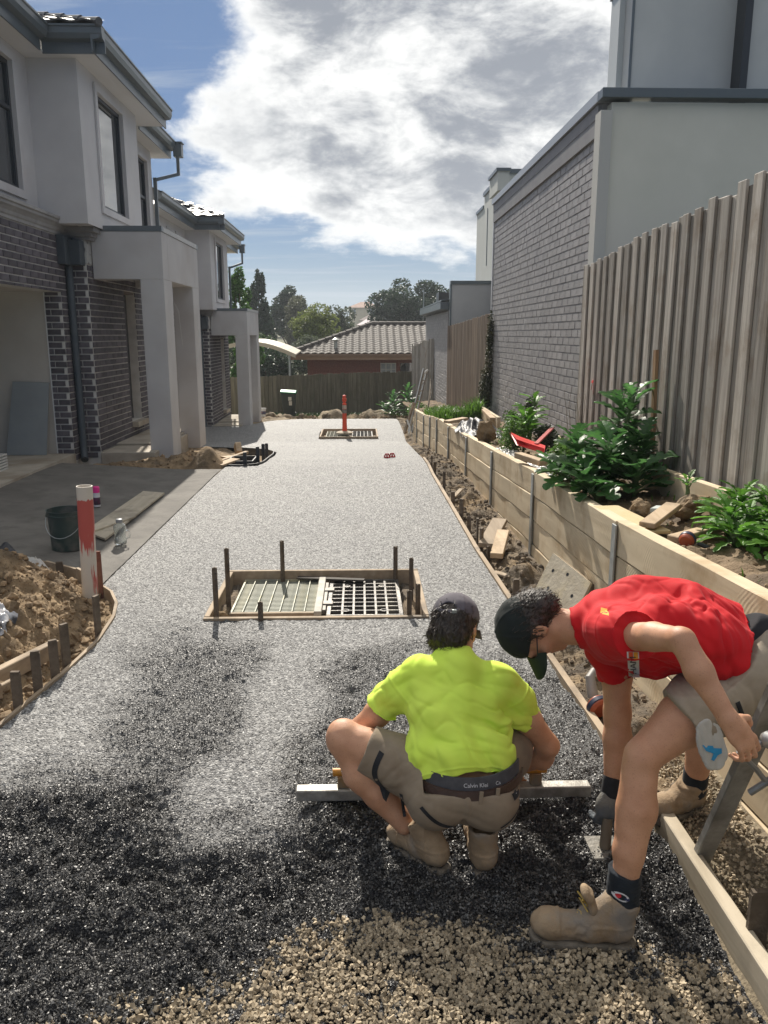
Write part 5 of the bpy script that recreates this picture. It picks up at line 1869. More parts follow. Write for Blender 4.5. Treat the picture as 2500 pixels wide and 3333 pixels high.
zt2 = pit(2, -.97, .39, 19.40, 20.96, 'timber form frame round the far drain pit under the bollard', False)
zz2 = float(zg(20.2)) - .04
tag(MB().box((-1.0, 19.38, zz2 - .12), (.42, 20.98, zz2 - .09)).build('pit_floor', M_soil), kind='structure')
grate_galv(-.86, -.30, 19.55, 20.75, zz2 + .02, 'pale grate at the left of the far drain pit', 10, 5)
infill(-.22, .30, 19.55, 20.75, zz2 + .02, 'dark ribbed cover at the right of the far drain pit', 4, 6, False)


# ---- bollard
def bollard(x, y, z):
    root = empty('bollard', (x, y, z), 'orange traffic bollard with reflective bands standing on the far drain pit', 'bollard')
    m_o = mat('safety_orange', (.80, .085, .03), (.72, .07, .025), 5, .45, c3=(.6, .08, .04), s3=6)
    MB().lathe([(0, 0), (.21, 0), (.215, .02), (.16, .045), (.075, .06), (0, .06)], (x, y, z), 24).build('base', mat('bollard_base', (.45, .37, .27), (.3, .25, .19), 7, .8), root, smooth=True)
    MB().lathe([(.062, .05), (.055, .30), (.052, .72), (.050, .74), (.030, .755), (.030, .775), (.048, .79), (.056, .83), (.054, .87), (.035, .885), (.030, .895), (.045, .91), (.045, .93), (.03, .945), (0, .95)], (x, y, z), 20).build('post', m_o, root, smooth=True)
    MB().lathe([(.0545, .50), (.0565, .5005), (.0545, .60), (.0540, .6005)], (x, y, z), 20).build('reflective_band', mat('band_grey', (.10, .10, .095), (.30, .28, .24), 20, .5), root, smooth=True)
    MB().lathe([(.0535, .61), (.0550, .6105), (.0532, .70), (.0520, .7005)], (x, y, z), 20).build('reflective_band', mat('band_silver', (.55, .45, .38), (.4, .33, .28), 20, .4), root, smooth=True)


bollard(-.40, 20.0, float(zg(20.0)) + .03)


# ---- form boards along the edges
def strip_board(name, label, fx, ys, th, z0, z1, side, m, group=None):
    root = empty(name, (float(fx(ys[0])), ys[0], float(zg(ys[0]))), label, 'formwork', group)
    n = len(ys)
    per = 10
    for s in range(0, n - 1, per):
        seg = ys[s:s + per + 1]
        V, F = [], []
        for y in seg:
            x = float(fx(y)); z = float(zg(y))
            for dx, dz in ((0, z0), (side * th, z0), (side * th, z1), (0, z1)):
                V.append((x + dx, y, z + dz))
        k = len(seg)
        F = [(0, 1, 2, 3), tuple(4 * (k - 1) + q for q in (3, 2, 1, 0))]
        for i in range(k - 1):
            for q in range(4):
                F.append((4 * i + q, 4 * i + (q + 1) % 4, 4 * i + 4 + (q + 1) % 4, 4 * i + 4 + q))
        if k > 1:
            # leave a saw cut between consecutive boards
            MB().add(V, F).build('board', m, root)
    return root


strip_board('edge_form', 'long timber form board along the right edge of the driveway', edge_r, np.concatenate([np.linspace(2.78, 12, 61)]), .035, -.12, .020, 1, M_form, 'edge forms of the driveway')
strip_board('edge_form', 'bent thin form board round the left edge of the fresh concrete', lambda y: edge_l(y) + .0, np.linspace(2.3, 5.50, 41), .020, -.12, .014, -1, M_form, 'edge forms of the driveway')


def apron_edge():
    pts = [(-1.88, 5.50), (-2.10, 5.73), (-2.40, 5.92), (-2.65, 6.08), (-3.2, 6.38)]
    root = empty('edge_form', (-2.4, 5.9, 0), 'dark form board along the front of the garage apron', 'formwork', 'edge forms of the driveway')
    for a, b in zip(pts[:-1], pts[1:]):
        MB().bar((*a, -.02), (*b, -.01), .022, .16).build('board', M_form, root)


apron_edge()
fb = empty('edge_form', (1.12, 2, 0), 'thick pale form board in the right foreground beside the bare crushed rock', 'formwork', 'edge forms of the driveway')
M_formpale = wood_mat('pale_form_board', (.40, .34, .25), (.55, .48, .37), 1, dirt=(.30, .26, .20))
MB().bar((1.125, 2.74, -.035), (1.135, 1.80, -.035), .05, .115).build('board', M_formpale, fb, bevel=.004)
MB().bar((1.130, 1.79, -.035), (1.130, 1.0, -.035), .05, .115).build('board', M_formpale, fb, bevel=.004)

for i, (y, h) in enumerate([(3.60, .17), (3.78, .20), (3.95, .19), (4.08, .23), (4.55, .23)]):
    stake(float(edge_l(y)) - .035, y, h, ORD[i] + ' stake from the camera behind the bent form board at the left', 'stakes behind the left form board', flat=True, w=.045, rz=.3 * i)
stake(-1.845, 5.44, .26, 'rusty stake right behind the red streaked pipe', 'stakes behind the left form board', flat=True, w=.045, m=mat('red_rust', (.13, .05, .035), (.2, .09, .06), 20, .8))
stake(-2.23, 5.74, .10, 'short stake behind the dark form board of the apron', 'stakes behind the left form board', flat=True, w=.05)
for i, (y, h) in enumerate([(5.12, .13), (6.11, .11), (6.41, .17), (6.64, .20), (7.14, .12), (7.66, .16), (8.33, .10), (9.12, .20), (10.3, .12), (10.85, .13)]):
    stake(float(edge_r(y)) + .06, y, h + float(zg(y)), ORD[i] + ' stake from the camera along the right form board', 'stakes along the right form board', flat=(i % 3 != 1), w=.042, rz=.5 * i)
stake(1.17, 2.02, .14, 'dark stake against the pale form board in the right foreground', 'stakes along the right form board', flat=True, w=.06)


# ---- red streaked pipe
def pipe():
    root = empty('standpipe', (-1.86, 5.28, 0), 'white plastic pipe with red paint streaks standing by the clay bank', 'pipe')
    m = bpy.data.materials.new('painted_pipe'); m.use_nodes = True
    N, L = m.node_tree.nodes, m.node_tree.links
    b = N['Principled BSDF']; b.inputs['Roughness'].default_value = .5
    tc = N.new('ShaderNodeTexCoord'); mp = N.new('ShaderNodeMapping'); mp.inputs['Scale'].default_value = (32, 32, 3.2)
    L.new(tc.outputs['Object'], mp.inputs[0])
    n = N.new('ShaderNodeTexNoise'); n.inputs['Scale'].default_value = 1; n.inputs['Detail'].default_value = 5
    L.new(mp.outputs[0], n.inputs[0])
    sp = N.new('ShaderNodeSeparateXYZ'); L.new(tc.outputs['Object'], sp.inputs[0])
    mr = N.new('ShaderNodeMapRange'); mr.inputs[1].default_value = .25; mr.inputs[2].default_value = .55; mr.inputs[3].default_value = -.12; mr.inputs[4].default_value = .30
    L.new(sp.outputs['Z'], mr.inputs[0])
    mr2 = N.new('ShaderNodeMapRange'); mr2.inputs[1].default_value = .66; mr2.inputs[2].default_value = .70; mr2.inputs[3].default_value = 0; mr2.inputs[4].default_value = -.6
    L.new(sp.outputs['Z'], mr2.inputs[0])
    a1 = N.new('ShaderNodeMath'); L.new(n.outputs['Fac'], a1.inputs[0]); L.new(mr.outputs[0], a1.inputs[1])
    a2 = N.new('ShaderNodeMath'); L.new(a1.outputs[0], a2.inputs[0]); L.new(mr2.outputs[0], a2.inputs[1])
    st = N.new('ShaderNodeMapRange'); st.inputs[1].default_value = .50; st.inputs[2].default_value = .56; L.new(a2.outputs[0], st.inputs[0])
    mx = N.new('ShaderNodeMix'); mx.data_type = 'RGBA'; mx.inputs[6].default_value = (.58, .53, .46, 1); mx.inputs[7].default_value = (.45, .085, .07, 1)
    L.new(st.outputs[0], mx.inputs[0]); L.new(mx.outputs[2], b.inputs['Base Color'])
    mb = MB().lathe([(.052, -.1), (.052, .765), (.046, .765), (.046, -.1)], (0, 0, 0), 28)
    me = mb.mesh('pipe_body', True); me.materials.append(m)
    o = bpy.data.objects.new('pipe_body', me); col.objects.link(o); o.parent = root; o.rotation_euler = (0, R(1.5), 0)


pipe()


def bucket(name, label, x, y, z, r, h, m, handle=True, lid=None):
    root = empty(name, (x, y, z), label, 'bucket')
    MB().lathe([(0, .004), (r * .86, .004), (r * .88, 0), (r * .97, h * .86), (r * 1.06, h * .86), (r * 1.06, h * .90), (r, h * .90), (r * 1.01, h * .99), (r * 1.06, h), (r * .97, h), (r * .83, .01), (0, .01)], (x, y, z), 28).build('tub', m, root, smooth=True)
    if handle:
        pts = [(x + r * 1.05 * math.cos(a), y - .01 - .11 * math.sin(a) * 0.25 - r * .98 * abs(math.sin(a)), z + h * .86 - .16 * math.sin(a)) for a in [math.pi * k / 12 for k in range(13)]]
        MB().tube(pts, .003, 6).build('handle', M_steel, root, smooth=True)
    return root


bucket('bucket', 'dark green plastic bucket on the apron behind the red streaked pipe', -2.44, 6.52, .01, .15, .33, mat('green_black_plastic', (.022, .045, .042), (.04, .06, .055), 6, .45, c3=(.10, .10, .09), s3=8))
bk = bucket('bucket', 'small white pail with printed label beside the far portico', -3.10, 25.4, float(zg(25.4)) + .08, .12, .26, mat('white_pail', (.70, .70, .68)), False)
MB().lathe([(.1135, .07), (.1155, .071), (.1190, .17), (.1180, .171)], (-3.10, 25.4, float(zg(25.4)) + .08), 24).build('label', mat('pail_label', (.06, .07, .12), (.35, .12, .12), 14, .5, lo=.5, hi=.6), bk, smooth=True)


def bottle():
    x, y = -2.04, 6.62
    root = empty('water_bottle', (x, y, 0), 'large clear plastic water bottle with grey cap on the apron', 'bottle')
    m = bpy.data.materials.new('clear_plastic'); m.use_nodes = True
    b = m.node_tree.nodes['Principled BSDF']
    b.inputs['Base Color'].default_value = (.90, .93, .92, 1); b.inputs['Transmission Weight'].default_value = .92; b.inputs['Roughness'].default_value = .06; b.inputs['IOR'].default_value = 1.33
    MB().lathe([(0, .003), (.045, .003), (.052, .012), (.052, .055), (.047, .062), (.047, .12), (.052, .127), (.052, .155), (.042, .172), (.024, .182), (.024, .192), (.021, .192), (.022, .180), (.040, .168), (.049, .153), (.049, .128), (.044, .12), (.044, .062), (.049, .055), (.049, .014), (0, .010)], (x, y, .012), 28).build('flask', m, root, smooth=True)
    MB().lathe([(.028, .190), (.028, .216), (.022, .220), (0, .220)], (x, y, .012), 20).build('cap', mat('cap_grey', (.25, .26, .27), None, 3, .4), root, smooth=True)
    MB().tube([(x + .05, y, .06), (x + .078, y, .075), (x + .078, y, .125), (x + .05, y, .14)], .007, 6).build('handle', m, root, smooth=True)


bottle()


def spray_can():
    x, y, z = -2.70, 8.08, .03
    root = empty('spray_can', (x, y, z), 'white spray can with bright pink cap on the shaded apron', 'spray can')
    MB().lathe([(0, 0), (.033, 0), (.033, .135), (.027, .15), (0, .15)], (x, y, z), 20).build('can', mat('can_white', (.62, .60, .62), None, 3, .3), root, smooth=True)
    MB().lathe([(.0338, .02), (.0342, .021), (.0342, .095), (.0338, .096)], (x, y, z), 20).build('label', mat('can_label', (.03, .03, .04), (.12, .02, .07), 30, .4), root, smooth=True)
    MB().lathe([(.034, .145), (.034, .20), (.028, .207), (0, .207)], (x, y, z), 20).build('cap', mat('pink_cap', (.80, .035, .28), None, 3, .4), root, smooth=True)


spray_can()
M_ply = wood_mat('pale_board', (.48, .42, .32), (.60, .53, .42), 1, dirt=(.16, .14, .12))
tag(MB().prism([(-2.44, 8.86, .018), (-2.18, 8.76, .018), (-2.20, 6.72, .018), (-2.47, 7.0, .018)], (0, 0, .018)).build('board', M_ply, None), 'long pale board lying on the apron beside the water bottle', 'board')
tag(MB().bar((-2.44, 6.95, .045), (-2.22, 7.55, .045), .14, .014).build('board', M_ply, None), 'short pale offcut lying on the long board beside the bucket', 'board')


def sheet_crumple(name, label, c, size, m, seed, amp=.05, n=36, cat='plastic sheet', drape=None, h0=.06):
    """crumpled film: a folded sheet with real creases"""
    u = np.linspace(-1, 1, n)
    X, Y = np.meshgrid(u, u)
    P = np.stack([X, Y, np.zeros_like(X)], -1)
    f1 = 1 - np.abs(fbm(P + seed, 1.6, 3, seed)) * 1.6
    f2 = 1 - np.abs(fbm(P + 3.1 * seed, 4.0, 2, seed + 3)) * 1.6
    edge = np.clip(1 - (X ** 2 + Y ** 2) * .75, 0, 1)
    Z = amp * (f1 * .7 + f2 * .4) * (.25 + edge) + h0 * edge
    wx = X * size[0] * (1 + .15 * vnoise(P + seed, 2.0, 5)); wy = Y * size[1] * (1 + .15 * vnoise(P + seed, 2.2, 9))
    px, py = c[0] + wx, c[1] + wy
    pz = Z + (drape(px, py) if drape is not None else c[2])
    V = np.stack([px, py, pz], -1).reshape(-1, 3)
    i = np.arange(n * n).reshape(n, n)[:-1, :-1].ravel()
    F = np.stack([i, i + 1, i + n + 1, i + n], -1)
    return tag(link(name, np_mesh(name, V, F, True), m), label, cat)


M_bag = mat('black_film', (.020, .021, .026), (.045, .046, .054), 4, .52, .5, 25, spec=.4)
M_white_film = mat('white_film', (.62, .62, .60), (.5, .49, .46), 6, .35, .4, 30, trans=.25)
sheet_crumple('plastic_sheet', 'crumpled black plastic sheet rolled on the raised bed', (1.62, 11.2, 0), (.28, .95), M_bag, 3, .09, 44, drape=bed_z, h0=.12)
sheet_crumple('plastic_sheet', 'crumpled white plastic film along the edge of the raised bed', (1.52, 8.15, 0), (.10, .75), M_white_film, 7, .04, 40, drape=bed_z, h0=.03)
sheet_crumple('plastic_sheet', 'clear plastic film over the timber block beside the red dustpan', (1.60, 6.95, 0), (.10, .32), M_white_film, 9, .03, 30, drape=bed_z, h0=.05)
sheet_crumple('plastic_sheet', 'black plastic sheet draped over the clay bank by the apron', (-2.75, 5.75, 0), (.34, .22), M_bag, 11, .05, 36, drape=bank_z, h0=.05)
sheet_crumple('plastic_sheet', 'torn white and black plastic half buried at the left edge of the bank', (-2.07, 4.25, 0), (.10, .14), mat('torn_film', (.5, .5, .52), (.03, .03, .035), 6, .3, lo=.45, hi=.55), 13, .05, 30, drape=bank_z, h0=.03)
sheet_crumple('plastic_sheet', 'scrap of pale plastic on top of the clay bank', (-2.28, 5.35, 0), (.10, .07), M_white_film, 15, .02, 24, drape=bank_z, h0=.02)


def dustpan():
    z = .70
    root = empty('dustpan', (1.58, 7.45, z), 'red plastic dustpan lying on the raised bed with its handle up', 'dustpan')
    m = mat('red_plastic', (.62, .02, .025), (.70, .03, .03), 4, .32)
    MB().prism([(1.50, 7.95, z + .075), (1.475, 7.45, z + .03), (1.64, 7.05, z + .01), (1.72, 7.35, z + .03)], (0, 0, .008)).build('pan', m, root)
    MB().prism([(1.50, 7.95, z + .075), (1.475, 7.45, z + .03), (1.64, 7.05, z + .01), (1.64, 7.05, z + .055), (1.475, 7.45, z + .085), (1.50, 7.95, z + .10)], (-.007, -.003, 0)).build('rim', m, root)
    MB().bar((1.64, 7.40, z + .045), (1.93, 8.0, z + .125), .045, .016).build('handle', mat('red_dark', (.40, .03, .03), None, 3, .4), root, bevel=.004)


dustpan()
for (a, b, w, h, lab, m) in [((1.40, 7.02, .70), (1.52, 6.55, .70), .075, .05, 'short timber block on the edge of the bed under the clear film', M_timber),
                             ((1.53, 4.12, .75), (1.78, 4.40, .80), .09, .03, 'pale timber offcut leaning on the clay lumps of the bed', M_timber),
                             ((1.57, 3.86, .74), (1.95, 4.08, .76), .07, .035, 'long pale offcut beside the leafy weed of the bed', M_timber),
                             ((1.50, 4.75, .715), (1.58, 4.10, .715), .16, .02, 'dappled plywood strip along the inside of the retaining wall', mat('yellow_ply', (.50, .38, .19), (.56, .44, .25), 8, .7)),
                             ((1.64, 3.62, .70), (1.72, 3.36, .70), .12, .02, 'plywood scrap beside the orange reel', mat('yellow_ply', (.5, .38, .19))),
                             ((1.70, 4.50, .755), (1.80, 4.42, .765), .10, .03, 'pale grey fibre cement scrap behind the offcuts', mat('fibre_cement', (.42, .46, .44), None, 6, .8)),
                             ((1.30, 12.1, .45), (1.62, 12.3, .48), .14, .04, 'board end lying across the retaining wall top', M_timber),
                             ((2.0, 12.0, .50), (2.05, 13.2, .52), .10, .05, 'sawn timber lying behind the black plastic sheet', M_timber),
                             ((1.06, 6.02, .05), (1.20, 6.52, .12), .10, .045, 'pale timber offcut lying in the soil trench', M_timber),
                             ((1.02, 6.30, .06), (1.22, 6.82, .15), .13, .04, 'muddy timber board behind the pale offcut in the trench', M_form),
                             ((1.02, 8.6, .0), (1.14, 8.9, .03), .05, .02, 'thin muddy stick in the trench near the tall posts', M_form),
                             ((.99, 5.75, .0), (1.10, 5.62, .0), .06, .02, 'small splintered offcut beside the right form board', M_form),
                             ((-1.72, 4.28, .03), (-2.0, 3.55, .03), .05, .09, 'muddy bracing board behind the left stakes', M_form),
                             ((-1.80, 3.75, .02), (-2.1, 3.50, .02), .04, .08, 'second muddy board lying behind the left stakes at the frame edge', M_form),
                             ((-1.77, 3.86, .015), (-1.95, 3.42, .015), .03, .05, 'thin stick lying across the muddy boards at the left', M_form),
                             ((-2.02, 12.0, -.06), (-1.85, 11.7, -.04), .20, .05, 'pale timber block in the portico pit nearest the clay heap', M_timber),
                             ((-1.92, 12.4, -.02), (-1.88, 12.3, .06), .09, .16, 'upright pale block in the portico pit', M_timber),
                             ((-1.98, 11.2, .0), (-1.70, 11.9, .03), .06, .04, 'long thin offcut lying in the portico pit', M_timber),
                             ((-1.95, 10.85, .0), (-1.75, 11.15, .04), .16, .03, 'flat timber offcut at the front of the portico pit', M_timber)]:
    tag(MB().bar(a, b, w, h).build('timber_offcut', m, None, bevel=.004), lab, 'timber')

lump('large clay lump on the bed beside the pale offcuts', (1.92, 4.50, .76), (1.9, 1.7, 1.1), M_clay)
lump('clay lump at the foot of the jagged leaved plant', (1.66, 4.62, .73), (1.0, 1.0, .9), M_clay)
lump('clay lump at the end of the black plastic sheet', (1.50, 9.5, .60), (1.7, 2.2, 1.5), M_clay)


def panel():
    A, B, C = Vector((1.09, 4.95, .03)), Vector((1.255, 5.02, .352)), Vector((1.395, 4.62, .272))
    D = C - (B - A)
    root = empty('plywood_sheet', A, 'muddy plywood form panel with round holes leaning on the retaining wall', 'panel')
    n = (B - A).cross(D - A).normalized()
    if n.y > 0: n = -n
    m = mat('muddy_ply', (.60, .53, .41), (.48, .41, .30), 9, .6, .4, 40, c3=(.64, .54, .36), s3=5)
    MB().prism([A, B, C, D], -n * .018).build('sheet', m, root)
    MB().prism([B - n * .018, C - n * .018, C - n * .018 - (B - A).normalized() * .05, B - n * .018 - (B - A).normalized() * .05], -n * .05).build('batten', M_form, root)
    MB().prism([C - n * .018, D - n * .018, D - n * .018 - (C - B).normalized() * .05, C - n * .018 - (C - B).normalized() * .05], -n * .05).build('batten', M_form, root)
    for (u, v) in ((.18, .75), (.25, .45), (.78, .62), (.85, .30), (.5, .86)):
        p = A + (D - A) * u + (B - A) * v + n * .0008
        MB().lathe([(.012, 0), (.0, 0)], p, 12, n).build('hole', M_black, root)


panel()


def reel(label, x, y, z, s=1.0, az=0.0):
    root = empty('tape_reel', (x, y, z), label, 'reel', 'orange reels left about the site')
    ax = (math.cos(az), math.sin(az), .25)
    MB().lathe([(0, -.03), (.040 * s, -.03), (.052 * s, -.02), (.055 * s, 0), (.052 * s, .02), (.040 * s, .03), (0, .03)], (x, y, z + .05), 20, ax).build('case', mat('reel_orange', (.40, .085, .03), (.30, .06, .03), 6, .4), root, smooth=True)
    MB().lathe([(.0545 * s, -.013), (.058 * s, -.010), (.058 * s, .010), (.0545 * s, .013)], (x, y, z + .05), 20, ax).build('band', mat('reel_navy', (.03, .035, .07), None, 3, .4), root, smooth=True)
    MB().tube([(x + .05, y, z + .03), (x + .10, y - .02, z + .012)], .012, 8).build('handle', M_black, root, smooth=True)


reel('orange and navy reel lying in the bed beside the pale offcut', 1.62, 3.80, .705, .72, .9)
reel('orange and navy reel lying in the trench behind the right form board', 1.115, 3.46, -.02, 1, 1.9)
MBs = MB().tube([(1.14, 3.62, .0), (1.13, 3.66, .09), (1.16, 3.69, .11)], [.028, .024, .020], 10).tube([(1.16, 3.69, .11), (1.19, 3.64, .13)], .012, 8)
tag(MBs.build('spirit_tool', mat('grey_tool', (.22, .21, .20), (.32, .3, .27), 8, .5), None, smooth=True), 'grey hand tool stuck in the trench beside the orange reel', 'tool')

# ---- in the garage
tag(MB().prism([(-4.86, 11.02, .13), (-4.32, 11.02, .13), (-4.25, 11.16, 1.10), (-4.74, 11.16, 1.12)], (0, .02, .003)).build('fibre_sheet', mat('grey_sheet', (.26, .28, .285), (.30, .32, .32), 3, .7), None), 'blue grey fibre sheet leaning on the garage wall inside the opening', 'sheet')
pv = empty('paver_stack', (-4.42, 9.75, .12), 'small stack of white slats on the garage slab at the left edge', 'stack')
for k in range(6):
    MB().box((-4.75, 9.55 + .006 * (k % 2), .125 + k * .034), (-4.36, 9.90, .125 + k * .034 + .022)).build('slat', mat('white_slat', (.60, .59, .56), (.5, .49, .46), 8, .8), pv)

# ---- portico pit: curved edging, box and pegs
ed = empty('edging', (-1.5, 11.5, -.05), 'black plastic edging curved round the portico pit', 'edging')
pts = [(-1.86, 10.90), (-1.62, 10.86), (-1.44, 11.0), (-1.385, 11.4), (-1.41, 12.4), (-1.44, 13.2), (-1.52, 14.0), (-1.72, 14.75), (-2.32, 15.55)]
for a, b in zip(pts[:-1], pts[1:]):
    za, zb_ = float(zg(a[1])), float(zg(b[1]))
    MB().bar((a[0] - .012, a[1], za - .04), (b[0] - .012, b[1], zb_ - .04), .015, .13).build('strip', M_black, ed)
for i, (x, y, h, lab) in enumerate([(-1.60, 10.98, .17, 'front'), (-1.47, 11.35, .22, 'second'), (-1.47, 12.0, .22, 'third'), (-1.50, 12.7, .20, 'rear')]):
    stake(x, y, h + float(zg(y)), lab + ' dark peg inside the curved edging of the portico pit', 'pegs of the portico pit', flat=True, w=.05, m=M_frame)
bx = empty('pit_box', (-1.65, 11.2, -.08), 'small black open box set in the portico pit', 'box')
for q in (((-1.86, 11.02, -.12), (-1.50, 11.035, .035)), ((-1.86, 11.50, -.12), (-1.50, 11.515, .035)), ((-1.86, 11.036, -.12), (-1.845, 11.499, .034)), ((-1.515, 11.036, -.12), (-1.50, 11.499, .034))):
    MB().box(*q).build('side', M_black, bx)


# ---- wheelie bin
def bin_():
    x, y, z = -2.42, 27.3, float(zg(27.3)) - .02
    root = empty('wheelie_bin', (x, y, z), 'dark wheelie bin with green lid standing by the back fence', 'bin')
    m = mat('bin_body', (.025, .035, .03), None, 3, .5)
    V = []
    for (w, d, h) in ((.18, .20, .06), (.235, .27, .84)):
        V += [(x - w, y - d, z + h), (x + w, y - d, z + h), (x + w, y + d, z + h), (x - w, y + d, z + h)]
    MB().add(V, [(0, 3, 2, 1), (4, 5, 6, 7), (0, 1, 5, 4), (1, 2, 6, 5), (2, 3, 7, 6), (3, 0, 4, 7)]).build('body', m, root, bevel=.02)
    MB().box((x - .25, y - .285, z + .80), (x + .25, y + .285, z + .845)).build('rim', m, root, bevel=.01)
    ld = MB()
    ld.prism([(x - .26, y - .30, z + .86), (x - .26, y + .28, z + .90), (x - .26, y + .28, z + .93), (x - .26, y - .05, z + .96), (x - .26, y - .30, z + .90)], (.52, 0, -.03))
    ld.build('lid', mat('bin_green', (.02, .30, .13), None, 3, .45), root, bevel=.01)
    for s in (-1, 1):
        MB().lathe([(0, -.025), (.085, -.025), (.09, 0), (.085, .025), (0, .025)], (x + s * .19, y + .20, z + .09), 16, (1, 0, 0)).build('wheel', M_black, root, smooth=True)
    MB().box((x + .0, y - .272, z + .60), (x + .11, y - .26, z + .72)).build('sticker', mat('sticker', (.6, .58, .5)), root)
    MB().box((x + .02, y - .266, z + .44), (x + .12, y - .250, z + .58)).build('sticker', mat('sticker', (.6, .58, .5)), root)


bin_()


# ---- ladder, post, mesh and pipe at the far right
def ladder():
    root = empty('ladder', (1.2, 19.5, -.6), 'aluminium ladder section leaning at the far right of the driveway', 'ladder')
    A, B = Vector((1.16, 19.25, -.55)), Vector((1.55, 19.75, .93))
    s = Vector((.10, .26, -.06))
    for o in (Vector((0, 0, 0)), s):
        MB().bar(A + o, B + o, .03, .06).build('rail', mat('aluminium', (.55, .56, .56), None, 3, .35, metal=.7), root)
    for k in range(1, 6):
        p = A.lerp(B, k / 6)
        MB().tube([p, p + s], .014, 6).build('rung', mat('aluminium', (.5, .5, .5)), root)


ladder()
tag(MB().bar((1.04, 18.9, -.55), (1.28, 19.3, .14), .05, .07).build('timber_post', M_form, None), 'dark timber post leaning in front of the ladder', 'timber')
tag(MB().tube([(1.13, 18.6, -.52), (1.16, 18.7, -.38), (1.12, 18.75, -.30), (1.10, 18.8, -.22)], .022, 8).build('conduit', mat('white_conduit', (.6, .6, .58), None, 3, .5), None, smooth=True), 'short white bent pipe at the foot of the ladder', 'pipe')
tag(MB().tube([(1.48, 19.9, .55), (1.55, 19.8, .80), (1.66, 19.8, .90)], .03, 8).build('conduit', mat('white_conduit', (.6, .6, .58)), None, smooth=True), 'curved white pipe at the top of the ladder', 'pipe')
ms = empty('mesh_offcut', (1.6, 18, -.1), 'rusty reinforcing mesh offcut leaning on the far end of the bed', 'mesh')
for k in range(6):
    MB().tube([(1.40 + .03 * k, 17.0 + .3 * k, -.05), (1.62 + .03 * k, 18.6 + .3 * k, .75 - .08 * k)], .005, 5, False).build('wire', M_stake, ms)
for k in range(4):
    t = .2 + .2 * k
    MB().tube([(1.40 + .22 * t, 17.0 + 1.6 * t, -.05 + .8 * t), (1.55 + .22 * t, 18.5 + 1.6 * t, -.05 + .4 * t)], .005, 5, False).build('wire', M_stake, ms)

# ---- red spacers on the driveway, ribbon, brown stake at the fence
for i, (x, y) in enumerate([(.40, 12.1), (.485, 12.25)]):
    z = float(zg(y)) + .005
    r_ = empty('bar_chair', (x, y, z), ['left red plastic spacer lying on the driveway beyond the crest', 'right red plastic spacer lying on the driveway beyond the crest'][i], 'spacer', 'red plastic spacers')
    mr_ = mat('red_spacer', (.45, .02, .03), None, 3, .4)
    MB().tube([(x - .045, y, z + .008), (x - .02, y, z + .06), (x + .02, y, z + .06), (x + .045, y, z + .008)], .012, 6).tube([(x, y - .045, z + .008), (x, y - .015, z + .05), (x, y + .015, z + .05), (x, y + .045, z + .008)], .012, 6).build('legs', mr_, r_, smooth=True)
    MB().lathe([(.045, 0), (.05, .006), (.045, .012), (.038, .006), (.045, 0)], (x, y, z), 14).build('ring', mr_, r_, smooth=True)
rb = MB()
rb.prism([(2.155, 7.43, 1.32), (2.15, 7.41, 1.32), (2.14, 7.36, 1.22), (2.147, 7.38, 1.21)], (.003, .001, 0)).prism([(2.155, 7.43, 1.32), (2.15, 7.41, 1.33), (2.15, 7.47, 1.24), (2.157, 7.48, 1.245)], (.003, .001, 0)).prism([(2.155, 7.40, 1.335), (2.155, 7.45, 1.335), (2.15, 7.45, 1.31), (2.15, 7.40, 1.31)], (-.006, 0, 0))
tag(rb.build('ribbon', mat('red_ribbon', (.60, .05, .04), None, 3, .6), None), 'red marker ribbon tied to the near paling fence', 'ribbon')
tag(MB().bar((2.13, 5.72, .70), (2.12, 5.78, 1.64), .05, .022, (1, 0, 0)).build('timber_stake', wood_mat('brown_stake', (.22, .13, .07), (.32, .2, .11), 2), None), 'brown timber stake standing against the near paling fence', 'stake')
# rubble on the bank and along the far end
rk = random.Random(5)
for i, (x, y, s, lab) in enumerate([(-2.9, 25.9, .26, 'upright broken slab on the far soil'), (-1.9, 25.7, .20, 'flat broken slab on the far soil heap'), (-1.1, 25.6, .24, 'pale rock on the far soil heap behind the bollard'), (.2, 25.5, .2, 'small rock at the far edge of the driveway')]):
    o = lump(lab, (x, y, float(zg(y)) + .06), (s * 9, s * 8, s * 8), M_fsoil)
    o.name = 'rock'; o['category'] = 'rock'
# ================================================================== PEOPLE
import openvdb as vdb


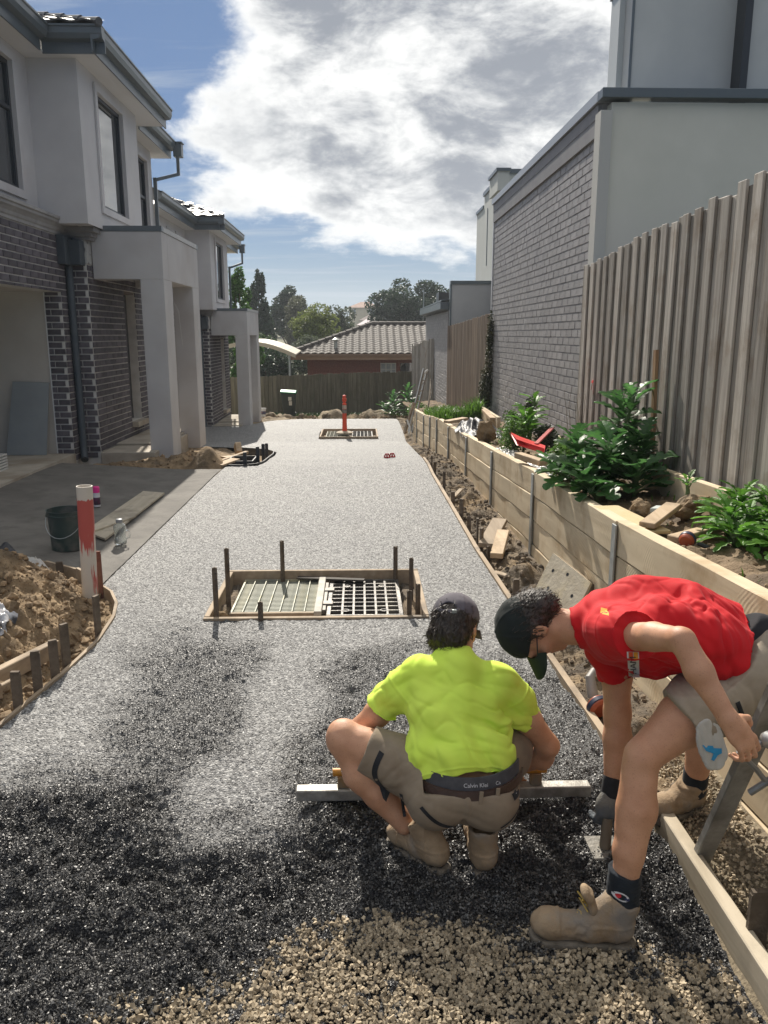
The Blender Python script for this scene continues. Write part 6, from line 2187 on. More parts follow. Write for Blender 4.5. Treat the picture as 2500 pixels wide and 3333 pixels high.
class SDF:
    """smooth union of round cones and ellipsoids, meshed through a level set grid"""
    def __init__(self, lo, hi, vox=.005):
        self.lo = np.array(lo, np.float32); self.vox = vox
        self.n = np.ceil((np.array(hi) - self.lo) / vox).astype(int) + 1
        self.g = np.full(self.n, .06, np.float32)

    def block(self, a, b, m):
        i0 = np.clip(np.floor((a - m - self.lo) / self.vox).astype(int), 0, self.n)
        i1 = np.clip(np.ceil((b + m - self.lo) / self.vox).astype(int) + 1, 0, self.n)
        if (i1 <= i0).any():
            return None, None
        ax = [self.lo[k] + self.vox * np.arange(i0[k], i1[k], dtype=np.float32) for k in range(3)]
        return tuple(slice(i0[k], i1[k]) for k in range(3)), np.stack(np.meshgrid(*ax, indexing='ij'), -1)

    def put(self, sl, d, k, sub=False):
        g = self.g[sl]
        if sub:
            d = -d
            h = np.maximum(k - np.abs(g - d), 0) / k if k > 0 else 0
            self.g[sl] = np.maximum(g, d) + h * h * k * .25
        else:
            h = np.maximum(k - np.abs(g - d), 0) / k if k > 0 else 0
            self.g[sl] = np.minimum(g, d) - h * h * k * .25

    def cone(self, a, b, ra, rb=None, k=.02, sub=False):
        rb = ra if rb is None else rb
        a, b = np.array(a, np.float32), np.array(b, np.float32)
        r = max(ra, rb)
        sl, p = self.block(np.minimum(a, b) - r, np.maximum(a, b) + r, .05)
        if sl is None: return self
        ab = b - a
        t = np.clip(((p - a) @ ab) / max(1e-9, ab @ ab), 0, 1)
        d = np.linalg.norm(p - (a + t[..., None] * ab), axis=-1) - (ra + (rb - ra) * t)
        self.put(sl, d, k, sub)
        return self

    def chain(self, pts, rs, k=.02):
        for i in range(len(pts) - 1):
            self.cone(pts[i], pts[i + 1], rs[i], rs[i + 1], k)
        return self

    def ell(self, c, r, M=None, k=.02, sub=False):
        c, r = np.array(c, np.float32), np.array(r, np.float32)
        M = np.eye(3, dtype=np.float32) if M is None else np.array(M, np.float32)      # columns = axes
        e = np.full(3, r.max(), np.float32)
        sl, p = self.block(c - e, c + e, .05)
        if sl is None: return self
        q = (p - c) @ M
        k0 = np.linalg.norm(q / r, axis=-1); k1 = np.linalg.norm(q / (r * r), axis=-1) + 1e-9
        d = np.where(k0 < 1e-4, -r.min(), k0 * (k0 - 1) / k1)
        self.put(sl, d, k, sub)
        return self

    def pts(self):
        ax = [self.lo[k] + self.vox * np.arange(self.n[k], dtype=np.float32) for k in range(3)]
        return np.stack(np.meshgrid(*ax, indexing='ij'), -1)

    def cut(self, point, normal, wob=None):
        """remove the side the normal points to"""
        P = self.pts()
        n = np.array(normal, np.float32); n /= np.linalg.norm(n)
        d = (P - np.array(point, np.float32)) @ n
        if wob is not None: d = d + wob(P)
        self.g = np.maximum(self.g, d)
        return self

    def mesh(self, name, disp=None, iso=0.0, smooth_it=2):
        g = vdb.FloatGrid(.06)
        g.copyFromArray(np.clip(self.g, -.06, .06))
        p, q = g.convertToQuads(iso)
        p = p.astype(np.float32) * self.vox + self.lo
        q = q[:, ::-1].astype(np.int32)
        # light Laplacian smoothing takes out the voxel steps
        e = np.concatenate([q[:, [0, 1]], q[:, [1, 2]], q[:, [2, 3]], q[:, [3, 0]]])
        for _ in range(smooth_it):
            s = np.zeros_like(p); c = np.zeros(len(p), np.float32)
            for a, b in ((0, 1), (1, 0)):
                np.add.at(s, e[:, a], p[e[:, b]]); np.add.at(c, e[:, a], 1)
            p = p * .5 + .5 * s / np.maximum(c, 1)[:, None]
        if disp is not None:
            tri = np.cross(p[q[:, 1]] - p[q[:, 0]], p[q[:, 2]] - p[q[:, 0]])
            nn = np.zeros_like(p)
            for c in range(4): np.add.at(nn, q[:, c], tri)
            nn /= np.linalg.norm(nn, axis=1, keepdims=True) + 1e-12
            p = p + nn * disp(p)[:, None]
        me = np_mesh(name, p, q, True)
        bm = bmesh.new(); bm.from_mesh(me); bmesh.ops.recalc_face_normals(bm, faces=bm.faces); bm.to_mesh(me); bm.free()
        return me


def frame3(face, up):
    """axes (x right of the wearer, y = facing, z = up) as columns"""
    f = np.array(face, float); f /= np.linalg.norm(f)
    u = np.array(up, float); u -= f * (u @ f); u /= np.linalg.norm(u)
    r = np.cross(f, u)
    return np.stack([r, f, u], 1)


def add_head(s, c, A, k=.012):
    W = lambda x, y, z: np.array(c) + A @ np.array((x, y, z))
    s.ell(W(0, -.012, .030), (.074, .094, .085), A, .02)
    s.ell(W(0, .030, -.035), (.057, .060, .075), A, .03)
    s.cone(W(-.045, .0, -.06), W(0, .066, -.088), .022, .020, .02)
    s.cone(W(.045, .0, -.06), W(0, .066, -.088), .022, .020, .02)
    s.cone(W(-.035, .076, .022), W(.035, .076, .022), .014, None, .012)
    s.cone(W(0, .086, .012), W(0, .108, -.026), .008, .011, .010)
    for sx in (-1, 1):
        s.ell(W(sx * .010, .096, -.030), (.008, .009, .007), A, .006)
        s.ell(W(sx * .040, .058, -.022), (.022, .024, .020), A, .015)
        s.ell(W(sx * .031, .090, .004), (.015, .011, .010), A, .008, True)
        s.ell(W(sx * .031, .078, .004), (.012, .012, .011), A, .003)
        s.ell(W(sx * .078, -.012, -.006), (.009, .019, .031), A, .006)
        s.ell(W(sx * .083, -.006, -.004), (.006, .010, .016), A, .004, True)
    s.ell(W(0, .086, -.055), (.023, .010, .006), A, .005)
    s.ell(W(0, .083, -.067), (.020, .010, .007), A, .005)


def add_hand(s, wrist, A, side, curl=(.9, 1.1, .9), spread=.06, r=.0082, thumb=(.5, .6)):
    """A: columns x = towards the thumb side, y = along the fingers, z = back of the hand"""
    W = lambda v: np.array(wrist) + A @ np.array(v, float)
    s.ell(W((0, .045, 0)), (.040, .052, .016), A, .012)
    s.cone(W((0, 0, 0)), W((0, .03, 0)), .026, .026, .015)
    L = [(.030, .043, .026, .020), (.010, .048, .030, .022), (-.011, .045, .028, .021), (-.031, .035, .021, .018)]
    for i, (x, a, b, c) in enumerate(L):
        p = np.array((x, .082 - .004 * abs(i - 1), .002)); ang = -.12
        fx = spread * (1.2 - i * .8) * .5
        for j, ln in enumerate((a, b, c)):
            ang += curl[j] * (1 + .06 * i)
            d = np.array((fx, math.cos(ang), -math.sin(ang)))
            q = p + d * ln
            rr = r * (1 - .08 * j) * (1 if i < 3 else .88)
            s.cone(W(p), W(q), rr * 1.05, rr, .004)
            p = q
    p = np.array((.034, .022, -.006))
    for j, ln in enumerate((.040, .032, .026)):
        a = thumb[0] + thumb[1] * .35 * j
        d = np.array((.72 - .55 * j * thumb[1], .55 + .1 * j, -.30 - .42 * thumb[1] * j)); d /= np.linalg.norm(d)
        q = p + d * ln
        s.cone(W(p), W(q), .0125 - .0015 * j, .0108 - .0012 * j, .006)
        p = q


def folds(p, d, freq, amp, seed, sharp=1.6, stretch=4.0):
    """creases that run along direction d"""
    d = np.array(d, float); d /= np.linalg.norm(d)
    a = p @ d
    q = p - a[:, None] * d * (1 - 1 / stretch)
    n = vnoise(q, freq, seed) + .3 * vnoise(p, freq * .7, seed + 5)
    m = vnoise(q + 7.7, freq * 1.7, seed + 11)
    return amp * (np.exp(-(n * sharp * 2.2) ** 2) - .3 + .45 * (np.exp(-(m * sharp * 2.8) ** 2) - .25))


def near_w(p, c, r):
    return np.exp(-np.sum((p - np.array(c)) ** 2, 1) / r ** 2)


def skin_mat():
    m = bpy.data.materials.new('skin'); m.use_nodes = True
    N, L = m.node_tree.nodes, m.node_tree.links
    b = N['Principled BSDF']
    b.inputs['Roughness'].default_value = .56
    b.inputs['Subsurface Weight'].default_value = .12
    b.inputs['Subsurface Radius'].default_value = (.012, .005, .003)
    tc = N.new('ShaderNodeTexCoord')
    def noise(s, d):
        n = N.new('ShaderNodeTexNoise'); n.inputs['Scale'].default_value = s; n.inputs['Detail'].default_value = d; n.inputs['Roughness'].default_value = .6
        L.new(tc.outputs['Object'], n.inputs[0]); return n.outputs['Fac']
    def mix(f, a, c, lo, hi):
        r = N.new('ShaderNodeMapRange'); r.inputs[1].default_value = lo; r.inputs[2].default_value = hi; L.new(f, r.inputs[0])
        x = N.new('ShaderNodeMix'); x.data_type = 'RGBA'; L.new(r.outputs[0], x.inputs[0])
        for s, v in ((6, a), (7, c)):
            if isinstance(v, tuple): x.inputs[s].default_value = (*v, 1)
            else: L.new(v, x.inputs[s])
        return x.outputs[2]
    c = mix(noise(9, 5), (.47, .235, .135), (.58, .315, .195), .35, .65)
    c = mix(noise(240, 3), c, (.30, .135, .085), .58, .80)
    L.new(c, b.inputs['Base Color'])
    bp = N.new('ShaderNodeBump'); bp.inputs['Strength'].default_value = .25; bp.inputs['Distance'].default_value = .002
    L.new(noise(320, 4), bp.inputs['Height']); L.new(bp.outputs[0], b.inputs['Normal'])
    return m


def cloth(name, c1, c2, scale=9, rough=.85, weave=900, c3=None, s3=4, bump=.25, trans=0.0, sheen=.06):
    m = mat(name, c1, c2, scale, rough, bump, weave, spec=.2, c3=c3, s3=s3, bdist=.0012, trans=trans)
    m.node_tree.nodes['Principled BSDF'].inputs['Sheen Weight'].default_value = sheen
    return m


M_skin = skin_mat()
M_hair = mat('dark_hair', (.018, .012, .009), (.055, .038, .028), 60, .45, .8, 160, sc=(1, 1, .35), bdist=.004)
M_boot = mat('suede_boot', (.25, .175, .105), (.36, .265, .17), 14, .92, .7, 120, c3=(.19, .17, .15), s3=7, bdist=.004)
M_sole = mat('boot_sole', (.10, .085, .065), (.20, .17, .135), 20, .9, .5, 80)
M_khaki = cloth('khaki_cloth', (.225, .175, .125), (.28, .225, .165), 12, c3=(.17, .135, .10), s3=6)
M_dkcloth = cloth('black_cloth', (.016, .017, .02), (.03, .03, .034), 20)


def surf_bvh(o):
    me = o.data
    M = world_mat(o)
    return BVHTree.FromPolygons([M @ v.co for v in me.vertices], [tuple(p.vertices) for p in me.polygons])


def project_mesh(name, V2, F, garment, c, right, up, m, off=.002, parent=None, back=.12):
    """lays flat artwork (2D points) on a garment: shot along the artwork's normal onto the surface"""
    c, r, u = Vector(c), Vector(right).normalized(), Vector(up).normalized()
    u = (u - r * u.dot(r)).normalized()
    n = r.cross(u)
    bv = surf_bvh(garment)
    back = .45
    out = []
    for (x, y) in V2:
        p = c + r * x + u * y
        h = bv.ray_cast(p + n * back, -n, back * 2.5)
        q = h[0] + n * off if h[0] is not None else None
        out.append(q)
    good = [q for q in out if q is not None]
    if not good: return None
    fill = sum((q.dot(n) for q in good)) / len(good)
    V = [q if q is not None else (c + r * x + u * y) + n * (fill - (c + r * x + u * y).dot(n)) for q, (x, y) in zip(out, V2)]
    me = bpy.data.meshes.new(name); me.from_pydata([tuple(v) for v in V], [], F); me.update()
    return link(name, me, m, parent)


def grid2(w, h, nx=8, ny=8):
    V = [(w * (i / nx - .5), h * (j / ny - .5)) for j in range(ny + 1) for i in range(nx + 1)]
    F = [(j * (nx + 1) + i, j * (nx + 1) + i + 1, (j + 1) * (nx + 1) + i + 1, (j + 1) * (nx + 1) + i) for j in range(ny) for i in range(nx)]
    return V, F


def text2(txt, size, space=1.0):
    cu = bpy.data.curves.new('lettering', 'FONT'); cu.body = txt; cu.size = size; cu.align_x = 'CENTER'; cu.align_y = 'CENTER'; cu.space_character = space; cu.resolution_u = 3
    o = bpy.data.objects.new('lettering', cu); col.objects.link(o)
    dg = bpy.context.evaluated_depsgraph_get()
    me = bpy.data.meshes.new_from_object(o.evaluated_get(dg))
    V = [(v.co.x, v.co.y) for v in me.vertices]; F = [tuple(p.vertices) for p in me.polygons]
    bpy.data.objects.remove(o); bpy.data.curves.remove(cu); bpy.data.meshes.remove(me)
    return V, F


def strands(hair, c, down, n, seed):
    """loose wavy locks over the hair"""
    rs = np.random.default_rng(seed)
    V = np.array([v.co[:] for v in hair.data.vertices]); Nn = np.array([v.normal[:] for v in hair.data.vertices])
    idx = rs.choice(len(V), n)
    d0 = np.array(down, float); d0 /= np.linalg.norm(d0)
    VV, FF = [], []
    for i in idx:
        p, nn = V[i] - Nn[i] * .002, Nn[i]
        t = d0 - nn * (d0 @ nn) + rs.normal(scale=.35, size=3); t -= nn * (t @ nn) * .7; t /= np.linalg.norm(t) + 1e-9
        s = np.cross(t, nn); s /= np.linalg.norm(s) + 1e-9
        L = rs.uniform(.018, .045); w = rs.uniform(.0012, .0028); ph = rs.uniform(0, 6)
        b = len(VV)
        for k in range(6):
            u = k / 5
            q = p + t * L * u + nn * (.009 * math.sin(math.pi * u) * rs.uniform(.7, 1.2)) + s * (.005 * math.sin(ph + 5 * u) * u)
            ww = w * (1 - .8 * u)
            VV += [tuple(q - s * ww), tuple(q + s * ww)]
        FF += [(b + 2 * k, b + 2 * k + 1, b + 2 * k + 3, b + 2 * k + 2) for k in range(5)]
    me = bpy.data.meshes.new('locks'); me.from_pydata(VV, [], FF); me.update()
    tag(link('locks', me, M_hair, hair), kind='stuff')


def cap_parts(parent, c, A, m, brim_m, brim_len=.075, brim_drop=.010, back_open=False, label=None):
    W = lambda x, y, z: np.array(c) + A @ np.array((x, y, z))
    e = .16
    s = SDF(np.array(c) - e, np.array(c) + e, .004)
    s.ell(W(0, -.010, .040), (.086, .106, .086), A, .0)
    s.cut(W(0, 0, .026), -A[:, 2] + A[:, 1] * .10)
    if back_open:
        s.cone(W(0, -.13, .030), W(0, -.06, .030), .034, .034, .004, True)
    def dsp(p):
        q = (p - np.array(c)) @ A
        an = np.arctan2(q[:, 0], q[:, 1])
        return -.0016 * np.exp(-(np.abs((an / (math.pi / 3)) % 1 - .5) / .05) ** 2) + vnoise(p, 38, 3) * .0014
    o = link('cap', s.mesh('cap', dsp), m, parent)
    # peak
    n = 14
    V, F = [], []
    for t in (0, 1):
        for j in range(4):
            for i in range(n + 1):
                a = math.pi * (i / n)
                x0, y0 = .078 * math.cos(a), .062 + .034 * math.sin(a)
                k = j / 3
                x = x0 * (1 + .03 * k); y = y0 + k * brim_len * math.sin(a) ** .6
                z = .030 - k * brim_drop - .020 * (x / .078) ** 2 - t * .003
                V.append(tuple(W(x, y, z)))
    m1 = 4 * (n + 1)
    for t in (0, 1):
        for j in range(3):
            for i in range(n):
                q = (t * m1 + j * (n + 1) + i, t * m1 + j * (n + 1) + i + 1, t * m1 + (j + 1) * (n + 1) + i + 1, t * m1 + (j + 1) * (n + 1) + i)
                F.append(q if t else q[::-1])
    for i in range(n):
        F.append((3 * (n + 1) + i, 3 * (n + 1) + i + 1, m1 + 3 * (n + 1) + i + 1, m1 + 3 * (n + 1) + i))
    MB().add(V, F).build('peak', brim_m, o, smooth=True)
    b = MB().lathe([(0, 0), (.007, 0), (.005, .005), (0, .006)], W(0, -.006, .124), 10, Vector(A[:, 2])).build('button', m, o)
    return o


def boot(parent, heel, toe, ank, zs, sole_h=.026, lace=None, open_=False):
    """work boot from heel to toe (xy), shaft up to ank (x, y, z)"""
    h, t = np.array((*heel, zs)), np.array((*toe, zs))
    d = (t - h) / np.linalg.norm(t - h)
    sd_ = np.array((d[1], -d[0], 0))
    lo, hi = np.minimum(np.minimum(h, t), ank) - .10, np.maximum(np.maximum(h, t), ank) + .10
    L = np.linalg.norm(t - h)
    P = lambda f, z, w=0: h + d * L * f + sd_ * w + np.array((0, 0, z))
    s = SDF(lo, hi, .0045)
    s.cone(P(.17, .048), P(.45, .046), .040, .044, .02).cone(P(.45, .046), P(.80, .040), .044, .043, .02)
    s.ell(P(.82, .046), (.050, .058, .040), np.stack([sd_, d, np.array((0, 0, 1.))], 1), .02)
    a = np.array(ank)
    s.cone(P(.22, .06), a, .046, .047, .02)
    s.cone(P(.40, .075), a + d * .02, .040, .040, .03)
    s.cut(P(.5, .010), (0, 0, -1))
    up = a - P(.22, .06); up /= np.linalg.norm(up)
    s.cut(a + up * .005, up, lambda p: .006 * np.sin(p[..., 0] * 90))
    s.cone(a + up * .03, a - up * .02, .036, .036, .004, True)
    def dsp(p):
        f = (p - h) @ d / L
        return folds(p, sd_, 38, .0035, 5, 1.5, 3) * np.exp(-((f - .58) / .16) ** 2) + vnoise(p, 45, 8) * .0015 - .0035 * np.exp(-((f - .74) / .011) ** 2) * ((p[:, 2] - zs) > .03) - .003 * np.exp(-((f - .20 - (p[:, 2] - zs) * .5) / .010) ** 2) - .003 * np.exp(-((p[:, 2] - zs - .075) / .004) ** 2) * (f < .42)
    o = link('boot', s.mesh('boot', dsp), M_boot, parent)
    s2 = SDF(lo, hi, .0045)
    s2.cone(P(.15, .0), P(.42, .0), .043, .042, .01).cone(P(.42, 0), P(.84, .0), .042, .053, .01)
    s2.cut(P(.5, .012), (0, 0, 1)).cut(P(.5, -sole_h + .012), (0, 0, -1))
    link('sole', s2.mesh('sole', None, 0, 1), M_sole, o)
    if lace:
        lb = MB()
        rr = random.Random(4)
        for k in range(7):
            f = .42 + .028 * k
            p = Vector(P(f, .108 - .20 * (f - .42)))
            w = .024
            lb.tube([p - Vector(sd_) * w, p + Vector((0, 0, .006)), p + Vector(sd_) * w * rr.uniform(.6, 1) + Vector(d) * .008], .0028, 5)
        q = Vector(P(.45, .115))
        for k in range(6):
            lb.tube([q, q + Vector((rr.uniform(-.04, .02), rr.uniform(-.03, .03), rr.uniform(0, .035))), q + Vector((rr.uniform(-.05, .02), rr.uniform(-.035, .035), rr.uniform(-.02, .015)))], .0026, 5)
        lb.build('lace', lace, o, smooth=True)
    if open_:
        tg = SDF(lo, hi, .004)
        ax = np.stack([sd_, d, np.array((0, 0, 1.))], 1)
        tg.chain([P(.44, .080), P(.435, .115), P(.47, .150), P(.515, .172)], [.012, .011, .010, .012], .01)
        for w_ in (-.020, -.010, .010, .020):
            tg.chain([P(.44, .080, w_), P(.435, .115, w_), P(.47, .150, w_), P(.512, .170 - abs(w_) * .3, w_)], [.010, .009, .009, .010], .012)
        link('tongue', tg.mesh('tongue', None, 0, 2), M_boot, o)
    return o


# ------------------------------------------------------------------ the man squatting in the lime shirt
def squatter():
    root = empty('person', (.33, 2.46, -.04), 'person squatting in a lime green shirt, khaki shorts and grey cap, seen from behind', 'person', 'men levelling the fresh concrete')
    s = SDF((-.22, 2.25, -.08), (.82, 2.98, .86), .005)
    # head turned a little to the right, looking down at the work
    hc = (.346, 2.785, .690)
    A = frame3((.38, .74, -.56), (.16, .55, .82))
    add_head(s, hc, A)
    s.cone((.345, 2.745, .64), (.338, 2.68, .60), .050, .058, .03)
    s.chain([(.235, 2.65, .55), (.335, 2.68, .59), (.44, 2.65, .535)], [.05, .055, .05], .02)
    s.chain([(.335, 2.66, .55), (.335, 2.57, .43), (.335, 2.50, .25)], [.075, .075, .09], .02)
    # arms
    s.chain([(.185, 2.65, .545), (.055, 2.675, .405), (-.030, 2.695, .315)], [.046, .046, .040], .02)
    s.chain([(-.030, 2.695, .315), (-.02, 2.745, .225), (.0, 2.79, .135)], [.040, .040, .027], .02)
    s.chain([(.500, 2.64, .520), (.60, 2.645, .385), (.678, 2.655, .278)], [.046, .048, .040], .02)
    s.chain([(.678, 2.655, .278), (.668, 2.70, .205), (.630, 2.765, .140)], [.041, .042, .027], .02)
    add_hand(s, (.0, 2.79, .135), frame3((-.1, .55, -.55), (-.1, .6, .8)), 1, (1.0, 1.2, 1.0))
    add_hand(s, (.630, 2.765, .140), frame3((-.25, .60, -.42), (0, .6, .8)), -1, (1.0, 1.2, 1.0))
    # legs
    s.chain([(.25, 2.49, .245), (.08, 2.545, .305), (-.062, 2.595, .352)], [.088, .078, .060], .02)
    s.ell((-.070, 2.60, .355), (.058, .060, .062), None, .02)
    s.chain([(-.066, 2.59, .34), (-.005, 2.555, .235), (.06, 2.53, .17), (.145, 2.50, .07)], [.052, .060, .052, .036], .025)
    s.chain([(.43, 2.49, .24), (.52, 2.63, .275), (.565, 2.72, .285)], [.09, .078, .058], .02)
    s.chain([(.565, 2.71, .28), (.50, 2.60, .17), (.41, 2.47, .07)], [.052, .058, .038], .02)
    link('body', s.mesh('body', lambda p: vnoise(p, 26, 2) * .0018 + vnoise(p, 60, 4) * .0006), M_skin, root)

    # shirt: rounded back, sleeves open at the elbow side
    t = SDF((-.06, 2.26, .18), (.74, 2.84, .74), .0042)
    for (x0, x1, r0, r1, z0) in ((.243, .222, .072, .078, .555), (.335, .325, .095, .105, .570), (.433, .428, .072, .078, .535)):
        t.chain([(x0, 2.655, z0), ((x0 + x1) / 2, 2.575, .455), (x1, 2.495, .335), (x1 + (x1 - .325) * .18, 2.475, .24)], [r0, r0 * 1.06, r1 * 1.05, r1 * 1.1], .04)
    t.cone((.335, 2.69, .60), (.342, 2.725, .635), .070, .060, .02)
    t.chain([(.195, 2.645, .555), (.135, 2.66, .495), (.055, 2.682, .405)], [.072, .073, .071], .035)
    t.chain([(.485, 2.635, .530), (.545, 2.645, .455), (.605, 2.655, .365)], [.072, .070, .065], .035)
    dl = np.array((-.145, .035, -.165)); t.cut((.066, 2.680, .415), dl, None) if False else None
    P = t.pts()
    def halfcut(c, n, c0, rad):
        """sleeve end: cut only round the sleeve, not through the trunk"""
        n_ = np.array(n, np.float32); n_ /= np.linalg.norm(n_)
        d = (P - np.array(c, np.float32)) @ n_
        m = np.linalg.norm(P - np.array(c0, np.float32), axis=-1) - rad
        d = np.maximum(d, m) * -1          # solid to remove where d>0 side and inside the ball
        rem = np.maximum(-( (P - np.array(c, np.float32)) @ n_ ), m)
        t.g = np.maximum(t.g, -rem)
    halfcut((.070, 2.680, .420), (-.145, .035, -.165), (.03, 2.69, .36), .125)
    halfcut((.590, 2.653, .375), (.10, .02, -.165), (.63, 2.66, .33), .10)
    dsp_ = np.array((0, .52, .85)); dsp_ /= np.linalg.norm(dsp_)
    t.cut((.33, 2.40, .318), -dsp_, lambda p: .005 * np.sin(p[..., 0] * 34 + 1) - .036 * ((p[..., 0] - .37) / .2) ** 2)
    t.cut((.343, 2.722, .640), (0.02, .52, .86))
    def d1(p):
        f = folds(p, (.75, .1, -.25), 15, .026, 3, 1.6, 9) * (.5 * near_w(p, (.46, 2.50, .44), .13) + .9 * near_w(p, (.50, 2.56, .42), .09))
        f = f + folds(p, (-.3, .2, .8), 9, .024, 8, 1.5, 6) * (.7 * near_w(p, (.24, 2.45, .34), .16) + .3 * near_w(p, (.4, 2.44, .33), .14))
        f = f + folds(p, (-.6, .1, -.6), 16, .010, 12, 1.3, 8) * (near_w(p, (.12, 2.66, .47), .09) + near_w(p, (.56, 2.65, .43), .08))
        for c_, n_ in (((.160, 2.65, .515), (-.145, .035, -.165)), ((.520, 2.64, .485), (.10, .02, -.165))):
            n_ = np.array(n_) / np.linalg.norm(n_)
            f = f - .0045 * np.exp(-(((p - np.array(c_)) @ n_) / .004) ** 2) * near_w(p, c_, .11)
        f = f - .003 * np.exp(-(((p - np.array((.33, 2.40, .318))) @ (-dsp_) - .036 * ((p[:, 0] - .37) / .2) ** 2 + .022) / .003) ** 2)
        f = f + vnoise(p, 7, 4) * .008 + vnoise(p, 16, 6) * .002 + folds(p, (.6, .2, -.6), 10, .009, 77, 1.6, 8)
        return f
    M_lime = cloth('lime_shirt', (.72, .97, .11), (.78, .99, .14), 5, .75, 1100, trans=.15)
    sh = link('shirt', t.mesh('shirt', d1), M_lime, root)

    # shorts
    q = SDF((-.14, 2.22, .04), (.76, 2.86, .42), .005)
    q.ell((.335, 2.475, .235), (.195, .135, .115), None, .03)
    q.cone((.245, 2.43, .205), (.255, 2.50, .235), .100, .098, .04).cone((.430, 2.43, .200), (.425, 2.50, .235), .100, .098, .04)
    q.chain([(.25, 2.48, .245), (.12, 2.53, .29), (.015, 2.562, .328)], [.098, .094, .086], .03)
    q.chain([(.43, 2.49, .245), (.51, 2.61, .27), (.55, 2.69, .285)], [.098, .092, .082], .03)
    q.cone((.335, 2.40, .33), (.335, 2.36, .12), .012, .012, .02, True)
    q.cut((.012, 2.560, .330), (-.9, .2, .37))
    q.cut((.335, 2.38, .262), (0, .25, 1), lambda p: np.where(p[..., 1] > 2.56, -.2, 0) + np.where((p[..., 0] < .205) | (p[..., 0] > .52), -.2, 0))
    def d2(p):
        return folds(p, (-.5, .15, -.5), 20, .007, 21, 1.6, 4) * (near_w(p, (.12, 2.5, .25), .12) + .4 * near_w(p, (.5, 2.5, .22), .1)) + folds(p, (.8, 0, -.3), 14, .005, 25, 1.5, 4) * near_w(p, (.33, 2.40, .18), .14) + vnoise(p, 14, 7) * .003 - .004 * np.exp(-((p[:, 0] - .345) / .008) ** 2) * (p[:, 1] < 2.45)
    so = link('shorts', q.mesh('shorts', d2), M_khaki, root)

    # waist: underwear band, leather belt and loops lie round the back
    def band(name, m, zc, h, rx, ry, a0, a1, lift, parent=root, n=48):
        V, F = [], []
        for i in range(n + 1):
            a = a0 + (a1 - a0) * i / n
            x, y = .352 + rx * math.cos(a), 2.515 + ry * math.sin(a)
            for k in (0, 1):
                for o_ in (0, .006):
                    V.append((x + o_ * math.cos(a), y + o_ * math.sin(a) + (k - .5) * h * .30, zc + lift(x) + (k - .5) * h))
        for i in range(n):
            b = 4 * i
            F += [(b + 1, b + 5, b + 7, b + 3), (b + 3, b + 7, b + 6, b + 2), (b + 1, b, b + 4, b + 5), (b, b + 2, b + 6, b + 4)]
        return MB().add(V, F).build(name, m, parent, smooth=True)
    lf_ = lambda x: .010 * ((x - .36) / .17) ** 2 * (1 if x > .36 else 1.2)
    band('waistband', cloth('grey_knit', (.055, .055, .062), (.08, .08, .088), 30), .303, .040, .186, .148, R(196), R(342), lf_)
    wb = bpy.context.scene.objects.get('waistband')
    bl = band('belt', mat('brown_leather', (.035, .018, .013), (.065, .034, .024), 16, .45, .4, 70), .270, .028, .200, .166, R(192), R(346), lf_)
    for (x, a) in ((.385, 0), (.442, 0)):
        z = .268 + lf_(x)
        y = 2.515 - .166 * math.sqrt(max(0, 1 - ((x - .352) / .20) ** 2)) - .010
        MB().bar((x, y - .002, z - .024), (x + .004, y + .002, z + .020), .013, .006, (0, 1, 0)).build('belt_loop', M_khaki, so, bevel=.001)
    W_white = mat('white_print', (.55, .55, .57), None, 3, .7)
    V2, F2 = text2('Calvin Klei', .019)
    project_mesh('lettering', V2, F2, wb, (.372, 2.36, .300), (1, 0, 0), (0, .3, 1), W_white, .0012, wb)
    V2, F2 = text2('Ca', .017)
    project_mesh('lettering', V2, F2, wb, (.452, 2.37, .300), (.9, .4, 0), (0, .3, 1), W_white, .0012, wb)
    V2, F2 = text2('F', .05)
    # dark side panel with a white letter at the right hip
    g2 = grid2(.050, .055)
    project_mesh('side_patch', g2[0], g2[1], so, (.505, 2.40, .262), (.75, .55, .1), (-.1, .3, 1), M_dkcloth, .003, so)
    project_mesh('lettering', [(x * .8, y * .8) for x, y in V2], F2, so, (.508, 2.40, .262), (.75, .55, .1), (-.1, .3, 1), mat('white_print', (.5, .5, .5)), .0055, so)
    # black piped pockets and thigh stripe
    def stripe(pts, w, name='pocket_trim', m=M_dkcloth, gar=so, vd=(0, -1, .15), par=so):
        V, F = [], []
        vd = Vector(vd).normalized(); bv = surf_bvh(gar)
        for i, p in enumerate(pts):
            p = Vector(p)
            tn = (Vector(pts[min(i + 1, len(pts) - 1)]) - Vector(pts[max(i - 1, 0)])).normalized()
            sdv = tn.cross(vd).normalized() * w / 2
            for s_ in (-1, 1):
                o_ = p + sdv * s_
                h_ = bv.ray_cast(o_ + vd * .2, -vd, .5)
                V.append(tuple((h_[0] if h_[0] else o_) + vd * .0025))
        F = [(2 * i, 2 * i + 1, 2 * i + 3, 2 * i + 2) for i in range(len(pts) - 1)]
        me = bpy.data.meshes.new(name); me.from_pydata(V, [], F); me.update()
        link(name, me, m, par)
    stripe([Vector((.190, 2.35, .232)).lerp(Vector((.305, 2.35, .150)), i / 12) + Vector((0, 0, -.012 * math.sin(math.pi * i / 12))) for i in range(13)], .013)
    stripe([Vector((.455, 2.35, .155)).lerp(Vector((.525, 2.38, .205)), i / 8) + Vector((.006 * math.sin(math.pi * i / 8), 0, -.004)) for i in range(9)], .007)
    stripe([Vector((.065, 2.45, .368)).lerp(Vector((.085, 2.42, .215)), i / 12) + Vector((-.035 * math.sin(math.pi * i / 12), 0, 0)) for i in range(13)], .018)
    stripe([Vector((.128, 2.42, .235)).lerp(Vector((.140, 2.40, .165)), i / 6) for i in range(7)], .010)

    # cap, hair
    hs = SDF(np.array(hc) - .17, np.array(hc) + .17, .0045)
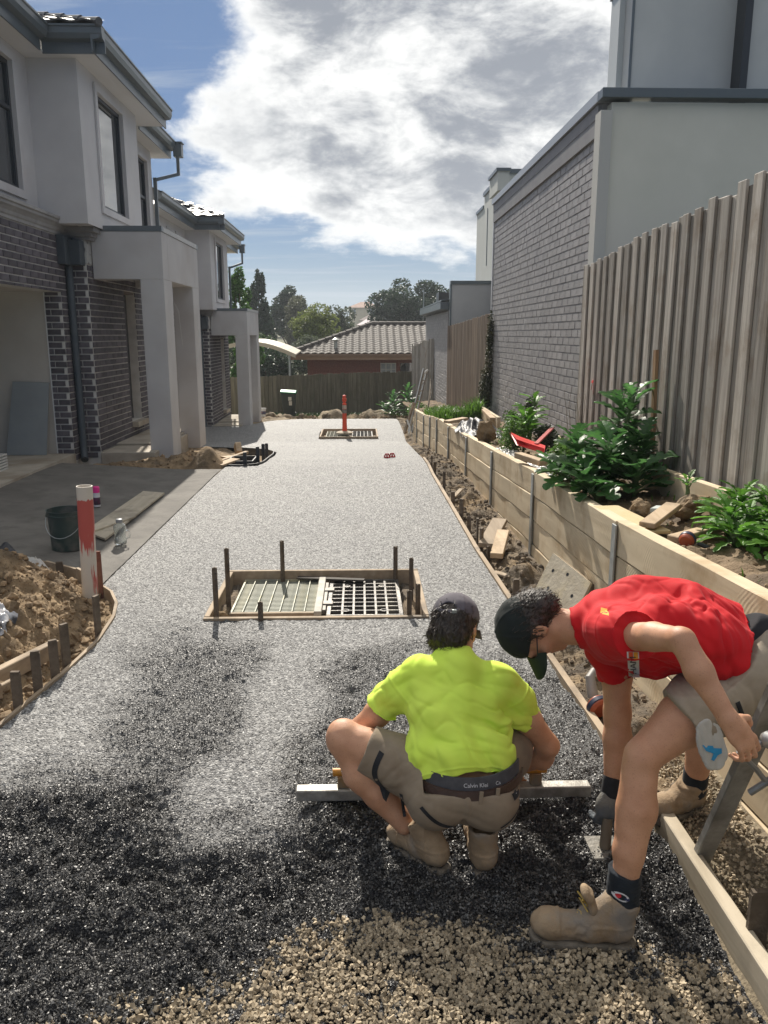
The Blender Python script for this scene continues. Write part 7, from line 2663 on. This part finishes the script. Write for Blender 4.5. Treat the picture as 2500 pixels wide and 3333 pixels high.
    W = lambda x, y, z: np.array(hc) + A @ np.array((x, y, z))
    hs.ell(W(0, -.022, .018), (.083, .098, .080), A, .0)
    hs.ell(W(0, -.060, -.045), (.072, .052, .050), A, .03)
    hs.ell(W(-.05, -.04, -.05), (.034, .045, .045), A, .03)
    hs.cut(W(0, .025, 0), A[:, 1] - .35 * A[:, 2])
    hs.cut(W(0, 0, .07), A[:, 2])
    def dh(p):
        n = fbm(p, 34, 3, 5)
        return n * .003 + (1 - np.abs(vnoise(p * np.array([1, 1, .5]), 95, 9))) * .006 - .004
    hr = link('hair', hs.mesh('hair', dh, 0, 1), M_hair, root)
    strands(hr, hc, -A[:, 2] - .35 * A[:, 1], 900, 3)
    m_cap = cloth('grey_cap', (.105, .095, .110), (.135, .122, .138), 10, .85, 800)
    cp = cap_parts(root, hc, A, m_cap, m_cap, .068, .022, True)
    MB().tube([W(-.040, -.104, .040), W(-.02, -.112, .030), W(.02, -.112, .030), W(.040, -.104, .040)], .008, 6).build('strap', m_cap, cp, smooth=True)
    MB().box((-.008, -.005, -.006), (.008, .005, .006)).build('buckle', M_steel, None)
    bk_ = bpy.context.scene.objects['buckle']; bk_.parent = cp; bk_.matrix_local = world_inv(cp) @ Matrix.Translation(W(.026, -.114, .031))

    # boots
    boot(root, (.285, 2.375), (.105, 2.575), (.205, 2.455, .115), -.035)
    boot(root, (.410, 2.345), (.415, 2.605), (.408, 2.40, .115), -.040)
    return root


squatter()


# ------------------------------------------------------------------ the man bending over in the red shirt
def bender():
    root = empty('person', (1.0, 2.3, -.05), 'person bending over in a red shirt and black cap with one gloved hand reaching down', 'person', 'men levelling the fresh concrete')
    s = SDF((.42, 1.78, -.12), (1.42, 2.85, 1.06), .0052)
    hc = (.572, 2.515, .788)
    A = frame3((.12, -.09, -.985), (-.985, -.05, -.12))
    add_head(s, hc, A)
    W = lambda x, y, z: np.array(hc) + A @ np.array((x, y, z))
    s.chain([W(0, -.015, -.05), (.70, 2.485, .800), (.80, 2.44, .815)], [.055, .054, .055], .02)
    s.chain([(.82, 2.42, .81), (1.0, 2.38, .81), (1.18, 2.36, .76)], [.075, .075, .075], .02)
    # near (left) arm drawn back, forearm dropping to the tool
    s.chain([(.785, 2.30, .84), (.835, 2.13, .905), (.868, 2.015, .940)], [.046, .040, .034], .015)
    s.chain([(.868, 2.015, .940), (.900, 1.965, .870), (.962, 1.905, .762)], [.034, .037, .024], .015)
    Ah = frame3((.52, -.22, -.68), (.35, -.75, .25))
    add_hand(s, (.962, 1.905, .762), np.stack([-Ah[:, 0], Ah[:, 1], Ah[:, 2]], 1), 1, (.55, .95, .8), .05, .0088, (.5, .7))
    # far (right) arm straight down
    s.chain([(.825, 2.53, .755), (.878, 2.545, .60), (.884, 2.53, .465)], [.058, .050, .044], .02)
    s.chain([(.884, 2.53, .465), (.885, 2.515, .38), (.866, 2.485, .215)], [.044, .047, .028], .02)
    # legs
    s.chain([(1.16, 2.30, .69), (.99, 2.225, .60), (.850, 2.175, .508)], [.075, .080, .053], .02)
    s.ell((.838, 2.168, .505), (.046, .050, .055), None, .02)
    s.chain([(.842, 2.165, .49), (.825, 2.13, .355), (.800, 2.105, .23), (.785, 2.09, .07)], [.047, .056, .045, .034], .02)
    s.cone((.815, 2.165, .47), (.790, 2.12, .30), .026, .022, .03)
    s.chain([(1.18, 2.45, .67), (1.235, 2.57, .42)], [.075, .062], .02)
    s.chain([(1.235, 2.58, .41), (1.255, 2.66, .27), (1.255, 2.695, .10)], [.056, .058, .038], .02)
    link('body', s.mesh('body', lambda p: vnoise(p, 30, 2) * .0012), M_skin, root)

    # shirt
    t = SDF((.62, 2.10, .52), (1.36, 2.70, 1.02), .0042)
    t.chain([(.80, 2.475, .850), (.92, 2.455, .880), (1.05, 2.435, .868), (1.20, 2.415, .805)], [.085, .092, .098, .100], .05)
    t.chain([(.80, 2.345, .830), (.92, 2.325, .845), (1.05, 2.305, .825), (1.18, 2.295, .760)], [.085, .098, .100, .098], .05)
    t.chain([(.82, 2.42, .775), (.93, 2.38, .770), (1.05, 2.36, .785)], [.085, .085, .08], .05)
    t.cone((.715, 2.475, .805), (.78, 2.45, .835), .066, .085, .03)
    t.chain([(.775, 2.33, .845), (.788, 2.26, .860), (.815, 2.185, .885)], [.080, .077, .072], .04)
    t.chain([(.815, 2.53, .79), (.850, 2.545, .70), (.885, 2.55, .585)], [.075, .074, .068], .04)
    P = t.pts()
    def ball_cut(c, n, c0, rad):
        n_ = np.array(n, np.float32); n_ /= np.linalg.norm(n_)
        rem = np.maximum(-((P - np.array(c, np.float32)) @ n_), np.linalg.norm(P - np.array(c0, np.float32), axis=-1) - rad)
        t.g = np.maximum(t.g, -rem)
    ball_cut((.808, 2.205, .876), (.045, -.13, .055), (.835, 2.12, .90), .12)
    ball_cut((.882, 2.548, .600), (.06, .01, -.18), (.89, 2.55, .53), .105)
    ball_cut((.706, 2.478, .800), (-.9, .1, -.25), (.64, 2.50, .78), .10)
    t.cut((1.185, 2.36, .80), (.90, -.06, -.42), lambda p: .008 * np.sin(p[..., 1] * 40))
    def d1(p):
        f = folds(p, (.05, -.5, -.8), 17, .024, 31, 1.6, 9) * (.8 * near_w(p, (1.0, 2.33, .85), .14) + .5 * near_w(p, (1.12, 2.3, .8), .12))
        f = f + folds(p, (.3, -.7, .2), 22, .006, 35, 1.4, 8) * (near_w(p, (.80, 2.29, .86), .09) + .8 * near_w(p, (.85, 2.5, .68), .1))
        f = f + folds(p, (.9, 0, -.1), 14, .007, 39, 1.3, 8) * near_w(p, (.95, 2.33, .74), .14)
        f = f + folds(p, (.5, -.6, -.5), 10, .008, 91, 1.2, 8)
        n_ = np.array((.045, -.13, .055)); n_ /= np.linalg.norm(n_)
        f = f - .0045 * np.exp(-(((p - np.array((.785, 2.285, .85))) @ n_) / .004) ** 2) * near_w(p, (.785, 2.285, .85), .13)
        return f + vnoise(p, 8, 4) * .006 + vnoise(p, 20, 6) * .0012
    M_red = cloth('red_shirt', (.56, .010, .016), (.64, .015, .020), 5, .75, 1100, c3=(.48, .008, .014), s3=5, trans=.05)
    sh = link('shirt', t.mesh('shirt', d1), M_red, root)
    # name strip running up the shirt front
    eye = Vector((0, 0, CAM_H))
    c0 = Vector((.857, 2.335, .730))
    nrm = (eye - c0).normalized()
    rt_ = Vector((0.985, -.10, .02)); rt_ = (rt_ - nrm * rt_.dot(nrm)).normalized()
    up_ = nrm.cross(rt_)
    g2 = grid2(.034, .076)
    project_mesh('name_strip', g2[0], g2[1], sh, c0, rt_, up_, mat('strip_white', (.62, .62, .60), None, 3, .7), .003, sh)
    for k, (cc, nm) in enumerate((((.75, .33, .02), 'yellow'), ((.62, .08, .02), 'orange'))):
        g3 = grid2(.012, .020, 4, 4)
        project_mesh('flag_mark', g3[0], g3[1], sh, c0 + up_ * .027 + rt_ * (.008 - .014 * k), rt_, up_, mat('flag_' + nm, cc, None, 3, .7), .0045, sh)
    V2, F2 = text2('AHAM', .026, .95)
    project_mesh('lettering', V2, F2, sh, c0 - up_ * .011, up_, -rt_, mat('black_print', (.012, .012, .014), None, 3, .7), .0055, sh)
    g3 = grid2(.040, .026, 6, 4)
    cN = Vector((.715, 2.42, .86)); nN = (eye - cN).normalized()
    project_mesh('collar_badge', *grid2(.014, .022, 4, 4), sh, (.752, 2.40, .885), Vector((.9, -.2, -.3)), Vector((.3, .3, .9)), mat('flag_yellow', (.75, .33, .02)), .003, sh)
    V2, F2 = text2('SCU BUILD', .012)
    for k, tx in enumerate(('\u2605\u2605', 'CREW')):
        pass
    # shorts
    q = SDF((.85, 2.06, .36), (1.42, 2.75, .92), .0052)
    q.ell((1.195, 2.355, .735), (.105, .175, .115), frame3((.8, 0, .5), (-.4, 0, .9)), .03)
    q.cone((1.20, 2.29, .72), (1.17, 2.27, .70), .100, .105, .04).cone((1.205, 2.44, .72), (1.19, 2.46, .69), .098, .100, .04)
    q.chain([(1.16, 2.28, .71), (1.07, 2.25, .655), (.975, 2.215, .585)], [.108, .108, .106], .03)
    q.chain([(1.19, 2.46, .69), (1.225, 2.54, .50)], [.102, .092], .03)
    q.cut((.985, 2.22, .592), (-.83, -.10, -.52), lambda p: np.where(p[..., 1] > 2.40, -.3, 0))
    q.cut((1.222, 2.53, .51), (.1, .3, -.95), lambda p: np.where(p[..., 1] < 2.40, -.3, 0) + np.where(p[..., 0] < 1.1, -.3, 0))
    q.cut((1.20, 2.36, .812), (-.62, 0, .78), lambda p: np.where(p[..., 2] < .755 - .25 * np.clip(1.2 - p[..., 0], 0, .3), -.3, 0))
    def d2(p):
        return folds(p, (-.2, -.5, .8), 22, .008, 51, 1.6, 4) * (near_w(p, (1.08, 2.2, .62), .12) + .6 * near_w(p, (1.2, 2.3, .68), .12)) + vnoise(p, 14, 7) * .003
    so = link('shorts', q.mesh('shorts', d2), cloth('stone_cloth', (.30, .255, .195), (.37, .32, .25), 12, c3=(.24, .20, .15), s3=6), root)
    wb = SDF((1.0, 2.1, .66), (1.4, 2.62, .95), .005)
    wb.ell((1.185, 2.36, .770), (.075, .160, .098), frame3((.8, 0, .5), (-.4, 0, .9)), .0)
    wb.cut((1.185, 2.36, .835), (-.62, 0, .78)); wb.cut((1.215, 2.36, .80), (.62, 0, -.78))
    link('waistband', wb.mesh('waistband', None, 0, 1), M_dkcloth, root)
    # cargo pocket trims and the printed pocket lining hanging below the hem
    def patch(name, c, w, h, right, up, m, gar, off=.003):
        g = grid2(w, h, 8, 8)
        return project_mesh(name, g[0], g[1], gar, c, right, up, m, off, gar)
    nv = (eye - Vector((1.22, 2.25, .66))).normalized()
    patch('pocket_trim', (1.245, 2.22, .690), .055, .010, (.95, -.2, -.1), (.1, .3, .95), M_dkcloth, so)
    patch('pocket_trim', (1.218, 2.22, .678), .010, .030, (.95, -.2, -.1), (.1, .3, .95), M_dkcloth, so)
    patch('pocket_trim', (1.165, 2.22, .585), .075, .040, (.95, -.2, -.25), (.1, .3, .95), M_dkcloth, so)
    patch('pocket_trim', (1.135, 2.20, .655), .014, .060, (.8, -.2, .35), (-.5, .3, .8), M_dkcloth, so)
    li = SDF((.92, 2.02, .44), (1.16, 2.28, .66), .004)
    li.cone((1.015, 2.128, .60), (1.030, 2.130, .535), .046, .050, .01)
    M1 = frame3((0.25, -.93, .25), (0, .2, 1))
    sl_c = np.array((1.025, 2.115, .565))
    li.cut(sl_c + M1[:, 1] * .006, M1[:, 1]).cut(sl_c - M1[:, 1] * .004, -M1[:, 1])
    lo_ = link('pocket_lining', li.mesh('pocket_lining', lambda p: folds(p, (0, .1, 1), 30, .004, 61), 0, 1), cloth('pale_lining', (.42, .42, .39), (.50, .49, .46), 9), root)
    V2 = [(-.035, .008), (.0, .012), (.005, .006), (.030, .010), (.034, -.004), (.022, -.012), (.012, -.030), (.002, -.028), (.006, -.010), (-.02, -.006)]
    tri = [(0, 1, 9), (1, 2, 9), (2, 8, 9), (2, 3, 8), (3, 4, 8), (4, 5, 8), (5, 6, 8), (6, 7, 8)]
    nvv = (eye - Vector(sl_c)).normalized()
    project_mesh('blue_print', V2, tri, lo_, Vector(sl_c) + Vector((.0, 0, -.008)), Vector((.93, -.1, -.2)), Vector((.2, .3, .93)), mat('blue_ink', (.02, .26, .52), None, 3, .7), .002, lo_)

    # cap, hair, sunglasses
    hs = SDF(np.array(hc) - .17, np.array(hc) + .17, .0045)
    hs.ell(W(0, -.022, .020), (.082, .096, .080), A, .0)
    hs.ell(W(0, -.070, -.040), (.066, .048, .052), A, .03)
    hs.ell(W(0, -.085, -.010), (.060, .040, .050), A, .03)
    hs.cut(W(0, .012, 0), A[:, 1] - .25 * A[:, 2]); hs.cut(W(0, 0, .09), A[:, 2])
    hr = link('hair', hs.mesh('hair', lambda p: fbm(p, 30, 3, 5) * .003 + (1 - np.abs(vnoise(p * np.array([.5, 1, 1]), 95, 9))) * .004 - .003, 0, 1), M_hair, root)
    strands(hr, hc, -A[:, 2] - .5 * A[:, 1], 900, 5)
    m_cap = cloth('black_cap', (.010, .014, .014), (.018, .023, .022), 10, .8, 800)
    cp = cap_parts(root, hc, A, m_cap, mat('dark_green_peak', (.006, .020, .012), (.010, .028, .017), 10, .7), .082, .026)
    gl = MB()
    for sx in (-1, 1):
        gl.tube([W(sx * .0765, .012, .006), W(sx * .074, .05, .008), W(sx * .062, .088, .006)], .0022, 6)
    gl.build('sunglasses', M_black, root)
    sg = bpy.context.scene.objects['sunglasses']
    for sx in (-1, 1):
        V = []
        for i in range(14):
            a = 2 * math.pi * i / 14
            V.append(tuple(W(sx * (.034 + .027 * math.cos(a)), .100 - .55 * (abs(.034 + .027 * math.cos(a)) - .01) ** 2 * 12 * .5, .004 + .019 * math.sin(a))))
        MB().prism(V, Vector(A[:, 1]) * -.003).build('lens', mat('dark_lens', (.01, .01, .012), None, 3, .08, spec=.9), sg)

    # glove and wrist band on the far hand
    g = SDF((.70, 2.34, -.06), (1.0, 2.62, .30), .0042)
    Ag = frame3((-.12, -.12, -.96), (.25, -.95, .10))
    add_hand(g, (.862, 2.478, .195), np.stack([-Ag[:, 0], Ag[:, 1], Ag[:, 2]], 1), 1, (.55, .75, .6), .05, .0115, (.5, .8))
    g.ell((.855, 2.47, .150), (.046, .034, .052), None, .012)
    link('glove', g.mesh('glove', lambda p: vnoise(p, 40, 3) * .002), mat('grey_glove', (.085, .10, .115), (.14, .155, .17), 14, .8, .5, 120, c3=(.18, .17, .15), s3=9), root)
    cf = SDF((.78, 2.40, .12), (.96, 2.58, .30), .004)
    cf.cone((.863, 2.480, .190), (.868, 2.488, .240), .034, .032, .0)
    link('wristband', cf.mesh('wristband', None, 0, 1), M_dkcloth, root)

    # socks and boots
    sk = SDF((.68, 1.96, -.02), (.90, 2.22, .22), .0045)
    sk.chain([(.790, 2.097, .170), (.785, 2.09, .06), (.77, 2.09, .0)], [.050, .048, .05], .01)
    sk.cut((.79, 2.09, .168), (.25, 0, 1))
    sko = link('sock', sk.mesh('sock', lambda p: vnoise(p, 50, 3) * .0015 + .0012 * np.sin(p[:, 2] * 500)), cloth('black_sock', (.012, .016, .022), (.02, .026, .034), 20), root)
    nvs = (eye - Vector((.765, 2.05, .075))).normalized()
    base = Vector((.766, 2.06, .112))
    rS = Vector((.92, -.1, -.38)); uS = Vector((.38, .3, .88))
    arc = lambda r0, r1, a0, a1, n=14: ([(r * math.cos(a0 + (a1 - a0) * i / n) * 1.9, r * math.sin(a0 + (a1 - a0) * i / n)) for i in range(n + 1) for r in (r0, r1)], [(2 * i, 2 * i + 1, 2 * i + 3, 2 * i + 2) for i in range(n)])
    project_mesh('sock_mark', *arc(.0085, .0125, R(20), R(340)), sko, base, rS, uS, mat('white_print', (.5, .5, .5)), .002, sko)
    project_mesh('sock_mark', *arc(.0, .0085, R(110), R(250)), sko, base, rS, uS, mat('red_print', (.5, .02, .03), None, 3, .7), .002, sko)
    project_mesh('sock_mark', *arc(.0, .0085, R(-60), R(60)), sko, base + rS * .008, rS, uS, mat('navy_print', (.02, .03, .10), None, 3, .7), .0022, sko)
    boot(root, (.835, 2.065), (.510, 2.115), (.790, 2.085, .072), -.058, lace=mat('yellow_lace', (.42, .28, .05), (.5, .36, .1), 20, .7), open_=True)
    boot(root, (1.305, 2.730), (1.085, 2.640), (1.256, 2.695, .10), -.022)
    sk = SDF((1.16, 2.60, .02), (1.36, 2.80, .22), .005)
    sk.cone((1.256, 2.695, .07), (1.256, 2.69, .135), .046, .046, .0)
    link('sock', sk.mesh('sock'), cloth('black_sock', (.1, .1, .1), None), root)
    return root


bender()

# ------------------------------------------------------------------ tools in use
tl = empty('screed', (.3, 2.76, .03), 'muddy aluminium screed with yellow handles resting on the concrete before the squatting man', 'screed')
M_beam = mat('muddy_aluminium', (.42, .40, .36), (.22, .205, .18), 16, .5, .3, 60, metal=.35)
M_yel = mat('yellow_handle', (.62, .27, .02), (.52, .22, .02), 8, .45, c3=(.2, .15, .08), s3=14)
MB().box((-.255, 2.735, .012), (.875, 2.785, .058)).build('beam', M_beam, tl, bevel=.004)
for (x0, x1, xp) in ((-.115, .06, -.075), (.56, .705, .665)):
    MB().tube([(x0, 2.765, .118), (x1, 2.765, .118)], .0155, 14).build('grip', M_yel, tl, smooth=True)
    MB().box((xp - .022, 2.748, .058), (xp + .022, 2.782, .106)).build('bracket', mat('muddy_bracket', (.30, .16, .04), (.2, .17, .13), 14, .6), tl, bevel=.004)
MB().box((-.10, 2.757, .095), (.06, 2.773, .118)).build('bridge', M_yel, tl) if False else None

# trowel under the gloved hand
tr = empty('trowel', (.85, 2.45, .02), 'muddy grey trowel under the gloved hand', 'trowel')
m_tr = mat('muddy_trowel', (.20, .19, .17), (.32, .30, .26), 16, .6, .4, 60, metal=.2)
MB().prism([(.795, 2.40, -.018), (.905, 2.40, -.018), (.915, 2.50, .0), (.785, 2.50, .0)], (0, .004, .006)).build('blade', m_tr, tl if False else tr)
MB().tube([(.845, 2.45, .0), (.848, 2.452, .075), (.85, 2.455, .11)], [.020, .018, .016], 10).build('handle', wood_mat('handle_wood', (.14, .11, .08), (.22, .18, .13), 2), tr, smooth=True)

# long straightedge leaning at the right, and the handled rod in the bare hand
sx = empty('straightedge', (1.16, 2.4, -.02), 'long grey muddy straightedge leaning up out of the right edge of the frame', 'straightedge')
MB().bar((1.168, 2.41, -.03), (1.135, 1.98, .82), .062, .030, (1, 0, 0), R(90)).build('beam', mat('grey_beam', (.22, .22, .21), (.32, .315, .30), 12, .5, .3, 50, metal=.3, c3=(.12, .115, .105), s3=7), sx, bevel=.003)
rd = empty('handle_rod', (1.05, 1.9, .65), 'steel rod with round knob and cross bar held in the bare hand', 'tool')
MB().tube([(.995, 1.90, .672), (1.045, 1.895, .622), (1.075, 1.90, .585)], .0075, 8).build('rod', mat('rod_steel', (.20, .20, .20), (.3, .3, .3), 10, .4, metal=.6), rd, smooth=True)
MB().tube([(1.055, 1.93, .530), (1.135, 1.88, .640)], .010, 8).build('cross_bar', mat('rod_steel', (.2, .2, .2)), rd, smooth=True)
MB().lathe([(0, 0), (.018, .004), (.024, .018), (.018, .032), (0, .036)], (1.075, 1.93, .690), 16, (.3, -.8, .3)).build('knob', mat('knob_steel', (.45, .45, .44), (.35, .35, .34), 10, .35, metal=.6), rd, smooth=True)
MB().tube([(1.02, 1.90, .655), (1.06, 1.915, .690)], .008, 8).build('rod', mat('rod_steel', (.2, .2, .2)), rd, smooth=True)
# ================================================================== THE AIR
def haze():
    m = bpy.data.materials.new('haze_air'); m.use_nodes = True
    nt = m.node_tree; nt.nodes.clear()
    out = nt.nodes.new('ShaderNodeOutputMaterial')
    v = nt.nodes.new('ShaderNodeVolumePrincipled')
    v.inputs['Color'].default_value = (.80, .86, .94, 1)
    v.inputs['Density'].default_value = .0008
    v.inputs['Anisotropy'].default_value = .3
    nt.links.new(v.outputs[0], out.inputs['Volume'])
    o = MB().box((-840, -14, -9), (840, 905, 42)).build('haze', m)
    tag(o, kind='stuff')


haze()
